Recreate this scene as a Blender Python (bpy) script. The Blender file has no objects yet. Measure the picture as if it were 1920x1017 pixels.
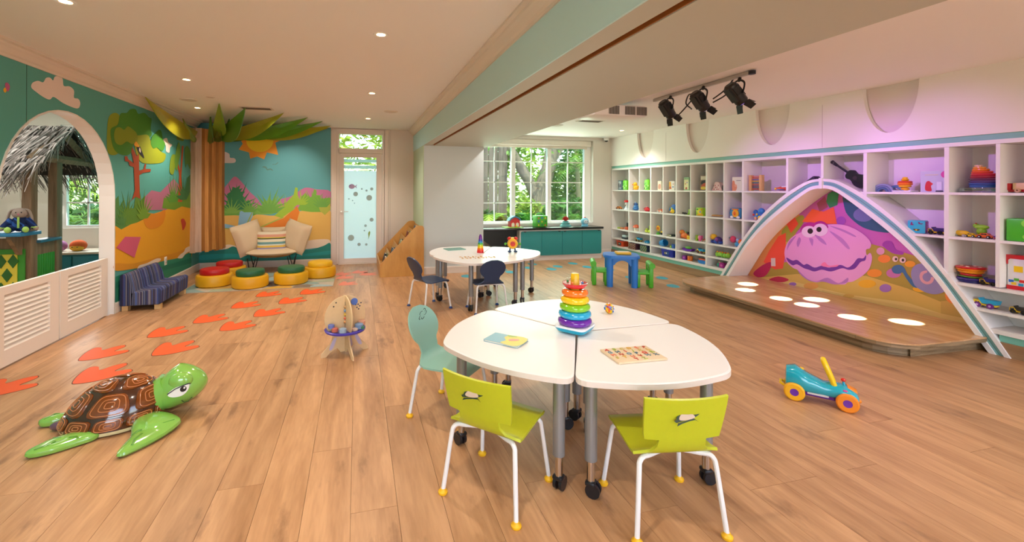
import bpy, bmesh, math, random
from math import sin, cos, pi, radians as R
from mathutils import Vector as V, Matrix as MX
from mathutils.geometry import tessellate_polygon
random.seed(7)
S = bpy.context.scene
COL = S.collection
# ------------------------------------------------------------------ camera
cd = bpy.data.cameras.new('camera'); cam = bpy.data.objects.new('camera', cd); COL.objects.link(cam)
cd.sensor_width = 36; cd.sensor_fit = 'HORIZONTAL'; cd.lens = 822/1920*36
cd.shift_x = (960-882)/1920; cd.shift_y = (353.8-508.5)/1920; cd.clip_start = .05; cd.clip_end = 200
TH, RO = .2524, .004
r_, u_, f_ = V((cos(TH), -sin(TH), 0)), V((0, 0, 1)), V((sin(TH), cos(TH), 0))
r2 = r_*cos(RO)+u_*sin(RO); u2 = u_*cos(RO)-r_*sin(RO)
m = MX.Identity(4)
for i in range(3): m[i][0], m[i][1], m[i][2] = r2[i], u2[i], -f_[i]
m.translation = V((0, 0, 1.4)); cam.matrix_world = m; S.camera = cam
# ------------------------------------------------------------------ exposure, sky, sun
vs = S.view_settings; vs.view_transform = 'Standard'; vs.look = 'None'; vs.gamma = 1; vs.exposure = 0.0
vs.use_curve_mapping = False
W = bpy.data.worlds.new('sky'); S.world = W; W.use_nodes = True
wn = W.node_tree.nodes; wl = W.node_tree.links
sk = wn.new('ShaderNodeTexSky'); sk.sky_type = 'NISHITA'; sk.sun_disc = False; sk.sun_elevation = R(55); sk.sun_rotation = R(200)
bg = wn['Background']; bg.inputs[1].default_value = .95; wl.new(sk.outputs[0], bg.inputs[0])
def light(name, kind, loc, aim, power, color=(1,1,1), **k):
    d = bpy.data.lights.new(name, kind); d.energy = power; d.color = color
    for a, b in k.items(): setattr(d, a, b)
    o = bpy.data.objects.new(name, d); COL.objects.link(o); o.location = loc
    o.rotation_euler = (V(aim)-V(loc)).to_track_quat('-Z', 'Y').to_euler(); return o
light('sun', 'SUN', (0,-10,20), (2.2, 0, 0), 6.5, (1,.95,.85), angle=.01)
WARM = (1,.89,.77); SOFT = (1,.94,.88)
# added fill lights behind the camera, set where invented windows would bring daylight
light('rear_fill_one', 'AREA', (-0.8,-2.42,1.45), (-0.6,3,1.0), 24, (1,.97,.94), shape='RECTANGLE', size=2.6, size_y=1.9)
light('rear_fill_two', 'AREA', (3.4,-2.42,1.45), (3.4,3,1.0), 24, (1,.95,.90), shape='RECTANGLE', size=2.6, size_y=1.9)
# daylight falling in through the garden window, the door glass and the side room's window
light('garden_daylight', 'AREA', (3.45,8.62,1.6), (3.3,4,.3), 60, (.88,1,.86), shape='RECTANGLE', size=2.4, size_y=1.5)
light('play_hut_daylight', 'AREA', (-4.2,7.5,1.6), (-4.2,4,.8), 45, (.97,1,.96), shape='RECTANGLE', size=1.2, size_y=1.4)
light('play_hut_fill', 'AREA', (-4.0,4.6,2.44), (-4.0,4.6,0), 45, (1,.98,.96), shape='RECTANGLE', size=1.6, size_y=2)  # added overhead fill to brighten the side room, no fixture there
# the downlights of the two ceilings
LEFT_DOWN = [(-1.68,3.12),(.16,3.2),(-1.69,5.05),(.16,5.2),(-2.14,6.8),(.16,7.12)]
HIDDEN_DOWN = [(-1.68,1.2),(.16,1.2),(-1.68,-.8),(.16,-.8)]
RIGHT_DOWN = [(4.757,7.19)]
RIGHT_HIDDEN = [(2.45,6.9),(2.45,4.6),(2.45,2.4),(4.6,1.0),(2.5,.2),(4.4,-1.2)]
for i,(x,y) in enumerate(LEFT_DOWN+HIDDEN_DOWN):
    light('downlight_lamp', 'SPOT', (x,y,2.455), (x,y,0), 72, WARM, spot_size=R(125), spot_blend=.8, shadow_soft_size=.035)
for i,(x,y) in enumerate(RIGHT_DOWN+RIGHT_HIDDEN):
    light('downlight_lamp', 'SPOT', (x,y,2.44), (x,y,0), 58, SOFT, spot_size=R(130), spot_blend=.8, shadow_soft_size=.035)
# a spotlight on the beach mural
light('mural_spot', 'SPOT', (-1.2,6.6,2.40), (-1.15,8.37,1.45), 95, (1,.93,.78), spot_size=R(48), spot_blend=.9, shadow_soft_size=.04)
# stage lanterns: violet wash and tight white pools on the stage
LAN = [(3.40,4.25,2.30),(3.385,3.745,2.295),(3.435,3.355,2.29)]
for p,a in zip(LAN, [(5.4,4.6,1.35),(5.4,3.7,1.5),(5.4,2.9,1.5)]):
    light('stage_lantern_violet', 'SPOT', (p[0]+.22,p[1],p[2]-.12), a, 62, (.62,.26,1), spot_size=R(62), spot_blend=.9, shadow_soft_size=.03)
for k,a in enumerate([(5.087,4.775),(4.757,4.504),(4.794,4.052),(5.149,3.916),(4.806,3.759),(4.788,3.289),(5.124,3.044)]):
    p = LAN[[0,0,1,1,1,2,2][k]]
    light('stage_pool_light', 'SPOT', (p[0]+.22,p[1],p[2]-.13), (a[0],a[1],.13), 4200, (1,.94,.95), spot_size=R(5.2), spot_blend=.25, shadow_soft_size=.01)

# ------------------------------------------------------------------ materials
def lin(c):
    if isinstance(c, str):
        c = [int(c[i:i+2],16)/255 for i in (1,3,5)]
    return tuple((x/12.92 if x <= .04045 else ((x+.055)/1.055)**2.4) for x in c)+(1,)
MATS = {}
def M(col, rough=.5, metal=0, coat=0, emit=0, spec=.5, trans=0, noise=0, nscale=30, bump=0):
    key = (col, rough, metal, coat, emit, spec, trans, noise, nscale, bump)
    if key in MATS: return MATS[key]
    mt = bpy.data.materials.new('paint_'+str(len(MATS))); mt.use_nodes = True
    n = mt.node_tree.nodes; l = mt.node_tree.links; p = n['Principled BSDF']
    p.inputs['Base Color'].default_value = lin(col); p.inputs['Roughness'].default_value = rough
    p.inputs['Metallic'].default_value = metal; p.inputs['Coat Weight'].default_value = coat
    p.inputs['Coat Roughness'].default_value = .08
    p.inputs['Specular IOR Level'].default_value = spec; p.inputs['Transmission Weight'].default_value = trans
    if emit: p.inputs['Emission Color'].default_value = lin(col); p.inputs['Emission Strength'].default_value = emit
    if noise or bump:
        tc = n.new('ShaderNodeTexCoord'); nz = n.new('ShaderNodeTexNoise'); nz.inputs['Scale'].default_value = nscale; nz.inputs['Detail'].default_value = 4
        l.new(tc.outputs['Object'], nz.inputs[0])
        if noise:
            mr = n.new('ShaderNodeMapRange'); mr.inputs[3].default_value = 1-noise; mr.inputs[4].default_value = 1+noise
            l.new(nz.outputs[0], mr.inputs[0])
            mx = n.new('ShaderNodeMix'); mx.data_type = 'RGBA'; mx.blend_type = 'MULTIPLY'; mx.inputs[0].default_value = 1
            mx.inputs[6].default_value = lin(col); l.new(mr.outputs[0], mx.inputs[7]); l.new(mx.outputs[2], p.inputs['Base Color'])
        if bump:
            b = n.new('ShaderNodeBump'); b.inputs['Strength'].default_value = bump; b.inputs['Distance'].default_value = .01
            l.new(nz.outputs[0], b.inputs['Height']); l.new(b.outputs[0], p.inputs['Normal'])
    MATS[key] = mt; return mt
def wood(c1, c2, rough=.4, scale=(9,1.1,9), knots=None, per_object=.12, coat=0):
    """streaky timber; the grain runs along the object's own Y axis (scale picks the axis)."""
    mt = bpy.data.materials.new('timber'); mt.use_nodes = True
    n = mt.node_tree.nodes; l = mt.node_tree.links; p = n['Principled BSDF']; p.inputs['Roughness'].default_value = rough
    p.inputs['Coat Weight'].default_value = coat
    tc = n.new('ShaderNodeTexCoord'); oi = n.new('ShaderNodeObjectInfo')
    mp = n.new('ShaderNodeMapping'); mp.inputs['Scale'].default_value = scale
    cx = n.new('ShaderNodeCombineXYZ'); mu = n.new('ShaderNodeMath'); mu.operation = 'MULTIPLY'; mu.inputs[1].default_value = 40
    l.new(oi.outputs['Random'], mu.inputs[0])
    for i in range(3): l.new(mu.outputs[0], cx.inputs[i])
    l.new(tc.outputs['Object'], mp.inputs['Vector']); l.new(cx.outputs[0], mp.inputs['Location'])
    n1 = n.new('ShaderNodeTexNoise'); n1.inputs['Scale'].default_value = 1.3; n1.inputs['Detail'].default_value = 5; n1.inputs['Distortion'].default_value = .6
    n2 = n.new('ShaderNodeTexNoise'); n2.inputs['Scale'].default_value = 9; n2.inputs['Detail'].default_value = 3
    l.new(mp.outputs[0], n1.inputs[0]); l.new(mp.outputs[0], n2.inputs[0])
    ad = n.new('ShaderNodeMath'); ad.operation = 'MULTIPLY_ADD'; ad.inputs[1].default_value = .35
    l.new(n2.outputs[0], ad.inputs[0]); l.new(n1.outputs[0], ad.inputs[2])
    cr = n.new('ShaderNodeValToRGB'); cr.color_ramp.elements[0].position = .42; cr.color_ramp.elements[1].position = .86
    cr.color_ramp.elements[0].color = lin(c2); cr.color_ramp.elements[1].color = lin(c1)
    l.new(ad.outputs[0], cr.inputs[0]); last = cr.outputs[0]
    if knots:
        m2 = n.new('ShaderNodeMapping'); m2.inputs['Scale'].default_value = (scale[0]*.55, scale[1]*1.5, scale[2]*.55)
        l.new(tc.outputs['Object'], m2.inputs['Vector']); l.new(cx.outputs[0], m2.inputs['Location'])
        kn = n.new('ShaderNodeTexNoise'); kn.inputs['Scale'].default_value = 1.6; kn.inputs['Detail'].default_value = 6; kn.inputs['Roughness'].default_value = .6
        l.new(m2.outputs[0], kn.inputs[0])
        k2 = n.new('ShaderNodeValToRGB'); k2.color_ramp.elements[0].position = .60; k2.color_ramp.elements[1].position = .72
        l.new(kn.outputs[0], k2.inputs[0])
        mk = n.new('ShaderNodeMix'); mk.data_type = 'RGBA'; mk.inputs[7].default_value = lin(knots)
        ml = n.new('ShaderNodeMath'); ml.operation = 'MULTIPLY'; ml.inputs[1].default_value = .6; l.new(k2.outputs[0], ml.inputs[0])
        l.new(ml.outputs[0], mk.inputs[0]); l.new(last, mk.inputs[6]); last = mk.outputs[2]
    hv = n.new('ShaderNodeHueSaturation'); mr = n.new('ShaderNodeMapRange'); mr.inputs[3].default_value = 1-per_object; mr.inputs[4].default_value = 1+per_object
    l.new(oi.outputs['Random'], mr.inputs[0]); l.new(mr.outputs[0], hv.inputs['Value']); l.new(last, hv.inputs['Color'])
    l.new(hv.outputs[0], p.inputs['Base Color'])
    bp = n.new('ShaderNodeBump'); bp.inputs['Strength'].default_value = .12; bp.inputs['Distance'].default_value = .004
    l.new(n2.outputs[0], bp.inputs['Height']); l.new(bp.outputs[0], p.inputs['Normal'])
    return mt
def stripes(cols, freq, axis=(1,1,0), rough=.85):
    """woven stripes: a constant colour ramp looked up by white noise of the stripe number."""
    mt = bpy.data.materials.new('striped_cloth'); mt.use_nodes = True
    n = mt.node_tree.nodes; l = mt.node_tree.links; p = n['Principled BSDF']; p.inputs['Roughness'].default_value = rough
    p.inputs['Specular IOR Level'].default_value = .2
    tc = n.new('ShaderNodeTexCoord'); d = n.new('ShaderNodeVectorMath'); d.operation = 'DOT_PRODUCT'; d.inputs[1].default_value = [a*freq for a in axis]
    l.new(tc.outputs['Object'], d.inputs[0]); fl = n.new('ShaderNodeMath'); fl.operation = 'FLOOR'; l.new(d.outputs['Value'], fl.inputs[0])
    wnz = n.new('ShaderNodeTexWhiteNoise'); wnz.noise_dimensions = '1D'; l.new(fl.outputs[0], wnz.inputs['W'])
    cr = n.new('ShaderNodeValToRGB'); cr.color_ramp.interpolation = 'CONSTANT'; e = cr.color_ramp.elements
    while len(e) < len(cols): e.new(.5)
    for i, c in enumerate(cols): e[i].position = i/len(cols); e[i].color = lin(c)
    l.new(wnz.outputs[0], cr.inputs[0]); l.new(cr.outputs[0], p.inputs['Base Color']); return mt
def mix_glass(name, tint, clear=.9, rough=0.0):
    mt = bpy.data.materials.new(name); mt.use_nodes = True
    n = mt.node_tree.nodes; l = mt.node_tree.links; n.remove(n['Principled BSDF'])
    t = n.new('ShaderNodeBsdfTransparent'); t.inputs[0].default_value = lin(tint); g = n.new('ShaderNodeBsdfGlossy'); g.inputs['Roughness'].default_value = rough
    mx = n.new('ShaderNodeMixShader'); mx.inputs[0].default_value = 1-clear
    l.new(t.outputs[0], mx.inputs[1]); l.new(g.outputs[0], mx.inputs[2]); l.new(mx.outputs[0], n['Material Output'].inputs[0]); return mt
def frosted(name, tint):
    mt = bpy.data.materials.new(name); mt.use_nodes = True
    n = mt.node_tree.nodes; l = mt.node_tree.links; n.remove(n['Principled BSDF'])
    t = n.new('ShaderNodeBsdfTranslucent'); t.inputs[0].default_value = lin(tint); d = n.new('ShaderNodeBsdfDiffuse'); d.inputs[0].default_value = lin(tint)
    mx = n.new('ShaderNodeMixShader'); mx.inputs[0].default_value = .25
    l.new(t.outputs[0], mx.inputs[1]); l.new(d.outputs[0], mx.inputs[2]); l.new(mx.outputs[0], n['Material Output'].inputs[0]); return mt
# ------------------------------------------------------------------ mesh builder
class B:
    def __init__(s, T=None): s.v=[]; s.f=[]; s.mi=[]; s.sm=[]; s.mats=[]; s.cur=None; s.T=T
    def use(s, m): s.cur = m; return s
    def add(s, vs, fs, sm=False):
        o = len(s.v); T = s.T
        s.v += [tuple(T @ V(p)) for p in vs] if T else [tuple(p) for p in vs]
        if s.cur not in s.mats: s.mats.append(s.cur)
        k = s.mats.index(s.cur)
        for f in fs: s.f.append([i+o for i in f]); s.mi.append(k); s.sm.append(sm)
        return s
    def box(s, c, d, rz=0, bev=0, seg=2, rot=None):
        bm = bmesh.new(); bmesh.ops.create_cube(bm, size=1)
        for v in bm.verts: v.co = V((v.co.x*d[0], v.co.y*d[1], v.co.z*d[2]))
        if bev: bmesh.ops.bevel(bm, geom=bm.edges[:], offset=min(bev, min(d)*.49), segments=seg, profile=.5, affect='EDGES')
        Q = MX.Translation(c) @ (rot.to_4x4() if rot else MX.Rotation(rz, 4, 'Z'))
        bm.verts.index_update()
        s.add([Q @ v.co for v in bm.verts], [[v.index for v in f.verts] for f in bm.faces], bev > 0 and seg > 1); bm.free(); return s
    def lathe(s, prof, n=20, c=(0,0,0), sm=True, sx=1, sy=1):
        vs=[]; fs=[]; c=V(c)
        for r,z in prof:
            for k in range(n): a=2*pi*k/n; vs.append(c+V((r*cos(a)*sx, r*sin(a)*sy, z)))
        for i in range(len(prof)-1):
            for k in range(n): fs.append([i*n+k, i*n+(k+1)%n, (i+1)*n+(k+1)%n, (i+1)*n+k])
        if prof[0][0] > 1e-6 and abs(prof[0][0]-prof[-1][0]) < 1e-6:
            for k in range(n): o=(len(prof)-1)*n; fs.append([o+k, o+(k+1)%n, (k+1)%n, k])
            return s.add(vs, fs, sm)
        if prof[0][0] > 1e-6: fs.append(list(range(n))[::-1])
        if prof[-1][0] > 1e-6: fs.append([ (len(prof)-1)*n+k for k in range(n)])
        return s.add(vs, fs, sm)
    def cyl(s, p0, p1, r0, r1=None, n=14, sm=True): return s.tube([p0,p1], [r0, r1 if r1 is not None else r0], n, sm)
    def tube(s, pts, r, n=10, sm=True, closed=False, flat=1):
        pts=[V(p) for p in pts]; N=len(pts); rs = r if isinstance(r,(list,tuple)) else [r]*N
        vs=[]; fs=[]; up=None
        for i,p in enumerate(pts):
            if closed: t=(pts[(i+1)%N]-pts[i-1])
            else: t = pts[min(i+1,N-1)]-pts[max(i-1,0)]
            t.normalize()
            if up is None:
                up = V((0,0,1)) if abs(t.z) < .9 else V((1,0,0))
            x = up.cross(t).normalized(); up = t.cross(x).normalized()
            for k in range(n): a=2*pi*k/n; vs.append(p+(x*cos(a)+up*sin(a)*flat)*rs[i])
        M_ = N if closed else N-1
        for i in range(M_):
            j=(i+1)%N
            for k in range(n): fs.append([i*n+k, i*n+(k+1)%n, j*n+(k+1)%n, j*n+k])
        if not closed: fs.append(list(range(n))[::-1]); fs.append([(N-1)*n+k for k in range(n)])
        return s.add(vs, fs, sm)
    def ell(s, c, r, n=16, m=9, rot=None, f=None):
        vs=[]; fs=[]; c=V(c)
        if not isinstance(r,(tuple,list)): r=(r,r,r)
        for i in range(m+1):
            ph=-pi/2+pi*i/m
            for k in range(n):
                a=2*pi*k/n; p=V((r[0]*cos(ph)*cos(a), r[1]*cos(ph)*sin(a), r[2]*sin(ph)))
                if f: p=f(p)
                if rot: p=rot @ p
                vs.append(c+p)
        for i in range(m):
            for k in range(n): fs.append([i*n+k, i*n+(k+1)%n, (i+1)*n+(k+1)%n, (i+1)*n+k])
        return s.add(vs, fs, True)
    def torus(s, c, Rr, r, n=24, m=10, flat=1, axis=None):
        vs=[]; fs=[]; c=V(c)
        for i in range(n):
            a=2*pi*i/n
            for k in range(m):
                b=2*pi*k/m; p=V(((Rr+r*cos(b))*cos(a), (Rr+r*cos(b))*sin(a), r*sin(b)*flat))
                if axis: p = axis @ p
                vs.append(c+p)
        for i in range(n):
            for k in range(m): fs.append([i*m+k, ((i+1)%n)*m+k, ((i+1)%n)*m+(k+1)%m, i*m+(k+1)%m])
        return s.add(vs, fs, True)
    def plate(s, poly, t, O=(0,0,0), U=(1,0,0), Vv=(0,1,0), N=(0,0,1), holes=(), z0=0):
        """a flat sheet cut to an outline: thickness t along N above the plane, with real edges."""
        O,U,Vv,N=V(O),V(U),V(Vv),V(N); loops=[list(poly)]+[list(h) for h in holes]
        P3=[[V((a,b,0)) for a,b in L] for L in loops]; tri=tessellate_polygon(P3)
        flat=[p for L in loops for p in L]; k=len(flat)
        vs=[O+U*a+Vv*b+N*(z0+t) for a,b in flat]+[O+U*a+Vv*b+N*z0 for a,b in flat]
        fs=[list(f) for f in tri]+[[i+k for i in f][::-1] for f in tri]; o=0
        for L in loops:
            n=len(L)
            for i in range(n): j=(i+1)%n; fs.append([o+i,o+j,o+j+k,o+i+k])
            o+=n
        bm=bmesh.new(); bv=[bm.verts.new(v) for v in vs]
        for f in fs:
            if len(set(f)) > 2:
                try: bm.faces.new([bv[i] for i in f])
                except ValueError: pass
        bmesh.ops.recalc_face_normals(bm, faces=bm.faces[:]); bm.verts.index_update()
        s.add([v.co.copy() for v in bm.verts], [[v.index for v in f.verts] for f in bm.faces]); bm.free(); return s
    def build(s, name, parent=None, mat=None, ang=40, link=True):
        me=bpy.data.meshes.new(name); me.from_pydata([tuple(v) for v in s.v], [], s.f)
        for mm in s.mats: me.materials.append(mm if mm else mat)
        me.polygons.foreach_set('material_index', s.mi); me.polygons.foreach_set('use_smooth', s.sm)
        if any(s.sm): me.set_sharp_from_angle(angle=R(ang))
        me.update(); o=bpy.data.objects.new(name, me)
        if link: COL.objects.link(o)
        if parent: o.parent=parent
        return o
def spl(pts, n=5, closed=True):
    out=[]; N=len(pts); pts=[V(p) for p in pts]
    for i in range(N if closed else N-1):
        if closed: a,b,c,d=pts[i-1],pts[i],pts[(i+1)%N],pts[(i+2)%N]
        else: a,b,c,d=pts[max(i-1,0)],pts[i],pts[i+1],pts[min(i+2,N-1)]
        for k in range(n):
            t=k/n; out.append(tuple(.5*((2*b)+(-a+c)*t+(2*a-5*b+4*c-d)*t*t+(-a+3*b-3*c+d)*t**3)))
    if not closed: out.append(tuple(pts[-1]))
    return out
def rrect(w, h, r, n=5, cx=0, cy=0):
    o=[]
    for sx,sy,a0 in ((1,1,0),(-1,1,90),(-1,-1,180),(1,-1,270)):
        for k in range(n+1):
            a=R(a0+90*k/n); o.append((cx+sx*(w/2-r)+r*cos(a), cy+sy*(h/2-r)+r*sin(a)))
    return o
def circle(r, n=20, cx=0, cy=0, ry=None): return [(cx+r*cos(2*pi*k/n), cy+(ry or r)*sin(2*pi*k/n)) for k in range(n)]
def tag(o, label, cat, group=None, kind=None):
    o['label']=label; o['category']=cat
    if group: o['group']=group
    if kind: o['kind']=kind
    return o
def thing(name, label, cat, loc=(0,0,0), rz=0, group=None):
    o=bpy.data.objects.new(name, None); COL.objects.link(o); o.location=loc; o.rotation_euler=(0,0,rz); o.empty_display_size=.1
    return tag(o,label,cat,group)
def struct(b, name, label=None, cat=None, mat=None):
    o=b.build(name, mat=mat); o['kind']='structure'
    o['label']=label or name.replace('_',' '); o['category']=cat or name.split('_')[0]; return o
def dup(root, loc, rz, label, group=None):
    def cp(o, par):
        c=o.copy(); COL.objects.link(c)
        if par: c.parent=par
        for ch in o.children: cp(ch, c)
        return c
    r=cp(root, None); r.location=loc; r.rotation_euler=(0,0,rz); r['label']=label
    if group: r['group']=group
    return r
def text(s, size, depth=.001):
    cu=bpy.data.curves.new('lettering','FONT'); cu.body=s; cu.size=size; cu.extrude=depth; cu.align_x='CENTER'; cu.align_y='CENTER'; cu.resolution_u=3
    o=bpy.data.objects.new('lettering',cu); COL.objects.link(o); dg=bpy.context.evaluated_depsgraph_get()
    me=bpy.data.meshes.new_from_object(o.evaluated_get(dg)); bpy.data.objects.remove(o)
    vs=[v.co.copy() for v in me.vertices]; fs=[list(p.vertices) for p in me.polygons]; bpy.data.meshes.remove(me); return vs, fs
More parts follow.
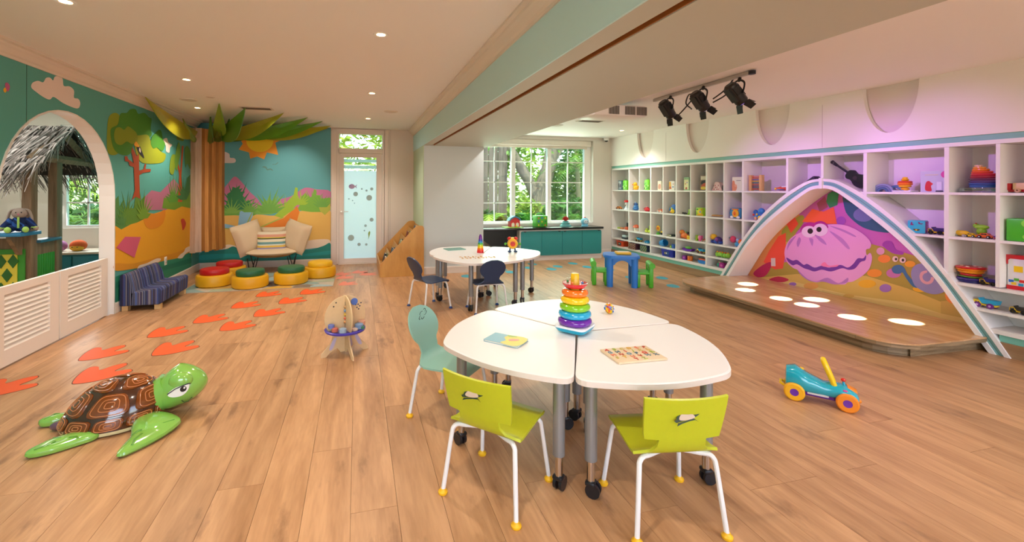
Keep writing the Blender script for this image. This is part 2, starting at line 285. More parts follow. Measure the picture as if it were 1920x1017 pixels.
# common materials
WHITE=M('#efe9e4',.45); WHITEW=M('#e8e2dc',.6,noise=.02,nscale=3); CHROME=M('#d8d8d8',.15,1); BLACK=M('#141416',.45); GREYM=M('#8f9090',.35,.6)
BLACKP=M('#1b1b20',.35); RED=M('#d6231d',.3); ORG=M('#f0781e',.3); YEL=M('#f6c518',.3); GRN=M('#5cb82a',.3); BLU=M('#2a7fd0',.3); CYAN=M('#18a8cc',.3); PUR=M('#6a2aa0',.3); PINK=M('#e25a96',.35); TEAL=M('#1f8f90',.35); WHT=M('#f2f0ec',.35); LIME=M('#a6cf2c',.35); NAVY=M('#1f3766',.4); WOODL=M('#dcae72',.5,noise=.1,nscale=25)
NICHE=[
 ('coral','#e8503c',2,0,[(5.016, 0.366),(4.931, 0.535),(4.792, 0.757),(4.68, 0.818),(4.684, 0.544),(4.723, 0.326),(4.845, 0.292)]),
 ('coral','#f0643c',2,0,[(4.458, 0.984),(4.328, 1.158),(4.191, 1.13),(4.067, 1.192),(4.029, 0.989),(4.202, 0.976)]),
 ('coral','#e04a3a',3,0,[(4.686, 0.967),(4.558, 1.038),(4.507, 0.951),(4.608, 0.821)]),
 ('reef_leaf','#9a9a3c',1,1,[(4.739, 0.838),(4.483, 1.066),(4.434, 0.986),(4.582, 0.779),(4.685, 0.694)]),
 ('reef_leaf','#2f8a5c',3,0,[(4.137, 1.348),(4.083, 1.384),(4.009, 1.361),(4.025, 1.216),(4.114, 1.179),(4.154, 1.257)]),
 ('reef_leaf','#9a4a6a',2,0,[(4.27, 1.23),(4.17, 1.324),(4.136, 1.189),(4.236, 1.127)]),
 ('reef_leaf','#b01a50',4,1,[(5.18, 0.178),(5.045, 0.308),(4.907, 0.384),(4.901, 0.307),(4.986, 0.175),(5.104, 0.133)]),
 ('reef_leaf','#c02a4a',4,1,[(4.929, 0.127),(4.79, 0.205),(4.636, 0.194),(4.736, 0.136)]),
 ('sea_blob','#2f5a80',2,1,[(3.957, 1.339),(3.828, 1.288),(3.639, 1.117),(3.481, 0.957),(3.567, 0.936),(3.75, 0.973),(3.906, 1.101),(3.951, 1.219)]),
 ('sea_blob','#6a70b0',3,1,[(3.639, 1.123),(3.649, 1.089),(3.677, 1.059),(3.718, 1.041),(3.764, 1.038),(3.806, 1.05),(3.836, 1.076),(3.847, 1.111),(3.836, 1.147),(3.806, 1.177),(3.764, 1.194),(3.718, 1.196),(3.677, 1.183),(3.649, 1.157)]),
 ('sea_blob','#9a4ab8',2,1,[(3.932, 1.034),(3.937, 1.011),(3.951, 0.992),(3.971, 0.98),(3.994, 0.978),(4.015, 0.986),(4.03, 1.004),(4.035, 1.027),(4.03, 1.05),(4.015, 1.07),(3.995, 1.081),(3.972, 1.083),(3.951, 1.074),(3.937, 1.056)]),
 ('sea_blob','#9a3aa8',2,1,[(3.553, 0.788),(3.523, 0.842),(3.464, 0.839),(3.43, 0.764),(3.364, 0.743),(3.372, 0.713),(3.463, 0.719)]),
 ('sand_band','#a8943c',1,0,[(5.075, 0.277),(4.684, 0.42),(3.656, 0.791),(3.3, 0.727),(3.004, 0.641),(3.003, 0.117),(3.33, 0.157),(4.579, 0.119),(5.134, 0.117)]),
 ('sand_band','#d8b45a',2,0,[(5.134, 0.117),(4.529, 0.288),(3.71, 0.422),(3.331, 0.366),(3.003, 0.28),(3.003, 0.117),(3.33, 0.147),(4.335, 0.114)]),
 ('sand_band','#e8c87a',3,0,[(5.134, 0.117),(4.529, 0.179),(3.902, 0.162),(3.33, 0.215),(3.003, 0.171),(3.003, 0.099),(3.33, 0.142),(4.335, 0.106)]),
 ('spot_dot','#f08a3c',4,1,[(3.477, 0.654),(3.482, 0.634),(3.498, 0.616),(3.522, 0.603),(3.548, 0.599),(3.572, 0.604),(3.589, 0.617),(3.595, 0.635),(3.589, 0.655),(3.572, 0.674),(3.548, 0.686),(3.522, 0.69),(3.498, 0.685),(3.482, 0.672)]),
 ('spot_dot','#e89030',4,1,[(3.557, 0.483),(3.564, 0.462),(3.583, 0.443),(3.612, 0.428),(3.644, 0.422),(3.673, 0.425),(3.694, 0.437),(3.701, 0.456),(3.694, 0.477),(3.674, 0.496),(3.644, 0.51),(3.612, 0.516),(3.584, 0.513),(3.564, 0.501)]),
 ('spot_dot','#f0b428',5,1,[(3.613, 0.353),(3.622, 0.332),(3.646, 0.311),(3.681, 0.294),(3.72, 0.285),(3.757, 0.286),(3.782, 0.297),(3.791, 0.315),(3.782, 0.337),(3.757, 0.359),(3.721, 0.375),(3.681, 0.383),(3.646, 0.382),(3.622, 0.371)]),
 ('spot_dot','#a070c0',5,1,[(3.467, 0.336),(3.472, 0.316),(3.487, 0.297),(3.509, 0.284),(3.534, 0.278),(3.556, 0.281),(3.572, 0.293),(3.578, 0.312),(3.572, 0.332),(3.556, 0.351),(3.534, 0.365),(3.51, 0.37),(3.488, 0.366),(3.472, 0.354)]),
 ('spot_dot','#a070c0',5,1,[(4.529, 0.155),(4.534, 0.143),(4.548, 0.132),(4.568, 0.122),(4.59, 0.118),(4.611, 0.118),(4.625, 0.123),(4.63, 0.133),(4.625, 0.145),(4.611, 0.156),(4.591, 0.165),(4.568, 0.17),(4.548, 0.17),(4.534, 0.164)]),
 ('spot_dot','#e0a050',5,1,[(4.243, 0.192),(4.252, 0.172),(4.278, 0.152),(4.315, 0.136),(4.356, 0.126),(4.394, 0.126),(4.421, 0.135),(4.431, 0.152),(4.421, 0.172),(4.395, 0.193),(4.357, 0.209),(4.315, 0.218),(4.278, 0.217),(4.253, 0.208)]),
 ('spot_dot','#f0b428',5,1,[(3.154, 0.4),(3.16, 0.384),(3.176, 0.368),(3.2, 0.356),(3.227, 0.35),(3.252, 0.351),(3.269, 0.359),(3.276, 0.373),(3.269, 0.389),(3.252, 0.405),(3.228, 0.417),(3.201, 0.422),(3.176, 0.421),(3.16, 0.413)]),
 ('spot_dot','#e88a3a',5,1,[(2.856, 0.405),(2.864, 0.365),(2.885, 0.329),(2.917, 0.304),(2.953, 0.295),(2.986, 0.304),(3.009, 0.329),(3.017, 0.367),(3.009, 0.408),(2.986, 0.444),(2.953, 0.469),(2.918, 0.477),(2.886, 0.466),(2.864, 0.441)]),
 ('spot_dot','#c070b0',4,1,[(3.38, 0.516),(3.386, 0.493),(3.404, 0.471),(3.431, 0.456),(3.461, 0.45),(3.488, 0.455),(3.507, 0.469),(3.514, 0.491),(3.507, 0.515),(3.488, 0.536),(3.461, 0.551),(3.431, 0.556),(3.404, 0.551),(3.386, 0.537)]),
 ('spot_dot','#d8a850',5,1,[(3.833, 0.163),(3.839, 0.15),(3.855, 0.137),(3.879, 0.127),(3.906, 0.12),(3.93, 0.119),(3.947, 0.124),(3.953, 0.134),(3.947, 0.147),(3.93, 0.16),(3.906, 0.171),(3.879, 0.177),(3.855, 0.178),(3.839, 0.173)]),
 ('spot_dot','#e0a0c0',4,1,[(3.532, 0.73),(3.535, 0.712),(3.546, 0.696),(3.561, 0.686),(3.579, 0.683),(3.594, 0.689),(3.605, 0.702),(3.609, 0.719),(3.605, 0.737),(3.595, 0.753),(3.579, 0.763),(3.562, 0.765),(3.546, 0.759),(3.536, 0.747)]),
 ('clam_shell','#e8a0dc',5,1,[(4.695, 0.518),(4.679, 0.632),(4.607, 0.752),(4.482, 0.838),(4.292, 0.915),(4.114, 0.976),(3.946, 0.983),(3.807, 0.937),(3.703, 0.863),(3.662, 0.795),(3.674, 0.741),(3.711, 0.721),(3.704, 0.66),(3.671, 0.69),(3.652, 0.651),(3.656, 0.588),(3.683, 0.501),(3.748, 0.415),(3.844, 0.332),(3.903, 0.309),(3.943, 0.274),(4.068, 0.257),(4.177, 0.264),(4.266, 0.233),(4.359, 0.238),(4.455, 0.278),(4.505, 0.341),(4.58, 0.364),(4.658, 0.424)]),
 ('shell_ridge','#b878c4',6,1,[(4.114, 0.96),(3.966, 0.933),(3.826, 0.871),(3.836, 0.855),(3.966, 0.906)]),
 ('shell_ridge','#b878c4',6,1,[(4.113, 0.897),(3.966, 0.823),(3.885, 0.724),(3.904, 0.704),(3.986, 0.777)]),
 ('shell_ridge','#b878c4',6,1,[(4.303, 0.851),(4.19, 0.787),(4.145, 0.724),(4.189, 0.734),(4.246, 0.774)]),
 ('shell_ridge','#b878c4',6,1,[(4.494, 0.777),(4.469, 0.743),(4.506, 0.647),(4.526, 0.7)]),
 ('shell_ridge','#b878c4',6,1,[(4.361, 0.779),(4.31, 0.773),(4.319, 0.686),(4.342, 0.723)]),
 ('shell_ridge','#b878c4',6,1,[(4.658, 0.585),(4.633, 0.7),(4.532, 0.797),(4.582, 0.718),(4.633, 0.638)]),
 ('shell_ridge','#b878c4',6,1,[(4.505, 0.341),(4.383, 0.256),(4.266, 0.245),(4.133, 0.318),(4.005, 0.277),(3.903, 0.363),(3.913, 0.303),(4.047, 0.252),(4.177, 0.259),(4.336, 0.231),(4.455, 0.278)]),
 ('clam_mouth','#6a2a9a',7,1,[(4.666, 0.485),(4.581, 0.457),(4.518, 0.476),(4.432, 0.426),(4.384, 0.446),(4.29, 0.415),(4.2, 0.454),(4.112, 0.446),(3.985, 0.501),(3.904, 0.483),(3.844, 0.536),(3.796, 0.608),(3.739, 0.617),(3.711, 0.659),(3.718, 0.599),(3.767, 0.57),(3.825, 0.486),(3.894, 0.458),(3.964, 0.465),(4.09, 0.403),(4.199, 0.405),(4.29, 0.366),(4.36, 0.374),(4.432, 0.385),(4.518, 0.418),(4.58, 0.395),(4.645, 0.436)]),
 ('clam_tongue','#f07ab0',8,1,[(4.211, 0.461),(4.166, 0.505),(4.112, 0.469),(4.006, 0.5),(4.037, 0.468),(4.155, 0.447)]),
 ('clam_eyelid','#a81a8a',7,1,[(4.463, 0.852),(4.446, 0.937),(4.362, 0.984),(4.269, 0.97),(4.251, 0.884)]),
 ('clam_eyelid','#a81a8a',7,1,[(4.304, 0.968),(4.235, 1.008),(4.162, 0.995),(4.129, 0.929),(4.28, 0.904)]),
 ('clam_eye','#f4d8ec',8,1,[(4.269, 0.873),(4.278, 0.841),(4.303, 0.813),(4.341, 0.795),(4.383, 0.79),(4.421, 0.801),(4.448, 0.824),(4.458, 0.855),(4.448, 0.888),(4.421, 0.916),(4.383, 0.933),(4.341, 0.937),(4.304, 0.926),(4.278, 0.903)]),
 ('clam_eye','#f4d8ec',8,1,[(4.131, 0.909),(4.139, 0.875),(4.163, 0.845),(4.199, 0.827),(4.239, 0.822),(4.275, 0.834),(4.301, 0.859),(4.31, 0.892),(4.301, 0.927),(4.276, 0.957),(4.24, 0.975),(4.2, 0.978),(4.164, 0.966),(4.14, 0.941)]),
 ('clam_pupil','#201018',9,1,[(4.31, 0.876),(4.314, 0.86),(4.323, 0.847),(4.337, 0.839),(4.353, 0.837),(4.367, 0.843),(4.377, 0.854),(4.381, 0.869),(4.377, 0.885),(4.367, 0.898),(4.353, 0.906),(4.338, 0.908),(4.324, 0.902),(4.314, 0.891)]),
 ('clam_pupil','#201018',9,1,[(4.204, 0.907),(4.207, 0.892),(4.215, 0.88),(4.228, 0.873),(4.242, 0.872),(4.255, 0.877),(4.264, 0.887),(4.267, 0.901),(4.264, 0.915),(4.255, 0.927),(4.242, 0.935),(4.228, 0.936),(4.215, 0.931),(4.207, 0.92)]),
 ('outlet_plate','#d8ccc8',10,0,[(4.893, 0.442),(4.827, 0.453),(4.823, 0.341),(4.89, 0.33)]),
]
NICHE2=[
 ('snail_body','#3a6a9a',5,1,[(3.463, 0.543),(3.441, 0.582),(3.394, 0.601),(3.353, 0.583),(3.324, 0.519),(3.279, 0.459),(3.235, 0.394),(3.279, 0.398),(3.336, 0.475),(3.365, 0.525),(3.394, 0.506),(3.441, 0.504)]),
 ('snail_shell','#8a86b4',6,1,[(3.291, 0.539),(3.268, 0.605),(3.219, 0.644),(3.16, 0.637),(3.076, 0.527),(3.015, 0.422),(3.076, 0.363),(3.159, 0.357),(3.246, 0.398),(3.279, 0.459)]),
 ('snail_spiral','#e0a8b0',7,1,[(3.16, 0.584),(3.203, 0.562),(3.219, 0.512),(3.202, 0.461),(3.159, 0.443),(3.117, 0.468),(3.102, 0.515),(3.123, 0.524),(3.133, 0.489),(3.159, 0.47),(3.186, 0.485),(3.194, 0.517),(3.181, 0.546),(3.158, 0.564)]),
 ('snail_eye','#f0d0c8',7,1,[(3.403, 0.663),(3.406, 0.649),(3.413, 0.637),(3.424, 0.629),(3.435, 0.627),(3.446, 0.632),(3.453, 0.641),(3.456, 0.655),(3.453, 0.669),(3.446, 0.681),(3.435, 0.688),(3.424, 0.69),(3.413, 0.685),(3.406, 0.676)]),
 ('snail_eye','#f0d0c8',7,1,[(3.335, 0.662),(3.338, 0.649),(3.345, 0.637),(3.356, 0.629),(3.369, 0.627),(3.38, 0.631),(3.388, 0.641),(3.391, 0.654),(3.388, 0.667),(3.38, 0.679),(3.369, 0.687),(3.357, 0.689),(3.346, 0.685),(3.338, 0.675)]),
 ('snail_pupil','#2a1a1a',8,1,[(3.412, 0.66),(3.413, 0.654),(3.416, 0.648),(3.42, 0.645),(3.425, 0.644),(3.429, 0.646),(3.432, 0.651),(3.433, 0.657),(3.432, 0.663),(3.429, 0.668),(3.425, 0.672),(3.42, 0.673),(3.416, 0.67),(3.413, 0.666)]),
 ('snail_pupil','#2a1a1a',8,1,[(3.349, 0.659),(3.35, 0.652),(3.353, 0.646),(3.358, 0.643),(3.363, 0.642),(3.368, 0.644),(3.371, 0.649),(3.372, 0.655),(3.371, 0.662),(3.368, 0.668),(3.363, 0.672),(3.358, 0.672),(3.353, 0.67),(3.35, 0.665)]),
 ('spot_dot','#e8a030',4,1,[(3.257, 0.634),(3.262, 0.619),(3.274, 0.605),(3.292, 0.596),(3.312, 0.592),(3.33, 0.596),(3.343, 0.605),(3.348, 0.619),(3.343, 0.634),(3.33, 0.648),(3.312, 0.657),(3.292, 0.66),(3.274, 0.657),(3.262, 0.647)]),
]
LEFTM=[
 ('sand_band','#e8a41c',1,1,[(5.695, 0.889),(5.695, 0.969),(5.895, 0.993),(6.327, 1.027),(7.01, 1.083),(7.13, 1.103),(7.451, 1.088),(7.731, 1.132),(7.943, 1.067),(8.201, 0.966),(8.209, 0.253),(6.844, 0.41),(5.98, 0.464),(5.698, 0.493)]),
 ('pink_hill','#b8708c',0,0,[(6.325, 1.25),(6.569, 1.36),(6.836, 1.334),(7.282, 1.525),(7.585, 1.382),(7.955, 1.324),(7.958, 1.037),(6.327, 1.116)]),
 ('sand_shade','#d8921c',2,1,[(5.698, 0.473),(5.698, 0.553),(6.107, 0.485),(6.844, 0.459),(7.458, 0.433),(7.926, 0.453),(7.966, 0.376),(6.845, 0.362),(6.107, 0.42)]),
 ('leafy_bush','#5c8a2c',2,0,[(5.895, 0.952),(5.974, 1.154),(6.101, 1.148),(6.165, 1.362),(6.256, 1.229),(6.396, 1.293),(6.35, 1.115),(6.472, 1.018),(6.19, 0.97)]),
 ('leafy_bush','#4c8440',1,0,[(5.695, 0.969),(5.692, 1.265),(5.756, 1.304),(5.776, 1.183),(5.873, 1.261),(5.854, 1.139),(5.995, 1.174),(5.934, 1.052),(6.039, 0.961),(5.816, 0.918)]),
 ('leafy_bush','#6f9a2c',2,0,[(6.894, 1.113),(6.95, 1.259),(7.129, 1.23),(7.189, 1.331),(7.35, 1.224),(7.448, 1.409),(7.622, 1.218),(7.94, 1.324),(7.943, 1.067),(7.588, 1.11),(7.319, 1.068)]),
 ('leafy_bush','#3c7a44',1,0,[(7.45, 1.222),(7.585, 1.436),(7.729, 1.354),(7.801, 1.55),(7.952, 1.611),(7.958, 1.095),(7.588, 1.137)]),
 ('tree_trunk','#a8451c',4,0,[(5.954, 1.207),(6.057, 1.256),(6.121, 1.362),(6.097, 1.64),(5.991, 1.656),(5.97, 1.697),(5.889, 1.702),(5.881, 1.757),(5.937, 1.761),(5.962, 1.727),(6.054, 1.701),(6.097, 1.683),(6.032, 1.827),(6.061, 1.882),(6.162, 1.773),(6.219, 1.82),(6.23, 1.602),(6.346, 1.629),(6.378, 1.698),(6.417, 1.689),(6.393, 1.631),(6.541, 1.637),(6.531, 1.602),(6.323, 1.579),(6.231, 1.548),(6.246, 1.339),(6.279, 1.251),(6.144, 1.286)]),
 ('tree_crown','#8a9a1a',1,1,[(5.516, 1.995),(5.549, 2.152),(5.656, 2.218),(5.768, 2.207),(5.788, 2.089),(5.848, 1.893),(5.733, 1.773),(5.587, 1.752),(5.517, 1.804)]),
 ('tree_crown','#4a8c28',2,1,[(5.586, 2.023),(5.731, 2.101),(5.787, 2.23),(5.925, 2.263),(6.007, 2.319),(6.135, 2.341),(6.202, 2.298),(6.363, 2.336),(6.485, 2.299),(6.561, 2.287),(6.537, 2.168),(6.563, 2.079),(6.438, 2.019),(6.272, 2.023),(6.095, 1.917),(6.011, 1.794),(5.81, 1.768),(5.641, 1.834)]),
 ('tree_crown','#9aa41e',3,1,[(6.138, 2.008),(6.272, 2.045),(6.463, 2.067),(6.563, 1.986),(6.831, 1.892),(7.003, 1.856),(6.917, 1.752),(6.617, 1.711),(6.322, 1.706),(6.184, 1.774),(6.117, 1.898)]),
 ('tree_crown','#8a9a20',4,1,[(5.651, 1.953),(5.676, 2.044),(5.769, 2.076),(5.866, 2.059),(5.946, 2.111),(6.051, 2.093),(6.159, 2.053),(6.182, 1.969),(6.052, 1.913),(5.927, 1.932),(5.809, 1.879),(5.695, 1.888)]),
 ('tree_crown','#4a8c28',4,1,[(6.538, 1.961),(6.563, 2.056),(6.666, 2.115),(6.773, 2.176),(6.856, 2.162),(6.897, 2.069),(6.972, 2.003),(6.887, 1.897),(6.721, 1.931),(6.616, 1.91)]),
 ('mural_cloud','#f0dccc',1,1,[(6.903, 2.045),(7.03, 2.094),(7.09, 2.04),(7.22, 2.014),(7.152, 1.969),(7.122, 1.896),(7.014, 1.907),(7.002, 1.981)]),
 ('toucan_body','#22222a',5,1,[(6.161, 1.881),(6.228, 1.908),(6.283, 1.858),(6.354, 1.768),(6.298, 1.782),(6.219, 1.82)]),
 ('toucan_beak','#e8a41c',6,1,[(6.095, 1.907),(6.138, 1.954),(6.192, 1.927),(6.228, 1.898),(6.161, 1.891)]),
 ('toucan_breast','#f0e8d8',6,1,[(6.228, 1.887),(6.255, 1.863),(6.256, 1.828),(6.219, 1.847)]),
 ('palm_trunk','#c0501c',3,0,[(7.437, 1.182),(7.48, 1.597),(7.344, 1.855),(7.377, 1.857),(7.527, 1.652),(7.579, 2.035),(7.649, 2.041),(7.569, 1.599),(7.602, 1.177)]),
 ('palm_frond','#8aa428',4,1,[(7.125, 1.637),(7.184, 1.844),(7.311, 1.879),(7.345, 1.75),(7.25, 1.59)]),
 ('palm_frond','#6a9a34',4,1,[(7.299, 1.8),(7.441, 2.075),(7.524, 1.949),(7.444, 1.755),(7.379, 1.646)]),
 ('palm_frond','#8a9420',4,1,[(7.374, 2.121),(7.44, 2.222),(7.612, 2.229),(7.649, 2.124),(7.509, 2.109)]),
 ('palm_frond','#5c9040',4,1,[(7.686, 1.962),(7.795, 2.055),(7.933, 1.953),(7.936, 1.696),(7.798, 1.775),(7.725, 1.715)]),
 ('beach_towel','#d0587a',4,0,[(5.704, 0.726),(5.896, 0.828),(6.274, 0.783),(6.115, 0.552)]),
 ('mural_crab','#c83a1c',4,1,[(7.549, 0.908),(7.661, 0.914),(7.749, 0.838),(7.699, 0.773),(7.62, 0.742),(7.591, 0.81)]),
 ('straw_nest','#e08a1c',3,1,[(6.341, 1.115),(6.471, 1.075),(6.729, 1.049),(6.981, 1.084),(6.953, 0.937),(6.785, 0.865),(6.523, 0.865),(6.375, 0.945)]),
 ('sea_band','#2c8c6c',3,0,[(5.699, 0.404),(6.107, 0.41),(6.578, 0.383),(6.845, 0.386),(7.459, 0.34),(7.966, 0.362),(8.208, 0.328),(8.214, -0.252),(5.702, -0.042)]),
 ('sea_wave','#1c7a60',4,0,[(5.699, 0.344),(6.108, 0.335),(6.845, 0.313),(7.967, 0.261),(8.209, 0.23),(8.209, 0.179),(6.846, 0.252),(6.108, 0.27),(5.7, 0.275)]),
 ('sea_foam','#ecd8c4',5,1,[(6.195, 0.394),(6.24, 0.436),(6.428, 0.431),(6.577, 0.441),(6.734, 0.447),(6.844, 0.423),(6.789, 0.395),(6.577, 0.395),(6.404, 0.367)]),
 ('sea_foam','#ecd8c4',5,1,[(7.425, 0.345),(7.526, 0.383),(7.666, 0.404),(7.738, 0.45),(7.911, 0.455),(7.966, 0.391),(7.739, 0.366),(7.596, 0.318)]),
]
LEFTM2=[
 ('mural_cloud','#ecdcd4',1,1,[(4.391, 2.217),(4.405, 2.259),(4.469, 2.29),(4.53, 2.292),(4.565, 2.337),(4.615, 2.353),(4.655, 2.338),(4.676, 2.374),(4.728, 2.394),(4.783, 2.383),(4.801, 2.323),(4.884, 2.337),(4.95, 2.312),(4.95, 2.245),(5.015, 2.247),(5.047, 2.211),(5.023, 2.161),(4.955, 2.149),(4.795, 2.164),(4.667, 2.195),(4.616, 2.162),(4.546, 2.164),(4.451, 2.191)]),
 ('butterfly_wing','#c05a8c',2,1,[(4.114, 2.183),(4.137, 2.197),(4.161, 2.172),(4.145, 2.132),(4.122, 2.139)]),
 ('butterfly_wing','#e8b020',3,1,[(4.096, 2.134),(4.114, 2.155),(4.127, 2.134),(4.111, 2.115)]),
 ('pink_hill','#a05878',1,1,[(4.012, 1.651),(4.055, 1.819),(4.101, 1.825),(4.132, 1.756),(4.163, 1.796),(4.195, 1.775),(4.195, 1.69),(4.133, 1.564),(4.013, 1.512)]),
]
SUNM=[
 ('pink_hill','#c0729c',1,1,[(-2.236, 1.33),(-2.147, 1.49),(-2.057, 1.59),(-1.966, 1.521),(-1.819, 1.331),(-1.67, 1.17),(-1.632, 0.967),(-2.235, 0.993)]),
 ('pink_hill','#c0729c',1,1,[(-1.445, 1.067),(-1.332, 1.189),(-1.142, 1.25),(-0.968, 1.374),(-0.871, 1.406),(-0.713, 1.375),(-0.454, 1.334),(-0.453, 1.061),(-1.445, 0.986)]),
 ('sun_rays','#f0981c',2,0,[(-1.978, 2.362),(-1.933, 2.374),(-1.375, 2.394),(-1.393, 2.322),(-1.317, 2.243),(-1.408, 2.199),(-1.358, 1.982),(-1.543, 2.022),(-1.589, 1.9),(-1.701, 1.948),(-1.812, 1.905),(-1.831, 2.015),(-1.995, 2.061),(-1.932, 2.163),(-1.996, 2.292)]),
 ('sun_disc','#f4cc14',3,1,[(-1.438, 2.239),(-1.446, 2.185),(-1.468, 2.134),(-1.503, 2.09),(-1.549, 2.056),(-1.602, 2.034),(-1.659, 2.026),(-1.715, 2.031),(-1.768, 2.051),(-1.813, 2.082),(-1.848, 2.124),(-1.87, 2.172),(-1.877, 2.225),(-1.87, 2.279),(-1.849, 2.329),(-1.814, 2.372),(-1.769, 2.407),(-1.717, 2.429),(-1.66, 2.438),(-1.603, 2.434),(-1.55, 2.415),(-1.504, 2.384),(-1.469, 2.342),(-1.446, 2.293)]),
 ('mural_cloud','#d8ccd0',2,1,[(-2.266, 2.005),(-2.203, 2.014),(-2.14, 1.978),(-2.131, 1.918),(-2.067, 1.91),(-2.04, 1.87),(-2.067, 1.83),(-2.184, 1.824),(-2.265, 1.836)]),
 ('mural_bird','#5c8a80',2,0,[(-1.63, 1.761),(-1.589, 1.782),(-1.551, 1.768),(-1.532, 1.728),(-1.486, 1.745),(-1.448, 1.719),(-1.442, 1.695),(-1.485, 1.719),(-1.538, 1.704),(-1.57, 1.748)]),
 ('mural_bird','#5c8a80',2,0,[(-1.454, 1.801),(-1.444, 1.821),(-1.407, 1.818),(-1.363, 1.853),(-1.354, 1.843),(-1.395, 1.806),(-1.426, 1.811)]),
]
SUNM2=[
 ('sand_band','#e4b45c',2,1,[(-2.322, 0.917),(-2.21, 0.937),(-1.945, 0.913),(-1.676, 0.931),(-1.441, 0.907),(-1.243, 0.948),(-0.961, 0.988),(-0.715, 1.008),(-0.59, 0.963),(-0.444, 0.984),(-0.442, 0.39),(-1.16, 0.388),(-1.557, 0.335),(-1.943, 0.347),(-2.32, 0.4)]),
 ('leafy_bush','#2c7c4c',2,0,[(-2.22, 0.978),(-2.192, 1.103),(-2.164, 1.207),(-2.174, 1.29),(-2.108, 1.332),(-2.089, 1.415),(-2.033, 1.395),(-1.966, 1.447),(-1.985, 1.374),(-1.928, 1.395),(-1.966, 1.332),(-1.889, 1.332),(-1.937, 1.269),(-1.889, 1.217),(-1.869, 1.101),(-1.831, 0.975)]),
 ('leafy_bush','#6ca444',3,0,[(-2.247, 0.916),(-2.229, 1.082),(-2.182, 1.082),(-2.164, 1.207),(-2.136, 1.113),(-2.079, 1.207),(-2.041, 1.102),(-1.984, 1.207),(-1.946, 1.123),(-1.831, 1.196),(-1.802, 1.08),(-1.753, 0.995),(-1.676, 0.952),(-1.753, 0.911),(-1.945, 0.923)]),
 ('leafy_bush','#7cb04c',3,0,[(-1.753, 0.953),(-1.676, 1.1),(-1.628, 1.079),(-1.579, 1.206),(-1.54, 1.163),(-1.482, 1.312),(-1.481, 1.206),(-1.442, 1.142),(-1.353, 1.28),(-1.383, 1.163),(-1.422, 1.099),(-1.303, 1.12),(-1.343, 1.056),(-1.283, 0.991),(-1.48, 0.929),(-1.676, 0.931)]),
 ('leafy_bush','#9cbc34',3,0,[(-1.421, 0.907),(-1.303, 1.013),(-1.223, 1.141),(-1.164, 1.205),(-1.103, 1.269),(-1.074, 1.41),(-1.033, 1.399),(-1.033, 1.226),(-1.002, 1.14),(-1.082, 1.054),(-1.163, 0.968),(-1.302, 0.863)]),
 ('leafy_bush','#78ac3c',4,0,[(-1.042, 1.01),(-0.982, 1.118),(-0.992, 1.226),(-0.901, 1.313),(-0.839, 1.226),(-0.788, 1.248),(-0.758, 1.378),(-0.716, 1.357),(-0.716, 1.269),(-0.654, 1.269),(-0.633, 1.204),(-0.456, 1.226),(-0.444, 1.072),(-0.59, 0.963),(-0.797, 0.965),(-0.961, 0.988)]),
 ('leafy_bush','#b0b444',5,0,[(-0.674, 1.073),(-0.591, 1.105),(-0.455, 1.116),(-0.444, 1.006),(-0.569, 0.908),(-0.653, 0.985)]),
 ('deck_chair','#8cbcd8',4,0,[(-2.228, 0.781),(-2.002, 0.725),(-1.965, 1.081),(-1.84, 1.08),(-1.754, 1.037),(-1.772, 0.89),(-1.83, 0.764),(-1.906, 0.682),(-2.228, 0.698)]),
 ('deck_chair_frame','#a4b04c',5,0,[(-2.228, 0.704),(-1.906, 0.686),(-1.754, 1.037),(-1.744, 1.027),(-1.887, 0.669),(-2.228, 0.688)]),
 ('deck_chair','#e07c20',4,0,[(-1.714, 0.682),(-1.44, 0.79),(-1.262, 0.862),(-1.153, 0.968),(-1.042, 1.075),(-1.001, 0.967),(-1.041, 0.816),(-1.111, 0.666),(-1.558, 0.675)]),
 ('deck_chair_frame','#a4b04c',5,0,[(-1.723, 0.678),(-1.441, 0.811),(-1.272, 0.884),(-1.262, 0.871),(-1.431, 0.792),(-1.675, 0.677)]),
 ('sea_foam','#ecd4bc',3,1,[(-2.32, 0.338),(-2.171, 0.416),(-2.038, 0.392),(-1.828, 0.344),(-1.439, 0.289),(-1.16, 0.345),(-0.959, 0.426),(-0.754, 0.464),(-0.547, 0.469),(-0.442, 0.434),(-0.442, 0.346),(-0.754, 0.311),(-1.039, 0.287),(-1.556, 0.25),(-1.943, 0.316),(-2.095, 0.372),(-2.208, 0.334)]),
 ('sea_band','#1c8478',4,1,[(-2.615, 0.285),(-2.32, 0.317),(-2.17, 0.343),(-2.076, 0.382),(-1.943, 0.326),(-1.556, 0.25),(-1.039, 0.277),(-0.795, 0.291),(-0.588, 0.35),(-0.452, 0.39),(-0.451, 0.104),(-1.159, 0.108),(-2.132, 0.061),(-2.614, 0.06)]),
 ('sea_wave','#1c9490',5,1,[(-2.615, 0.244),(-2.132, 0.259),(-1.556, 0.197),(-0.958, 0.209),(-0.452, 0.258),(-0.452, 0.192),(-0.958, 0.166),(-1.556, 0.144),(-2.132, 0.186),(-2.614, 0.162)]),
]

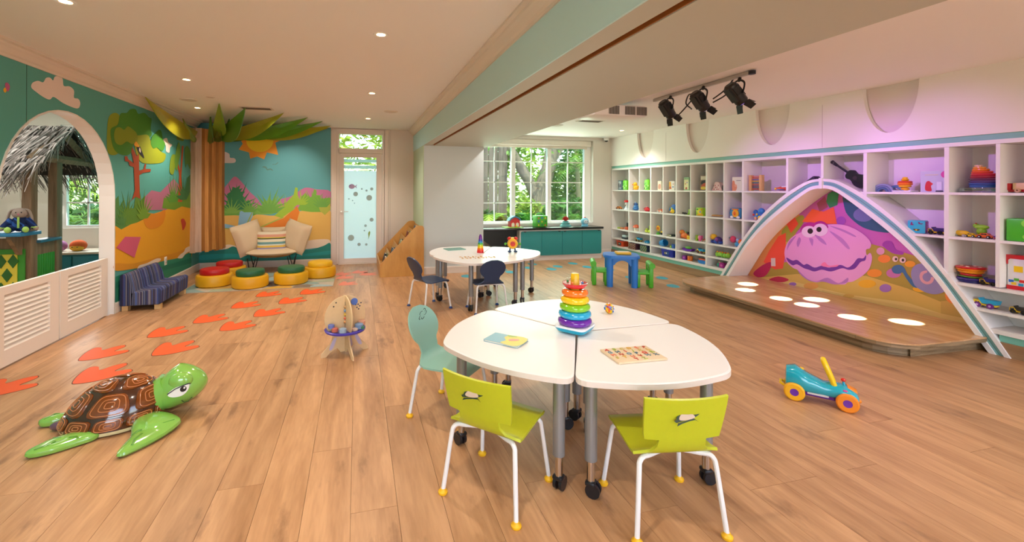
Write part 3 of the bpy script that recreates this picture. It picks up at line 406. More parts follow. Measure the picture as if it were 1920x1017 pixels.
def FAN(cx,cz,r,n,c,lay,seed):
    rn=random.Random(seed); P=[(cx-r*.35,cz-r*.12)]
    for k in range(n):
        a=pi-(k+.5)*pi/n; L=r*rn.uniform(.75,1.1)*(.7+.5*sin(a)); b=a+rn.uniform(-.1,.1)
        P.append((cx+L*cos(b),cz+L*sin(b))); a2=pi-(k+1)*pi/n
        if k<n-1: P.append((cx+r*.34*cos(a2),cz+r*.30*sin(a2)))
    return ('leafy_bush',c,lay,0,P+[(cx+r*.35,cz-r*.12)])
for k,(x,z,r,c) in enumerate(((-2.02,1.06,.38,'#2c7c4c'),(-1.82,1.0,.24,'#6ca444'),(-2.1,.98,.22,'#7cb04c'),(-1.5,1.0,.36,'#6ca444'),(-1.25,.99,.24,'#9cbc34'),(-.98,1.12,.22,'#9cbc34'),(-.78,1.10,.26,'#78ac3c'),(-.62,1.08,.24,'#6ca444'))): SUNM2.append(FAN(x,z,r,9,c,5+k%2,k))
for k,(y,z,r,c) in enumerate(((5.95,1.06,.26,'#5c8a2c'),(6.35,1.04,.30,'#6f9a2c'),(7.25,1.22,.32,'#5c9a34'),(7.65,1.25,.34,'#3c7a44'),(5.82,1.0,.16,'#4c8440'))): LEFTM.append(FAN(y,z,r,9,c,3+k%2,20+k))
# ================================================================== the room
Y0, Y1, XL, XR = -2.5, 8.37, -2.6, 5.28
# ---- floor: every board a plank of its own
OAK = wood('#cc9c70', '#a4764e', rough=.36, scale=(8,.9,8), knots='#6b452a', per_object=.09)
fb = B().use(M('#8a6242',.6)); fb.box(((XL+XR)/2+.1,(Y0+Y1)/2,-.03),(XR-XL+1.2,Y1-Y0,.03))
floor = struct(fb, 'floor', 'pale oak plank floor of the playroom', 'floor')
pm = {}
def plank_mesh(L):
    L=round(L,1)
    if L not in pm:
        b=B().use(OAK); b.box((0,0,-.0075),(.1985,L-.0018,.015)); o=b.build('plank',floor); pm[L]=o.data; return o
    o=bpy.data.objects.new('plank',pm[L]); COL.objects.link(o); o.parent=floor; return o
i=0; x=-2.623+.1
rnd=random.Random(3)
rest=B().use(OAK)
while x < XR+.3:
    y = 1.05-rnd.choice([0,.4,.9,1.2]) if x < 3.2 else 1.6-rnd.choice([0,.4,.8])
    rest.box((x,(Y0+y)/2,-.0075),(.1985,y-Y0-.002,.015))
    first=True
    while y < Y1-.05:
        L=rnd.choice([1.2,1.5,1.8,1.8]); L=min(L, round(Y1-y+.04,1))
        if L <= .25: break
        o=plank_mesh(L); o.location=(x,y+L/2,0); y+=L
    x+=.2
o=rest.build('plank_field',floor); o['kind']='stuff'
# ---- ceilings, beam, pier
CEIL=M('#f2ece8',.7)
struct(B().use(CEIL).box(((XL+1.04)/2,(Y0+Y1)/2,2.56),(1.04-XL,Y1-Y0+.2,.12)),'ceiling','smooth warm white ceiling over the mural side of the room','ceiling')
struct(B().use(CEIL).box(((2.1+5.8)/2,(Y0+Y1)/2,2.55),(3.7,Y1-Y0+.2,.12)),'ceiling_right','smooth white ceiling over the stage side of the room','ceiling')
BLUEB=M('#bfe6ea',.55); TANB=M('#bcbcb0',.6)
b=B().use(TANB).box((1.1025,(Y0+7.1)/2,2.36),(.125,7.1-Y0,.52)).box((1.6575,(Y0+7.1)/2,2.36),(.885,7.1-Y0,.52)).box((1.57,7.735,2.36),(1.06,1.27,.52))
b.use(BLUEB).box((1.035,(Y0+Y1)/2,2.36),(.012,Y1-Y0,.5195)); b.use(M('#2a1a12',.6)).box((1.19,(Y0+7.1)/2,2.4),(.05,7.1-Y0,.4))
b.use(M('#a8642a',.5)).box((1.212,(Y0+7.1)/2,2.13),(.006,7.1-Y0,.05))
beam=struct(b,'beam','broad boxed ceiling beam with a dark sliding door track','beam')
b=B().use(M('#d2dcde',.6)).box((1.553,7.735,1.05),(1.014,1.27,2.1)); b.use(M('#c4d6b4',.6)).box((1.042,7.735,1.05),(.012,1.27,2.1))
struct(b,'pier','pale grey wall pier standing under the ceiling beam','pier')
# ---- left wall with the arched opening
TEALW=M('#58a89e',.6,noise=.03,nscale=2)
arch=[(4.03,-.02),(4.03,1.3)]+[(4.85-.82*cos(R(a)),1.3+.8*sin(R(a))) for a in range(9,180,9)]+[(5.67,1.3),(5.67,-.02)]
poly=[(Y0,-.02)]+arch+[(Y1,-.02),(Y1,2.55),(Y0,2.55)]
wall_left=struct(B().use(TEALW).plate(poly,-.12,(XL,0,0),(0,1,0),(0,0,1),(1,0,0)),'wall_left','teal mural wall with a white arched opening','wall')
inner=[(4.85+(y-4.85)*(.82-.014)/.82, z if z < 1.31 else 1.3+(z-1.3)*(.786/.8)) for y,z in arch]
struct(B().use(WHITE).plate(arch+inner[::-1],.145,(XL-.135,0,0),(0,1,0),(0,0,1),(1,0,0)),'trim_1','white lining of the arched opening in the mural wall','trim')
B().use(M('#3f7468',.7)).box((XL+.001,4.34,2.2),(.002,.006,.6)).build('panel_seam',wall_left)
def mural(wall, items, O, U, N, base=0):
    for i_,(n,c,lay,sm,p) in enumerate(sorted(items,key=lambda q:q[2])):
        if sm: p=spl(p,4)
        B().use(M(c,.6)).plate(p,.0008,O,U,(0,0,1),N,z0=.002+.0001*base+.00018*i_).build(n,wall)
def arch_edge(z): return 5.69 if z<1.3 else (4.85+.83*math.sqrt(max(0,1-((z-1.3)/.81)**2))+.02 if z<2.1 else 4.9)
mural(wall_left,[(n,c,l,s,[(min(max(y,arch_edge(z)),7.99),z) for y,z in p]) for n,c,l,s,p in LEFTM],(XL,0,0),(0,1,0),(1,0,0),1)
mural(wall_left,[(n,c,l,s,[(min(y,4.0) if n=='pink_hill' else y,z) for y,z in p]) for n,c,l,s,p in LEFTM2],(XL,0,0),(0,1,0),(1,0,0),1)
# ---- back wall, mural side, with the garden door
poly=[(XL-.1,-.02),(-.36,-.02),(-.36,2.43),(.49,2.43),(.49,-.02),(1.04,-.02),(1.04,2.55),(XL-.1,2.55)]
wall_back=struct(B().use(M('#e2d4ca',.6)).plate(poly,-.12,(0,Y1,0),(1,0,0),(0,0,1),(0,-1,0)),'wall_back','back wall carrying the sunny beach mural and garden door','wall')
B().use(M('#5ba3ac',.6,noise=.03,nscale=2)).plate([(-2.6,.1),(-.47,.1),(-.47,2.5),(-2.6,2.5)],.002,(0,Y1,0),(1,0,0),(0,0,1),(0,-1,0)).build('mural_sky',wall_back)
def cl(p,a,b): return [(min(max(x,a),b),z) for x,z in p]
mural(wall_back,[(n,c,l,s,cl(p,-2.3,-.472)) for n,c,l,s,p in SUNM],(0,Y1,0),(1,0,0),(0,-1,0),2)
mural(wall_back,[(n,c,l,s,cl(p,-2.58,-.472)) for n,c,l,s,p in SUNM2],(0,Y1,0),(1,0,0),(0,-1,0),3)
B().use(M('#b8a89e',.7)).box((.60,Y1-.001,1.25),(.004,.002,2.5)).build('panel_seam',wall_back)
FRAME=M('#e6d6cc',.5)
d=bpy.data.objects.new('door_1',None); COL.objects.link(d); tag(d,'white framed garden door with frosted glass and a clear fanlight','door',kind='structure')
fr=B().use(FRAME)
for x,w in ((-.412,.1),(.53,.08)): fr.box((x,Y1-.012,1.24),(w,.03,2.48),bev=.004)
for x in (-.342,.466): fr.box((x,Y1+.03,1.22),(.036,.12,2.42))
fr.box((.06,Y1-.012,2.45),(.84,.03,.07)).box((.06,Y1+.03,2.087),(.79,.12,.085)).box((.06,Y1+.03,2.41),(.79,.12,.03)).box((.06,Y1+.03,.008),(.79,.12,.02))
fr.build('door_frame',d)
lf=B().use(FRAME).plate([(-.322,.02),(.444,.02),(.444,2.04),(-.322,2.04)],.045,(0,Y1+.05,0),(1,0,0),(0,0,1),(0,-1,0),holes=[[(-.24,.1),(-.24,1.97),(.345,1.97),(.345,.1)]]); leaf=lf.build('door_leaf',d)
B().use(frosted('frosted_glass','#fafffa')).box((.0525,Y1+.03,.91),(.585,.008,1.62)).build('frosted_pane',leaf)
st=frosted('frosted_glass_strip','#e4f0ec')
for z,h in ((1.78,.06),(1.895,.055)): B().use(st).box((.0525,Y1+.03,z+.01),(.585,.008,h)).build('frosted_strip',leaf)
B().use(mix_glass('clear_glass','#f6fff8',.93)).box((.0525,Y1+.034,1.85),(.585,.004,.25)).build('clear_pane',leaf)
B().use(mix_glass('fanlight_glass','#fbfff6',.93)).box((.06,Y1+.03,2.265),(.77,.006,.28)).build('fanlight_pane',d)
hd=B().use(CHROME).cyl((-.28,Y1+.005,.97),(-.28,Y1-.04,.97),.012).tube([(-.28,Y1-.04,.97),(-.2,Y1-.045,.97),(-.16,Y1-.045,.97)],.009); hd.build('door_handle',leaf)
G1=M('#a9bab8',.6); gl=Y1+.0245
for x,z,r in ((-.03,1.29,.042),(.215,1.22,.052),(.08,1.385,.016),(.165,1.355,.02),(.26,1.385,.028),(-.15,1.2,.014),(-.085,1.17,.012),(-.05,1.12,.01),(.26,.81,.036),(.15,.70,.024),(.13,.61,.014),(-.11,.48,.056),(.035,.355,.03),(.165,.35,.022)):
    B().use(G1).plate(circle(r,16,x,z),.002,(0,gl,0),(1,0,0),(0,0,1),(0,-1,0)).build('bubble_print',leaf)
b=B().use(M('#b49ac0',.6)).plate(circle(.055,16,-.1,1.43,.045),.002,(0,gl,0),(1,0,0),(0,0,1),(0,-1,0)).plate([(-.05,1.43),(-.005,1.47),(-.02,1.43),(-.005,1.39)],.002,(0,gl,0),(1,0,0),(0,0,1),(0,-1,0))
b.use(M('#5a3a78',.6)).plate(circle(.008,8,-.13,1.445),.001,(0,gl-.002,0),(1,0,0),(0,0,1),(0,-1,0)); b.build('fish_print',leaf)
B().use(M('#9aa84c',.6)).plate(spl([(.2,.56),(.225,.60),(.235,.57),(.225,.52),(.21,.47),(.2,.44),(.205,.50)],3),.002,(0,gl,0),(1,0,0),(0,0,1),(0,-1,0)).build('seahorse_print',leaf)
# ---- window wall
poly=[(2.05,-.02),(5.8,-.02),(5.8,2.55),(2.05,2.55)]; hole=[(2.2,.70),(2.2,2.42),(4.85,2.42),(4.85,.70)]
wall_window=struct(B().use(M('#d9d2c8',.6)).plate(poly,-.2,(0,Y1,0),(1,0,0),(0,0,1),(0,-1,0),holes=[hole]),'wall_window','pale wall around the wide garden window','wall')
w=bpy.data.objects.new('window_1',None); COL.objects.link(w); tag(w,'wide white window of three sashes with glazing bars facing the garden','window',kind='structure')
yw=Y1+.14; b=B().use(WHT)
b.box((4.775,yw,1.56),(.15,.08,1.72)).box((3.5,yw,.715),(2.7,.09,.04)).box((2.25,yw,1.56),(.1,.08,1.72)).box((3.5,yw,2.385),(2.6,.08,.08))
for x in (3.093,3.889): b.box((x,yw,1.54),(.085,.08,1.72))
b.build('window_frame',w); B().use(WHT).box((3.5,Y1+.07,.69),(2.66,.16,.03)).build('window_sill',w)
GL=mix_glass('window_glass','#f4fff6',.94)
for x0,x1,xm in ((2.3,3.05,2.697),(3.135,3.847,3.5),(3.93,4.70,4.326)):
    B().use(GL).box(((x0+x1)/2,yw+.01,1.54),(x1-x0,.005,1.66)).build('window_pane',w)
    B().use(WHT).box((xm,yw,1.54),(.018,.03,1.66)).build('glazing_bar',w)
    for z in (1.96,1.534,1.108): B().use(WHT).box(((x0+x1)/2,yw,z),(x1-x0,.03,.018)).build('glazing_bar',w)
bl=B().use(M('#e6ded2',.7)).box((3.52,Y1+.06,2.36),(2.6,.07,.12),bev=.01).box((3.5,Y1+.08,2.275),(2.5,.006,.05)).box((3.5,Y1+.08,2.255),(2.5,.016,.018)); bl.build('roller_blind',w)
# ---- right side: shell wall, upper frieze with half-round bubbles
struct(B().use(WHITEW).box((5.73,(Y0+Y1)/2,1.25),(.06,Y1-Y0+.4,2.6)),'wall_right','white wall behind the toy shelving','wall')
FR=M('#ece4dc',.6)
poly=[(Y0,1.89),(Y1,1.89),(Y1,2.5)]
for c in (7.22,5.91,4.597,3.28,1.97): poly+=[(c+.245*cos(R(a)),2.5-.51*sin(R(a))) for a in range(0,181,9)]
poly+=[(Y0,2.5)]
frieze=struct(B().use(FR).plate(poly,-.05,(5.28,0,0),(0,1,0),(0,0,1),(-1,0,0)),'wall_right_frieze','white upper wall with half round recesses above the toy shelves','wall')
B().use(M('#e2d6cc',.6)).box((5.345,(Y0+Y1)/2,2.2),(.02,Y1-Y0,.66)).build('recess_back',frieze)
for y in (6.64,3.95,2.28): B().use(M('#cfc2bc',.7)).box((5.279,y,2.15),(.003,.004,.5)).build('panel_seam',frieze)
B().use(M('#7fb8a8',.5)).box((5.33,(Y0+Y1)/2,1.865),(.06,Y1-Y0,.052)).build('shadow_gap_band',frieze)
# ---- wall behind the camera; its two openings are added to frame the fill lights
poly=[(XL-.1,-.02),(5.8,-.02),(5.8,2.6),(XL-.1,2.6)]
h1=[(-2.1,.5),(-2.1,2.4),(.5,2.4),(.5,.5)]; h2=[(2.1,.5),(2.1,2.4),(4.7,2.4),(4.7,.5)]
struct(B().use(WHITEW).plate(poly,-.1,(0,Y0,0),(1,0,0),(0,0,1),(0,1,0),holes=[h1,h2]),'wall_rear','white wall with two added wide openings behind the viewer','wall')
# ---- cornices and baseboards
def run(prof, p0, p1, out):
    """a moulding: profile points (distance from the wall, height) swept from p0 to p1."""
    p0,p1,out=V(p0),V(p1),V(out); vs=[p0+out*a+V((0,0,z)) for a,z in prof]+[p1+out*a+V((0,0,z)) for a,z in prof]; n=len(prof)
    return vs, [[i,(i+1)%n,(i+1)%n+n,i+n] for i in range(n)]+[list(range(n))[::-1],list(range(n,2*n))]
CROWN=[(0,2.39),(.012,2.39),(.014,2.41),(.03,2.42),(.05,2.45),(.065,2.465),(.07,2.478),(.1,2.482),(.1,2.5),(0,2.5)]
CM=M('#e6d8ca',.5)
struct(B().use(CM).add(*run(CROWN,(XL,Y0,0),(XL,8.2,0),(1,0,0))),'trim_2','stepped cream cornice along the top of the mural wall','trim')
struct(B().use(CM).add(*run(CROWN,(1.029,Y0,0),(1.029,Y1,0),(-1,0,0))),'trim_3','stepped cream cornice along the top of the ceiling beam','trim')
BASE=[(0,0),(.014,0),(.014,.1),(.008,.115),(0,.118)]; BM=M('#e8dcd0',.5)
for nm,p0,p1,o_,lb in (('baseboard_left',(XL,5.68,0),(XL,8.35,0),(1,0,0),'white baseboard under the mural wall'),('baseboard_back',(XL,Y1,0),(-.465,Y1,0),(0,-1,0),'white baseboard under the beach mural'),
    ('baseboard_back.001',(.57,Y1,0),(1.03,Y1,0),(0,-1,0),'white baseboard right of the garden door'),('baseboard_pier',(1.04,7.1,0),(2.06,7.1,0),(0,-1,0),'white baseboard along the front of the pier'),
    ('baseboard_pier.001',(1.036,7.1,0),(1.036,8.35,0),(-1,0,0),'white baseboard along the side of the pier'),('baseboard_window',(2.06,Y1,0),(5.28,Y1,0),(0,-1,0),'white baseboard under the garden window wall')):
    struct(B().use(BM).add(*run(BASE,p0,p1,o_)),nm,lb,'baseboard')
# ---- side room seen through the arch
SR=M('#e9e4da',.6)
struct(B().use(OAK).box((-4.2,5.2,-.02),(3.0,5.6,.04)),'floor_side_room','plank floor of the side room behind the arch','floor')
struct(B().use(SR).plate([(-5.7,0),(-2.72,0),(-2.72,2.5),(-5.7,2.5)],-.12,(0,7.6,0),(1,0,0),(0,0,1),(0,-1,0),holes=[[(-4.15,.80),(-4.15,2.3),(-2.95,2.3),(-2.95,.80)]]),'wall_side_back','cream back wall of the side room with a window','wall')
struct(B().use(SR).box((-5.75,5.2,1.25),(.1,5,2.5)),'wall_side_left','cream far wall of the side room','wall')
struct(B().use(SR).box((-4.2,2.75,1.25),(3.0,.1,2.5)),'wall_side_front','cream near wall of the side room','wall')
struct(B().use(SR).box((-4.2,5.2,2.56),(3.2,5.2,.12)),'ceiling_side','white ceiling of the side room','ceiling')
w2=bpy.data.objects.new('window_2',None); COL.objects.link(w2); tag(w2,'white side room window with glazing bars behind the play hut','window',kind='structure')
b=B().use(WHT); yw=7.66
for x in (-4.12,-2.98): b.box((x,yw,1.55),(.06,.06,1.5))
for z in (.815,2.28): b.box((-3.55,yw,z),(1.2,.08,.05))
b.build('window_frame',w2)
for x in (-3.55,-3.27,-3.83): B().use(WHT).box((x,yw,1.55),(.022,.03,1.44)).build('glazing_bar',w2)
for z in (1.17,1.54,1.91): B().use(WHT).box((-3.55,yw,z),(1.1,.03,.022)).build('glazing_bar',w2)
B().use(GL).box((-3.55,yw+.01,1.55),(1.1,.005,1.44)).build('window_pane',w2)
# ================================================================== toy shelving, arch and stage
AC=3.95
HO=[(0,1.533),(.14,1.515),(.28,1.45),(.47,1.33),(.72,1.12),(.92,.91),(1.10,.68),(1.28,.42),(1.42,.20),(1.54,0)]
HI=[(0,1.422),(.13,1.395),(.30,1.28),(.50,1.12),(.70,.95),(.88,.77),(1.05,.56),(1.19,.34),(1.33,.12),(1.41,0)]
HO=spl(HO,4,False); HI=spl(HI,4,False)
def zarch(y):
    t=abs(y-AC)
    for (a,za),(b,zb) in zip(HO,HO[1:]):
        if a<=t<=b: return za+(zb-za)*(t-a)/(b-a)
    return 0
def tarch(z):
    for (a,za),(b,zb) in zip(HO,HO[1:]):
        if zb<=z<=za: return a+(b-a)*(za-z)/(za-zb+1e-9)
    return 0
SHW=M('#e9e3de',.5)
sh=thing('toy_shelving','white built in cube shelving full of toys along the stage wall','shelving',(5.28,8.35,0))
def kid(b,name,par,off): 
    for i,p in enumerate(b.v): b.v[i]=(p[0]-off[0],p[1]-off[1],p[2]-off[2])
    return b.build(name,par)
OF=(5.28,8.35,0); YE=1.9
full=lambda h:[(AC-t,z) for t,z in h[::-1]]+[(AC+t,z) for t,z in h[1:]]
kid(B().use(SHW).plate([(YE,.0),(AC-1.54,0)]+[(AC-t,z) for t,z in HO[::-1]]+[(AC+t,z) for t,z in HO[1:]]+[(8.36,0),(8.36,1.84),(YE,1.84)],-.015,(5.6,0,0),(0,1,0),(0,0,1),(-1,0,0)),'back_panel',sh,OF)
for y,lo,w in ((8.345,.2,.025),(7.733,.2,.024),(7.397,.576,.018),(7.056,.2,.03),(6.717,.576,.018),(6.384,.2,.024),(6.052,.576,.018),(5.712,.2,.034),(5.376,.576,.02),(5.043,.576,.03),(4.384,.2,.03),(3.95,1.5,.03),(3.502,.2,.034),(2.829,.2,.034),(2.493,.576,.026),(2.157,.576,.024),(1.9,.2,.03)):
    z0=max(lo,zarch(y)-.01)
    kid(B().use(SHW).box((5.44,y,(z0+1.80)/2),(.318,w,1.80-z0)),'divider',sh,OF)
for z,t in ((1.371,.022),(.965,.022),(.554,.024),(.356,.022),(.195,.036),(1.82,.036)):
    ta=tarch(z+t/2); segs=[(YE,8.345)] if ta<=0 or z>1.6 else [(YE,AC-ta),(AC+ta,8.345)]
    for a,b_ in segs: kid(B().use(SHW).box((5.44,(a+b_)/2,z),(.316,b_-a,t)),'shelf_board',sh,OF)
GB=M('#7cc0ae',.5); WB=wood('#a88460','#8a6848',.5,(14,1,14),per_object=.05)
for a,b_ in ((YE,AC-1.46),(AC+1.46,8.36)):
    kid(B().use(GB).box((5.35,(a+b_)/2,.148),(.1,b_-a,.062)),'base_band',sh,OF)
    kid(B().use(WB).box((5.34,(a+b_)/2,.058),(.11,b_-a,.116)),'wood_plinth',sh,OF)
# ---- arch surround
ar=thing('stage_arch','white and teal arched surround framing the little stage','arch',(5.28,AC,0)); OA=(5.28,AC,0)
lp=lambda k:[(a+(c-a)*k,b+(d_-b)*k) for (a,b),(c,d_) in zip(HO,HI)]
def band(k0,k1,x,t,m,name):
    A=full(lp(k0)); Bq=full(lp(k1)); kid(B().use(m).plate(A+Bq[::-1],t,(x,0,0),(0,1,0),(0,0,1),(-1,0,0)),name,ar,OA)
AW=M('#efe8e6',.45)
band(0,.28,5.29,.02,AW,'outer_band'); band(.67,1,5.29,.02,AW,'inner_band'); band(.27,.68,5.295,.012,M('#7fb4b4',.5),'teal_groove'); band(.49,.52,5.2835,.003,M('#5f9390',.5),'groove_bead')
o_=full(lp(.02)); i_=full(lp(1.0)); kid(B().use(AW).plate(o_+i_[::-1],-.325,(5.29,0,0),(0,1,0),(0,0,1),(-1,0,0)),'soffit',ar,OA)
kid(B().use(AW).box((5.275,AC,1.478),(.05,.034,.125)),'keystone',ar,OA)
# ---- painted back of the stage niche
nb=B().use(M('#c060b8',.6)).plate(full(lp(.9)),-.02,(5.625,0,0),(0,1,0),(0,0,1),(-1,0,0))
niche=struct(nb,'wall_niche','painted reef mural with a pink clam at the back of the stage','wall')
NICHE2.append(('sand_band','#c8a452',2,0,[(2.5,.0),(3.05,.0),(3.05,.30),(2.85,.36),(2.5,.36)])); NICHE2.append(('sand_band','#e0bc70',3,0,[(2.5,.0),(4.2,.0),(4.2,.15),(3.3,.175),(2.5,.18)])); NICHE.insert(0,('coral','#d98a52',0,1,[(5.25,.1),(5.2,.5),(4.95,.75),(4.7,1.0),(4.5,1.1),(4.55,.8),(4.7,.5),(4.75,.1)])); NICHE.insert(1,('coral','#c8b04a',1,1,[(4.95,.45),(4.8,.72),(4.62,.86),(4.66,.6),(4.75,.35),(4.85,.25)]))
mural(niche,NICHE+NICHE2,(5.625,0,0),(0,1,0),(-1,0,0),1)
# ---- stage
st=thing('stage_platform','low honey coloured plywood stage platform with rounded front corners','stage',(4.95,AC,0)); OS=(4.95,AC,0)
OAKS=wood('#dcae80','#c08e60',rough=.22,scale=(10,1.0,10),per_object=.05,coat=.15)
SIDE=wood('#a98e6c','#6e5638',.5,(3,.6,40),per_object=.04)
def stage_outline(d): 
    x0,ya,yb=4.26+d,2.55+d,5.34-d
    return [(5.61,ya),(4.50,ya+.02)]+[(4.26+d+.27-.27*sin(R(a)),ya+.29-.27*cos(R(a))) for a in (10,30,50,70,85)]+[(x0+.03,3.4),(x0+.07,4.4)]+[(4.33+d+.33-.33*cos(R(a)),yb-.33+.30*sin(R(a))) for a in (5,25,45,65,85)]+[(5.61,yb)]
def clipY(p,a,b):
    out=[]
    def cut(poly,f):
        r=[]
        for i in range(len(poly)):
            q,s=poly[i-1],poly[i]; fq,fs=f(q),f(s)
            if fq*fs<0: t=fq/(fq-fs); r.append((q[0]+(s[0]-q[0])*t,q[1]+(s[1]-q[1])*t))
            if fs>=0: r.append(s)
        return r
    return cut(cut(p,lambda q:q[1]-a),lambda q:b-q[1])
for a,b_ in ((2.5,2.90),(2.902,3.49),(3.492,4.50),(4.502,5.4)):
    pl=clipY(stage_outline(0),a,b_)
    kid(B().use(OAKS).plate(pl,.012,(0,0,.118)),'stage_board',st,OS)
    kid(B().use(SIDE).plate(pl,.03,(0,0,.087)),'board_edge',st,OS)
kid(B().use(SIDE).plate(stage_outline(.07),.086,(0,0,0)),'stage_plinth',st,OS)
# ================================================================== counter under the garden window
cb=thing('window_cabinet','low white cabinet with four teal doors under the garden window','cabinet',(3.92,7.93,0)); OC=(3.92,7.93,0)
kid(B().use(M('#e2d8d0',.5)).box((3.915,8.15,.3),(1.77,.42,.598)),'body',cb,OC)
TD=M('#2a8c8c',.4)
for k in range(4):
    x0=3.055+k*.4345; x1=x0+.427; r=.03
    p=[(x0,.1),(x1,.1),(x1,.575),(x0,.575)]
    if k==3: p=[(x0,.1)]+[(x1-r+r*cos(R(a)),.1+r+r*sin(R(a))) for a in (-90,-45,0)]+[(x1-r+r*cos(R(a)),.575-r+r*sin(R(a))) for a in (0,45,90)]+[(x0,.575)]
    if k==0: p=[(x0+r-r*cos(R(a)),.1+r-r*sin(R(a))) for a in (0,45,90)]+[(x1,.1),(x1,.575)]+[(x0+r-r*sin(R(a)),.575-r+r*cos(R(a))) for a in (0,45,90)]
    dr=kid(B().use(TD).plate(p,.018,(0,7.941,0),(1,0,0),(0,0,1),(0,-1,0)),'cabinet_door',cb,OC)
    xh=(x0+.08,x1-.06,x0+.05,x1-.06)[k]
    hb=B().use(BLACK).plate([(xh-.03,.575),(xh+.03,.575)]+[(xh+.03*cos(R(a)),.575-.018*sin(R(a))) for a in range(20,180,20)],.003,(0,7.923,0),(1,0,0),(0,0,1),(0,-1,0))
    kid(hb,'finger_notch',dr,OC)
ct=thing('counter_top','long black worktop under the garden window with a sloping black support','worktop',(3.4,8.13,.6)); OT=(3.4,8.13,.6)
kid(B().use(M('#17181c',.18)).box((3.435,8.125,.621),(2.76,.47,.04),bev=.004),'slab',ct,OT)
kid(B().use(M('#0d0d12',.3)).plate([(2.08,.6),(3.02,.6),(3.02,.1),(2.86,.1),(2.62,.2)],.03,(0,8.1,0),(1,0,0),(0,0,1),(0,-1,0)),'bracket',ct,OT)
# ================================================================== louvred half doors in the arch
LV=M('#efe4d8',.45)
for nm,ya,yb,lb in (('near',4.05,4.80,'white louvred half door nearer the viewer in the arched opening'),('far',4.82,5.60,'white louvred half door beside the right jamb of the arch')):
    g=thing('half_door',lb,'gate',(-2.64,ya,0),group='louvred half doors of the arch'); og=(-2.64,ya,0)
    kid(B().use(LV).plate([(ya,.012),(yb,.012),(yb,.628),(ya,.628)],.034,(-2.66,0,0),(0,1,0),(0,0,1),(1,0,0),holes=[[(ya+.11,.135),(ya+.11,.565),(yb-.12,.565),(yb-.12,.135)]]),'gate_frame',g,og)
    for k in range(11):
        z=.155+k*.039
        kid(B().use(LV).box((-2.644,(ya+yb)/2-.005,z),(.056,yb-ya-.225,.006),rot=MX.Rotation(R(52),3,'Y')),'slat',g,og)
    kid(B().use(CHROME).box((-2.63,yb-.03,.30),(.006,.02,.06)),'hinge',g,og)
# ================================================================== palm tree in the corner
pt=thing('palm_tree','wooden board palm trunk in the corner with big green leaves','decoration',(-2.42,8.2,.34)); OP=(-2.42,8.2,.34)
BRK=[wood('#c98a4a','#a4622a',.45,(20,20,1.2),per_object=.06),wood('#d89a52','#b0702f',.45,(20,20,1.2),per_object=.06)]
PALE=wood('#c4a48c','#a88870',.5,(20,20,1.2),per_object=.04)
plan=[(-2.597,7.94),(-2.52,7.925),(-2.44,7.95),(-2.415,8.02),(-2.37,8.05),(-2.345,8.12),(-2.30,8.16),(-2.275,8.24),(-2.235,8.28),(-2.215,8.366)]
for k,(a,b_) in enumerate(zip(plan,plan[1:])):
    m_=PALE if k<2 else BRK[k%2]
    n_=V((b_[1]-a[1],a[0]-b_[0],0)).normalized(); zb=.345+.012*(k%3); vs=[]
    for z,s in ((zb,1.06),(.9,1.0),(2.36,1.0)):
        for q in (a,b_):
            for d_ in (0,-.03): p=V((-2.6+(q[0]+2.6)*s,8.37+(q[1]-8.37)*s,z))+n_*(d_+.006*(k%2)); vs.append((max(p.x,-2.597),min(p.y,8.367),p.z))
    fs=[]
    for i in (0,4): fs+=[[i,i+2,i+6,i+4],[i+1,i+5,i+7,i+3],[i,i+4,i+5,i+1],[i+2,i+3,i+7,i+6]]
    fs+=[[0,1,3,2],[8,10,11,9]]
    kid(B().use(m_).add(vs,fs),'trunk_board',pt,OP)
def leaf(base,tip,belly,w,col,notch=0):
    base,tip,belly=V(base),V(tip),V(belly).normalized(); ax=tip-base; nrm=ax.normalized().cross(belly).normalized(); N=16; vs=[]
    for i in range(N+1):
        t=i/N; prof=(max(0,sin(pi*t**.85)))**.9*(1-.25*t)*w*1.1 if 0<t<1 else 0
        if notch and 3<i<N-1 and i%4==0: prof*=.86
        sag=V((0,0,-.10*sin(pi*t)*w/.3)); c=base+ax*t+sag*.2
        for k,q in enumerate((0,.5,1)):
            p=c+belly*prof*q+nrm*(.035*sin(pi*q)*sin(pi*t)+.012*q*q*sin(2.2*pi*t))
            p.z=min(p.z,2.488); vs+= [p+nrm*.006,p-nrm*.006]
    fs=[]
    for i in range(N):
        a,b_=i*6,(i+1)*6
        for k in (0,2): fs+=[[a+k,a+k+2,b_+k+2,b_+k],[a+k+1,b_+k+1,b_+k+3,a+k+3]]
        fs+=[[a,b_,b_+1,a+1],[a+4,a+5,b_+5,b_+4]]
    kid(B().use(M(col,.35,noise=.18,nscale=5)).add(vs,fs,True),'palm_leaf',pt,OP)
bs=(-2.36,8.1,2.27)
leaf((-2.5,7.95,2.30),(-2.44,5.99,2.47),(-.04,-.02,-1),.24,'#a8a020')
leaf((-2.50,7.9,2.18),(-2.46,7.2,2.40),(-.03,.1,-1),.14,'#7c8a20')
leaf(bs,(-1.72,6.23,2.47),(.75,.2,-.55),.20,'#84a424')
leaf(bs,(-1.47,6.47,2.47),(.45,.3,-.7),.27,'#588e24')
leaf(bs,(-1.02,6.73,2.47),(.3,.5,-.5),.25,'#98a024')
leaf((-2.2,8.2,2.30),(-.74,7.09,2.47),(.2,.6,-.5),.26,'#5c9a26')
leaf((-2.0,8.25,2.34),(-.55,7.43,2.47),(.1,.6,-.5),.23,'#62a02a')
leaf((-1.9,8.3,2.38),(-.44,7.83,2.46),(.1,.45,-.75),.21,'#a8a828')
leaf((-1.5,8.3,2.41),(-.47,8.0,2.45),(.1,.2,-1),.12,'#a89c1c')
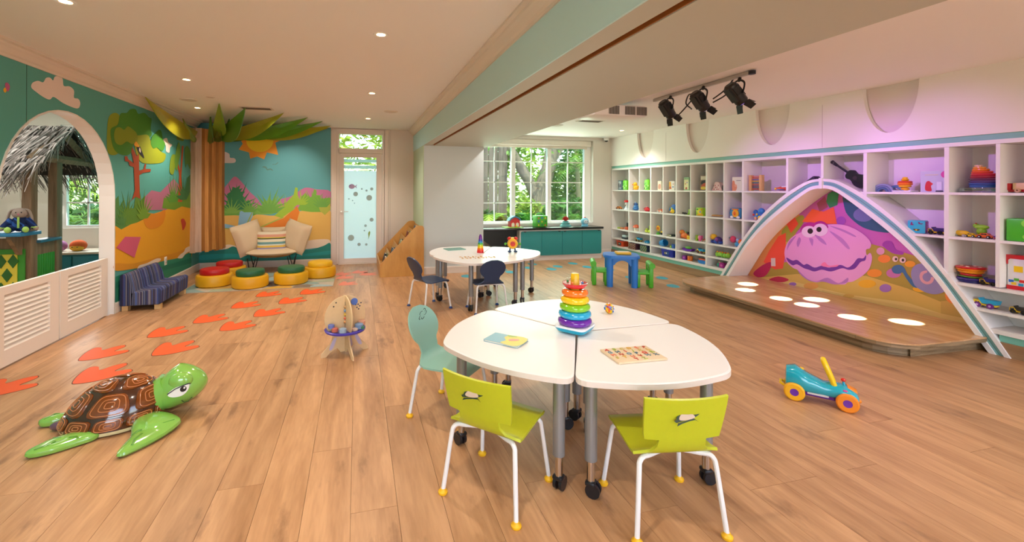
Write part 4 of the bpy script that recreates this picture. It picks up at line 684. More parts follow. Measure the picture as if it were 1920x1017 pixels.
leaf((-2.3,8.25,2.24),(-1.5,7.85,2.40),(.2,.5,-.7),.14,'#3c6a1c')
leaf((-2.25,8.2,2.20),(-1.85,7.2,2.42),(.6,.2,-.7),.13,'#3a6e1e')
leaf((-2.32,8.15,2.18),(-2.0,7.3,2.38),(.6,.1,-.7),.12,'#44721c')
leaf((-2.40,8.1,2.14),(-2.1,7.2,2.44),(.5,.1,-.8),.12,'#557f1c')
leaf((-1.75,8.3,2.40),(-1.15,8.1,2.42),(.1,.3,-1),.09,'#c0b020')
# ================================================================== ceiling fittings
def downlight(x,y,z,label):
    t=thing('downlight',label,'ceiling light',(x,y,z),group='recessed ceiling downlights')
    B().use(WHT).lathe([(.032,-.002),(.05,-.004),(.055,0),(.032,0)],20).build('trim_ring',t)
    B().use(M('#ffe2b8',.5,emit=9)).lathe([(0,-.001),(.034,-.001)],16).build('lamp_face',t)
for (x,y),w_ in zip(LEFT_DOWN,('above the half doors in the corner of the picture','nearest the beam, third bay from the garden door','over the left mural, before the round speakers','near the beam, second bay from the garden door','beside the palm leaves in the corner','near the beam, closest to the garden door')):
    downlight(x,y,2.5,'lit recessed downlight '+w_)
downlight(4.757,7.19,2.49,'lit recessed downlight in the stage side ceiling by the camera dome')
for (x,y,r),lb in (((-1.73,5.94,.05),'small white ceiling disc beside the larger round speaker'),((-2.05,6.2,.1),'round white ceiling speaker near the palm leaves'),((.46,6.37,.1),'round white ceiling speaker near the beam'),((3.3,6.9,.11),'round white ceiling speaker behind the projector')):
    z=2.5 if x<1 else 2.49
    s=thing('ceiling_speaker',lb,'speaker',(x,y,z)); B().use(M('#e6dace',.6)).lathe([(r*.9,-.008),(r,-.006),(r,0)],24).build('bezel',s); B().use(M('#d8ccc0',.8,bump=.4,nscale=400)).lathe([(0,-.012),(r*.6,-.011),(r*.9,-.007)],24).build('grille',s)
for (x,y,z),lb in (((-1.35,6.6,2.5),'slotted air vent in the ceiling behind the palm leaves'),((3.6,6.3,2.49),'dark slotted air vent in the ceiling behind the projector')):
    s=thing('air_vent',lb,'vent',(x,y,z)); B().use(M('#d4c8ba',.6)).box((0,0,-.004),(.42,.2,.008)).build('vent_frame',s)
    for k in range(4): B().use(M('#5a4a3a',.7)).box((0,-.06+k*.04,-.009),(.36,.018,.004)).build('vent_slot',s)
pj=thing('projector','white ceiling projector with grey grilles hanging beside the beam','projector',(3.07,4.86,2.35))
B().use(WHT).box((0,0,0),(.72,.42,.14),bev=.03).build('housing',pj)
for x in (-.1,.12,.28): 
    gp=B().use(M('#55524e',.6)).box((x,-.213,0),(.14,.004,.10),bev=.0).build('intake_panel',pj)
    g=B().use(M('#b8b4ac',.5))
    for k in range(7): g.box((x-.06+k*.02,-.217,0),(.005,.004,.1))
    g.build('intake_grille',gp)
B().use(CHROME).cyl((0,0,.07),(0,0,.138),.025).build('mount',pj)
cm=thing('security_camera','small white dome camera in the corner of the window wall','camera',(5.12,8.3,2.44))
B().use(WHT).lathe([(0,.045),(.05,.045),(.055,0),(.045,-.01)],18).build('housing',cm); B().use(BLACK).ell((0,0,-.01),(.036,.036,.03)).build('dome_lens',cm)
# stage lighting rail and lanterns
rail=thing('lighting_rail','thin grey lighting rail fixed under the stage side ceiling','rail',(3.47,3.9,2.47))
B().use(M('#b8b4ac',.5)).box((0,0,0),(.035,1.35,.03)).build('rail_bar',rail); B().use(BLACK).lathe([(0,-.02),(.03,-.02),(.03,.01),(0,.01)],12,(.0,-.68,-.0)).build('end_cap',rail)
BK=M('#121214',.4,noise=.05)
VIO=M('#a070ff',.3,emit=4)
for k,(p,a) in enumerate(zip(LAN,[(5.2,4.5,.2),(5.2,3.8,.2),(5.2,3.1,.2)])):
    t=thing('stage_lantern',('black stage lantern nearest the projector on the rail','black stage lantern in the middle of the rail','black stage lantern at the near end of the rail')[k],'stage light',p,group='stage lanterns on the rail'); t.scale=(.8,.8,.8)
    dr=(V(a)-V(p)).normalized(); q=dr.to_track_quat('X','Z').to_matrix()
    T=q.to_4x4()
    B(T).use(BK).tube([(-.15,0,0),(-.13,0,0),(.10,0,0),(.12,0,0)],[.05,.072,.072,.06],14).box((-.02,0,.066),(.16,.05,.03)).box((-.03,0,-.066),(.18,.09,.02)).box((-.05,.07,0),(.1,.01,.09)).box((-.05,-.07,0),(.1,.01,.09)).build('body',t)
    B(T @ MX.Translation((.123,0,0)) @ MX.Rotation(R(90),4,'Y')).use(VIO).lathe([(0,.002),(.052,0)],16).build('lens',t)
    for ang in (0,90,180,270):
        Q=MX.Rotation(R(ang),4,'X'); B(T@Q).use(BK).add([(.12,-.05,.055),(.12,.05,.055),(.20,.045,.105),(.20,-.045,.105),(.122,-.05,.059),(.122,.05,.059),(.202,.045,.109),(.202,-.045,.109)],[[0,1,2,3],[7,6,5,4],[0,4,5,1],[1,5,6,2],[2,6,7,3],[3,7,4,0]]).build('barn_door',t)
    B().use(BK).tube(spl([(0,-.085,0),(.02,-.09,.12),(.03,0,.17),(.02,.09,.12),(0,.085,0)],5,False),.012,8,flat=.5).build('yoke',t)
    B().use(BK).cyl((.03,0,.16),(.05,0,.20),.018).build('hook_clamp',t)
for lb,pts in (('black looped cable between the first and second lantern',[(3.40,4.1,2.2),(3.44,4.0,2.30),(3.46,3.92,2.39),(3.45,3.98,2.42),(3.43,4.0,2.33),(3.4,3.9,2.26),(3.37,3.85,2.24)]),('black cable sagging between the second and third lantern',[(3.40,3.6,2.26),(3.45,3.54,2.30),(3.47,3.48,2.33),(3.44,3.42,2.28)]),('black cable rising from the middle lantern to the ceiling',[(3.42,3.62,2.30),(3.47,3.55,2.36),(3.5,3.5,2.42),(3.52,3.46,2.485)])):
    tag(B().use(BK).tube(spl(pts,5,False),.007,7).build('power_cable'),lb,'cable',group='lantern cables')
# wall socket by the sofa
sk_=thing('wall_socket','small white socket plate on the mural wall above the striped sofa','socket',(-2.592,7.0,.37)); B().use(WHT).box((0,0,0),(.008,.07,.115),bev=.002).build('cover_plate',sk_)
for z in (.022,-.022): B().use(M('#c8c0b8',.5)).box((.005,0,z),(.003,.03,.028)).build('outlet_face',sk_)
# floor strip along the beam and rug etc. come with the furniture
# ================================================================== tables
TOP=M('#f3efec',.28); EDGE=M('#e6d9d0',.4); LEGM=M('#93979a',.32,.55); CHR=M('#cfcac2',.16,1)
def seg_outline(o=0):
    """one petal: straight sides from the centre, bowed outer edges, rounded corners; o insets the outline"""
    s_,a=.685,.812; O_=V((.008,0)); S1=V((s_*cos(R(60)),s_*sin(R(60))-.004)); S2=V((S1.x,-S1.y)); A=V((a,0))
    def bow(P,Q,sg):
        n_=V((Q.y-P.y,-(Q.x-P.x))).normalized()*sg; return [P+(Q-P)*t+n_*.075*sin(pi*t) for t in [k/12 for k in range(13)]]
    e1=bow(S1,A,-1); e2=bow(A,S2,-1)
    def fil(P,C,Q,d,n=5):
        p0=C+(P-C).normalized()*d; p1=C+(Q-C).normalized()*d
        return [p0*(1-t)**2+C*2*t*(1-t)+p1*t*t for t in [k/n for k in range(n+1)]]
    P=fil(S2,O_,S1,.02)[::1]+fil(O_,S1,e1[2],.075)+e1[2:11]+fil(e1[10],A,e2[2],.07)+e2[2:11]+fil(e2[10],S2,O_,.075)
    c=V((.36,0)); out=[]
    for p in P:
        if not out or (V(out[-1])-p).length>.004: out.append((p.x,p.y))
    if o: out=[(x+(c.x-x)*o/.34,y+(c.y-y)*o/.34) for x,y in out]
    return out
def table_segment(c,ang,label,group):
    t=thing('petal_table',label,'table',(c[0],c[1],0),R(ang),group)
    b=B().use(TOP); P=seg_outline(); Pi=seg_outline(.008)
    n=len(P)
    b.plate(Pi,.003,(0,0,.557)).use(EDGE).plate(P,.024,(0,0,.5335)); b.use(TOP)
    b.add([(x,y,.5575) for x,y in P]+[(x,y,.5598) for x,y in Pi],[[i,(i+1)%n,(i+1)%n+n,i+n] for i in range(n)])
    b.build('table_top',t)
    B().use(M('#7d7f80',.5)).box((.36,0,.522),(.5,.04,.024)).box((.30,0,.522),(.04,.62,.024)).build('under_frame',t)
    for k,(x,y) in enumerate(((.075,0),(.353,.468),(.353,-.468),(.70,0))):
        l=B().use(LEGM).cyl((x,y,.165),(x,y,.534),.028,n=16).build('leg',t)
        B().use(CHR).cyl((x,y,.07),(x,y,.17),.019,n=12).build('height_tube',l)
        d=R(37*k+ang)
        cb_=B(MX.Translation((x,y,0)) @ MX.Rotation(d,4,'Z')).use(BLACKP)
        for s in (-1,1): cb_.tube([(0.012,s*.008,.033),(.012,s*.022,.033)],.033,16)
        cb_.box((0,0,.062),(.045,.05,.022),bev=.008); cb_.build('caster',l)
    return t
T1=(1.256,2.343); T2=(1.582,5.48)
G1_='near table of three petals'; G2_='far table of three petals'
for a,lb in ((181,'white petal table of the near ring with the small picture book on it'),(301,'white petal table of the near ring with the alphabet puzzle on it'),(61,'white petal table of the near ring with the rattle ball on it')): table_segment(T1,a,lb,G1_)
for a,lb in ((3,'white petal table of the far ring with the clock toy on it'),(123,'white petal table of the far ring with the flat green book on it'),(243,'white petal table of the far ring with the wooden letters on it')): table_segment(T2,a,lb,G2_)
# ================================================================== children's chairs
TUBE=M('#ece8e6',.3)
def shell(prof,wid,t,curv=0.0,J=8,crv=None):
    vs=[]; n=len(prof)
    for i,(y,z) in enumerate(prof):
        a=V(prof[max(i-1,0)]); c=V(prof[min(i+1,n-1)]); tg=(c-a).normalized(); nr=V((-tg.y,tg.x))  # normal in the y,z plane
        for side in (0,1):
            for j in range(J+1):
                x=wid[i]*(j/J-.5); k=(crv[i] if crv else curv)*x*x
                vs.append((x, y+nr.x*(t*side)+k, z+nr.y*t*side))
    W_=J+1; fs=[]
    for i in range(n-1):
        for j in range(J):
            a=i*2*W_+j; b=(i+1)*2*W_+j
            fs+=[[a,b,b+1,a+1],[a+W_,a+W_+1,b+W_+1,b+W_]]
        a=i*2*W_; b=(i+1)*2*W_
        fs+=[[a,a+W_,b+W_,b],[a+J,b+J,b+J+W_,a+J+W_]]
    for j in range(J):
        fs+=[[j,j+1,j+1+W_,j+W_]]; a=(n-1)*2*W_+j; fs+=[[a,a+W_,a+1+W_,a+1]]
    return vs,fs
def chair(label,loc,ang,shape,col,foot,sh_,group,w=.175,dp=.175,seat_z=.33,name='school_chair'):
    t=thing(name,label,'chair',(loc[0],loc[1],0),R(ang-90),group)
    if shape=='cut':
        prof=[(.185,.300),(.18,.318),(.165,.331),(.12,.335),(.05,.333),(-.03,.328),(-.09,.326),(-.125,.332),(-.148,.350),(-.162,.375),(-.174,.408),(-.1745,.4105),(-.183,.44),(-.200,.50),(-.214,.55),(-.224,.588)]
        wid=[.31,.325,.33,.34,.345,.35,.36,.355,.30,.215,.205,.318,.328,.336,.342,.346]
        wid=[.30,.32,.325,.335,.34,.345,.352,.36,.24,.20,.195,.312,.322,.332,.338,.342]
        crv=[0]*8+[.15,.35,.5,.5,.6,.7,.8,.9]
    else:
        H=.268 if shape=='fish' else .25
        prof=[(.185,.296),(.18,.315),(.165,.329),(.12,.334),(.05,.332),(-.03,.326),(-.09,.323),(-.128,.330),(-.150,.350),(-.160,.372)]
        wid=[.24,.28,.31,.34,.35,.35,.345,.31,.23,.175]
        K=14
        for k in range(1,K+1):
            q=k/K; z=.372+H*q*.97; prof.append((-.160-.085*q-.02*q*q,z))
            e=(q*1.0-.56)/.46
            ww=.30*math.sqrt(max(0,1-e*e)) if q>.2 else .18+.02*q
            wid.append(max(ww,.17 if q<.3 else .05))
        wid[-1]=.07
        crv=[0]*8+[.2,.4]+[.6]*K
    vs,fs=shell(prof,wid,.011,crv=crv,J=10)
    s_=B().use(col); s_.add([(x,y,z+seat_z-.33) for x,y,z in vs],fs,True); seat=s_.build('seat_shell',t,ang=50)
    # printed cut-out motif on the outside of the back
    zc=seat_z+ (.18 if shape=='cut' else (.20 if shape=='fish' else .19)); yb=-.2185 if shape=='cut' else -.229
    tilt=R(17 if shape=='cut' else 16); T=MX.Translation((0,yb+.0,zc)) @ MX.Rotation(-tilt,4,'X') 
    mo=B(T)
    if shape=='cut':
        U,W2,N=(-1,0,0),(0,0,1),(0,-1,0); q=lambda P,m_,z: mo.use(m_).plate(P,.0015,(0,0,0),U,W2,N,z0=z)
        dk=M('#2a3a22',.6)
        q([(-.058,.022),(-.04,.008),(-.02,-.002),(.03,-.012),(.052,-.016),(.060,-.010),(.05,-.004),(.046,.006),(.02,.018),(-.005,.022),(-.03,.012),(-.048,.018),(-.058,.030)],dk,.0)
        q([(-.040,-.016),(-.025,-.008),(.0,-.012),(.03,-.02),(.050,-.028),(.046,-.018),(.02,-.012),(-.02,-.002)],dk,.0)
        q(spl([(-.026,.002),(-.012,.016),(.008,.02),(.028,.014),(.040,-.002),(.03,-.008),(.0,-.006)],3),M('#c8b09a',.6),.0016)
    else:
        dk=M('#2c3a3c' if shape=='fish' else '#9aa4b0',.6)
        for k in range(5):
            a0=R(72*k+10); P=[]
            for r0 in (.034,.030):
                L=[(.006*cos(a0)+(r0)*(.55*cos(a0)+.5*cos(a0+R(d))), .006*sin(a0)+r0*(.55*sin(a0)+.5*sin(a0+R(d)))) for d in range(-110,70,20)]
                P+= L if r0==.034 else L[::-1]
            mo.use(dk).plate(P,.0015,(0,0,.055 if shape=='fish' else .04),(-1,0,0),(0,0,1),(0,-1,0),z0=.002)
    mo.build('back_motif',seat)
    hz=seat_z-.018
    for sx in (-1,1):
        for sy in (-1,1):
            f=(sx*(w+.012),sy*dp-.005,.014); k=(sx*w*.93,sy*(dp-.035)-.005,hz-.045)
            pts=[f,tuple(V(f).lerp(V(k),.5)),k,(sx*w*.90,sy*(dp-.042)-.005,hz-.018),(sx*w*.80,sy*(dp-.05)-.005,hz-.002),(sx*w*.62,sy*(dp-.06)-.005,hz),(sx*w*.3,sy*(dp-.085)-.005,hz),(0,sy*(dp-.10)-.005,hz)]
            lg=B().use(sh_).tube(spl(pts,3,False),.0105,9).build('leg',t)
            B(MX.Translation((f[0],f[1],0))).use(foot).lathe([(.0,0),(.020,0),(.0225,.005),(.022,.011),(.014,.017),(.012,.024),(0,.024)],14).build('foot_glide',lg)
    return t
LIM=M('#bcc222',.38,noise=.05,nscale=40); SEA=M('#8fbdae',.4); NV=M('#223a5c',.4); YF=M('#f2b81c',.4); BF=M('#2a4a86',.4)
chair('lime green chair with a cut out turtle, left of the two facing the near table',(.645,1.965),43,'cut',LIM,YF,TUBE,'lime chairs at the near table')
chair('lime green chair with a cut out turtle, below the alphabet puzzle',(1.29,1.655),80,'cut',LIM,YF,TUBE,'lime chairs at the near table')
chair('sea green oval backed chair with a flower motif at the near table',(.575,2.70),-43,'fish',SEA,YF,TUBE,None,w=.17,dp=.18,seat_z=.325)
chair('navy round backed chair by the bookcase side of the far table',(.835,5.13),22,'disc',NV,BF,TUBE,'navy chairs at the far table')
chair('navy round backed chair with its back to the viewer at the far table',(1.455,4.86),92,'disc',NV,BF,TUBE,'navy chairs at the far table')
# ================================================================== blue table and green chairs
PB=M('#2f7fd6',.35); PG=M('#52b52a',.35)
t=thing('play_table','small blue plastic play table with four thick round legs','table',(3.735,5.655,0),R(-27))
b=B().use(PB); o=rrect(.50,.46,.14,5); 
b.plate([(x*.97,y*.97) for x,y in o],.012,(0,0,.438)).plate(o,.03,(0,0,.41)); b.build('table_top',t)
for sx,sy in ((-1,-1),(1,-1),(1,1),(-1,1)):
    B().use(PB).tube([(sx*.168,sy*.15,0),(sx*.168,sy*.15,.41)],[.044,.05],14).build('leg',t)
for sy in (-1,1):
    A=[(-.15,.41),(.15,.41),(.15,.30)]+[(.115*cos(R(a)),.27+.11*sin(R(a))) for a in range(20,170,15)]+[(-.15,.30)]
    B().use(PB).plate(A,.04,(0,sy*.15+.02,0),(1,0,0),(0,0,1),(0,-1,0)).build('arched_apron',t)
for sx in (-1,1):
    A=[(-.13,.41),(.13,.41),(.13,.30)]+[(.10*cos(R(a)),.28+.10*sin(R(a))) for a in range(20,170,15)]+[(-.13,.30)]
    B().use(PB).plate(A,.04,(sx*.168-.02,0,0),(0,1,0),(0,0,1),(1,0,0)).build('arched_apron',t)
def gchair(loc,ang,lb):
    t=thing('toddler_chair',lb,'chair',(loc[0],loc[1],0),R(ang),'green toddler chairs'); 
    B().use(PG).box((0,0,.205),(.24,.27,.04),bev=.015).build('seat',t)
    for sx in (-1,1):
        for sy in (-1,1):
            zt=.32 if sx<0 else .20
            B().use(PG).box((sx*.085-.005*(sx<0),sy*.115,zt/2),(.062,.055,zt),bev=.018).build('leg',t)
    B().use(PG).tube([(-.10,-.15,.315),(-.10,.15,.315)],.042,12).box((-.095,0,.27),(.05,.26,.1),bev=.02).build('backrest',t)
gchair((3.48,5.80),-27,'green plastic toddler chair left of the blue table')
gchair((4.00,5.51),153,'green plastic toddler chair right of the blue table')
n_=thing('drawing_pad','yellow edged toy drawing pad on the blue table','toy',(3.75,5.63,.45),R(-20)); B().use(M('#e8ae1c',.4)).box((0,0,.02),(.21,.15,.038),bev=.012).build('pad_body',n_); B().use(M('#d8cdb8',.5)).box((0,.0,.0395),(.16,.11,.003)).build('pad_face',n_)
# ================================================================== striped sofa
ST=stripes(['#3a4264','#46548a','#2e3048','#544a68','#445a9c','#3a3a4c','#666c84','#40385a','#7c7880','#4a444c'],95,(1,1,0))
sf=thing('toddler_sofa','low blue and grey striped toddler sofa against the mural wall','sofa',(-2.375,6.15,0))
def prism(b,prof,y0,y1): b.plate(prof,y1-y0,(0,y1,0),(1,0,0),(0,0,1),(0,-1,0)); return b
se=B().use(ST); 
pr=[(-.10,.07),(.19,.07),(.20,.09),(.21,.25),(.20,.275),(.17,.285),(-.02,.245),(-.10,.25)]
se.plate(pr,.84,(0,.42,0),(1,0,0),(0,0,1),(0,-1,0)); o=se.build('seat_cushion',sf)
bk=B().use(ST); pr=[(-.20,.07),(-.08,.07),(-.06,.24),(-.09,.36),(-.13,.46),(-.155,.485),(-.185,.48),(-.20,.46)]
bk.plate(pr,.84,(0,.42,0),(1,0,0),(0,0,1),(0,-1,0)); bk.build('back_cushion',sf)
sf.scale=(1,1,.87)
for o in sf.children:
    md=o.modifiers.new('soft_edge','BEVEL'); md.width=.018; md.segments=3; md.limit_method='ANGLE'; md.angle_limit=R(35)
for x in (-.16,.16):
    for y in (-.36,.36): B().use(M('#d8b078',.5)).box((x,y,.035),(.06,.06,.07)).build('foot',sf)
# ================================================================== rug, stools, shell chair
RUGC=['#8aa09a','#a3a88c','#d8c4a8','#c99a3a','#7c6a58','#9ab0b0','#6f8a84','#b8964a','#c8b8a4','#5a5048']
rg=thing('area_rug','flat rug patterned with large overlapping leaf shapes under the stools','rug',(-1.3,7.2,.001))
B().use(M('#b8ac98',.95)).box((0,0,.003),(1.94,1.35,.006)).build('rug_base',rg)
rr=random.Random(5)
for k in range(26):
    cx_,cy_=-.95+.38*(k%6)+rr.uniform(-.1,.1),-.62+.31*(k//6)+rr.uniform(-.08,.08); a=rr.uniform(0,pi); L=rr.uniform(.2,.36); w_=rr.uniform(.09,.17)
    P=[]
    for q in range(12):
        th=2*pi*q/12; x,y=L*cos(th),w_*sin(th)*(1+.3*cos(th)); P.append((min(max(cx_+x*cos(a)-y*sin(a),-.965),.965),min(max(cy_+x*sin(a)+y*cos(a),-.67),.67)))
    B().use(M(RUGC[k%10],.95,noise=.08,nscale=60)).plate(P,.0004,(0,0,.006+.0002*k)).build('leaf_pattern',rg)
def stool(x,y,c,lb):
    t=thing('pouf_stool',lb,'stool',(x,y,.012),0,'round two tier poufs on the rug'); 
    B().use(M('#e0a616',.42)).lathe([(0,0),(.222,0),(.234,.012),(.237,.05),(.237,.13),(.225,.152),(.19,.158),(0,.158)],30).build('base',t)
    B().use(c).lathe([(0,.157),(.178,.157),(.186,.168),(.187,.215),(.176,.233),(.14,.24),(0,.242)],28).build('top_cushion',t)
RD=M('#b8141a',.42); GD=M('#20603a',.42); YD=M('#e8b41c',.42)
stool(-1.97,6.98,RD,'red topped yellow pouf stool nearest the striped sofa'); stool(-1.93,7.58,RD,'red topped yellow pouf stool behind the other red one')
stool(-1.455,6.76,GD,'green topped yellow pouf stool, the left of the two green ones'); stool(-.935,6.90,GD,'green topped yellow pouf stool, the right of the two green ones'); stool(-.56,7.28,YD,'all yellow pouf stool closest to the garden door')
CREAM=M('#dcc2a0',.85,bump=.25,nscale=14); RAT=wood('#c08a50','#96622f',.5,(3,3,40),per_object=.02)
lc=thing('shell_armchair','wide cream cushioned shell armchair on thin black hairpin legs','armchair',(-1.37,7.95,0),R(4))
def bowl(p): return p
b=B().use(RAT); vs=[]; n=36; rows=[k/7 for k in range(8)]
for t in rows:
    for k in range(n):
        a=2*pi*k/n; q=min(1,max(0,(sin(a)+.62)/.85)); q=q*q*(3-2*q); h=.315+.30*q+.06*max(0,sin(a))**2; Rr=.42+.18*q
        rr2=.26*(1-t)+Rr*t if t>0 else .02; rr2=.02+(Rr-.02)*t**.62; zz=.235+(h-.235)*t**1.9
        vs.append((rr2*cos(a)*.98,rr2*sin(a)*.66+.02,zz))
fs=[[i*n+k,i*n+(k+1)%n,(i+1)*n+(k+1)%n,(i+1)*n+k] for i in range(len(rows)-1) for k in range(n)]
b.add(vs,fs,True); sh2=b.build('rattan_shell',lc); md=sh2.modifiers.new('thick','SOLIDIFY'); md.thickness=.014
def pillow(w,h,d,m_,name,loc,rx,ry,rz,par,squash=0):
    N=12; vs=[]; fs=[]
    for s in (1,-1):
        for i in range(N+1):
            for j in range(N+1):
                u,v=2*i/N-1,2*j/N-1; th=(max(0,1-u**4)*max(0,1-v**4))**.5*d/2
                px=u*w/2*(1-.06*(1-v*v)*0-.05*abs(v)**2*0)*(1-.05*(1-abs(v))); pz=v*h/2*(1-.05*(1-abs(u)))
                vs.append((px,s*th,pz))
    k=(N+1)**2
    for i in range(N):
        for j in range(N):
            a=i*(N+1)+j; fs+=[[a,a+1,a+N+2,a+N+1],[k+a,k+a+N+1,k+a+N+2,k+a+1]]
    T=MX.Translation(loc) @ MX.Rotation(rz,4,'Z') @ MX.Rotation(rx,4,'X') @ MX.Rotation(ry,4,'Y')
    return B(T).use(m_).add(vs,fs,True).build(name,par,ang=80)
b=B().use(CREAM).ell((0,-.05,.335),(.43,.30,.075),24,10,f=lambda p:V((p.x,p.y,p.z*(1 if p.z>0 else .7)))); b.build('seat_cushion',lc)
pillow(.48,.52,.27,CREAM,'side_cushion',(-.36,-.02,.57),R(-10),R(-15),R(34),lc); pillow(.48,.52,.27,CREAM,'side_cushion',(.36,-.02,.57),R(-10),R(15),R(-34),lc)
pillow(.62,.40,.14,CREAM,'back_cushion',(0,.22,.53),R(-14),0,0,lc)
for sx in (-1,1):
    for y,dx in ((-.20,.06),(.22,.06)):
        B().use(BLACKP).tube([(sx*.24,y*.8,.25),(sx*(.30),y*1.15,.012),(sx*.30+.012*sx,y*1.15,.006),(sx*.36,y*.8,.25)],.008,6).build('hairpin_leg',lc)
SC=thing('striped_pillow','striped scatter pillow in the middle of the shell armchair','pillow',(-1.37,7.84,.50),R(6))
def bands(cols,lo,hi):
    mt=bpy.data.materials.new('band_cloth'); mt.use_nodes=True; n=mt.node_tree.nodes; l=mt.node_tree.links; p=n['Principled BSDF']; p.inputs['Roughness'].default_value=.9
    tc=n.new('ShaderNodeTexCoord'); sx=n.new('ShaderNodeSeparateXYZ'); mr=n.new('ShaderNodeMapRange'); cr=n.new('ShaderNodeValToRGB'); cr.color_ramp.interpolation='CONSTANT'
    l.new(tc.outputs['Object'],sx.inputs[0]); l.new(sx.outputs['Z'],mr.inputs[0]); mr.inputs[1].default_value=lo; mr.inputs[2].default_value=hi; l.new(mr.outputs[0],cr.inputs[0])
    e=cr.color_ramp.elements
    while len(e)<len(cols): e.new(.5)
    for i,(pos,c) in enumerate(cols): e[i].position=pos; e[i].color=lin(c)
    l.new(cr.outputs[0],p.inputs['Base Color']); return mt
pillow(.44,.36,.13,bands([(0,'#4a2a2a'),(.06,'#e4d4d4'),(.2,'#9a90ac'),(.27,'#e0b850'),(.36,'#d8d8c8'),(.42,'#6f9a9a'),(.53,'#e6dcc0'),(.66,'#3a3a20'),(.71,'#d8c850'),(.75,'#d89a80'),(.88,'#e4d4b8')],-.17,.17),'pillow_body',(0,0,0),R(-16),0,0,SC)
# ================================================================== bookcase
OC_=wood('#d9a254','#c48a3e',.45,(4,4,1.0),per_object=.03)
bc=thing('book_display','tiered honey wood book display beside the garden door','bookcase',(.345,7.0,0)); obk=(.345,7.0,0)
side=[(0,0),(.695,0),(.695,.755),(.685,.785),(.66,.80),(.60,.80),(.57,.79),(.55,.775),(.0,.20)]
for y in (0,1.12): B().use(OC_).plate(side,.018,(0,y+.018,0),(1,0,0),(0,0,1),(0,-1,0)).build('side_panel',bc)
B().use(OC_).box((.009,.57,.10),(.018,1.1,.2)).build('front_panel',bc); B().use(OC_).box((.686,.57,.38),(.018,1.1,.76)).build('rear_panel',bc)
B().use(OC_).box((.35,.57,.03),(.66,1.1,.018)).build('bottom_board',bc)
sp_=[(.03+.13*k,.085+.122*k) for k in range(5)]
for x,z in sp_[1:]: B().use(OC_).box((x-.008,.57,z+.03),(.012,1.1,.19),rot=MX.Rotation(R(14),3,'Y')).build('tier_board',bc)
for x,z in sp_: B().use(OC_).box((x+.05,.57,z-.005),(.12,1.1,.012)).build('tier_floor',bc)
bcol=['#d8d4c4','#3a5a7a','#7c8a4a','#c8a040','#4a3a2c','#e4dcc8','#8a3a2a','#5a7a8a','#b0b48a','#2c3038','#d8c090','#6a8a5a']
first=None; rb=random.Random(11)
for k,(x,z) in enumerate(sp_):
    for j in range(4):
        h=.20+rb.uniform(-.02,.02); w_=.14; th=rb.choice([.016,.02,.026]); 
        for q in range(2):
            t=thing('picture_book','slim picture book standing in the %s tier of the wooden book display'%('lowest','second','third','fourth','top')[k],'book',(.345+x+.035+q*.04,7.09+j*.15+rb.uniform(-.01,.01),z+.003),0,'picture books in tier '+str(k+1))
            Q=MX.Rotation(R(14+rb.uniform(-2,3)),4,'Y'); c=M(bcol[(k*7+j*3+q*5)%12],.55)
            B(Q).use(c).box((-th/2+.001,0,h/2),(.002,w_,h)).box((th/2-.001,0,h/2),(.002,w_,h)).box((0,-w_/2,h/2),(th,.002,h)).build('cover',t)
            B(Q).use(M('#eee6d4',.8)).box((0,.002,h/2),(th-.004,w_-.006,h-.006)).build('pages',t)
# ================================================================== play hut in the side room
HW=wood('#9a8064','#6f5a42',.7,(18,18,1.2),per_object=.06)
ht=thing('play_hut','thatched wooden play hut with a blue counter behind the half doors','playhouse',(-3.7,5.9,0)); OH=(-3.7,5.9,0)
for x,y in ((-3.3,5.56),(-3.3,5.96),(-4.75,5.56),(-4.75,6.45)): kid(B().use(HW).box((x,y,.84),(.085,.10,1.68),bev=.006),'post',ht,OH)
kid(B().use(HW).box((-4.03,5.54,.80),(1.5,.05,.14)),'front_beam',ht,OH); kid(B().use(HW).box((-4.03,5.52,.45),(1.45,.03,.62)),'front_wall',ht,OH)
kid(B().use(M('#2f7fae',.4)).box((-3.98,5.42,.925),(1.56,.30,.035),bev=.006),'counter',ht,OH); kid(B().use(M('#2f6f8e',.4)).box((-3.28,5.76,.825),(.12,.34,.03),bev=.004),'side_ledge',ht,OH)
kid(B().use(HW).plate([(0,0),(.16,0),(.16,-.03),(.03,-.20),(0,-.20)],.04,(-3.36,5.50,.905),(0,-1,0),(0,0,1),(1,0,0)),'bracket',ht,OH)
kid(B().use(M('#3f9a34',.5)).box((-3.56,5.50,.43),(.52,.012,.66)),'panel_green',ht,OH)
YQ=M('#e8d84a',.5); DG=M('#2a6a2a',.5); kid(B().use(YQ).box((-3.56,5.49,.43),(.40,.01,.56)),'panel_yellow',ht,OH)
for i_ in range(5):
    for j in range(4):
        cx2,cz=-3.74+.1*i_-(.05 if j%2 else 0),.22+.14*j
        if -3.75<cx2<-3.35: kid(B().use(DG).plate([(cx2,cz-.07),(cx2+.045,cz),(cx2,cz+.07),(cx2-.045,cz)],.006,(0,5.485,0),(1,0,0),(0,0,1),(0,-1,0)),'diamond',ht,OH)
kid(B().use(HW).box((-3.29,5.76,.74),(.03,.32,.12)),'side_rail',ht,OH)
for k in range(8): kid(B().use(M('#3c9a30',.5)).box((-3.285,5.63+k*.037,.42),(.03,.03,.52),bev=.004),'slat',ht,OH)
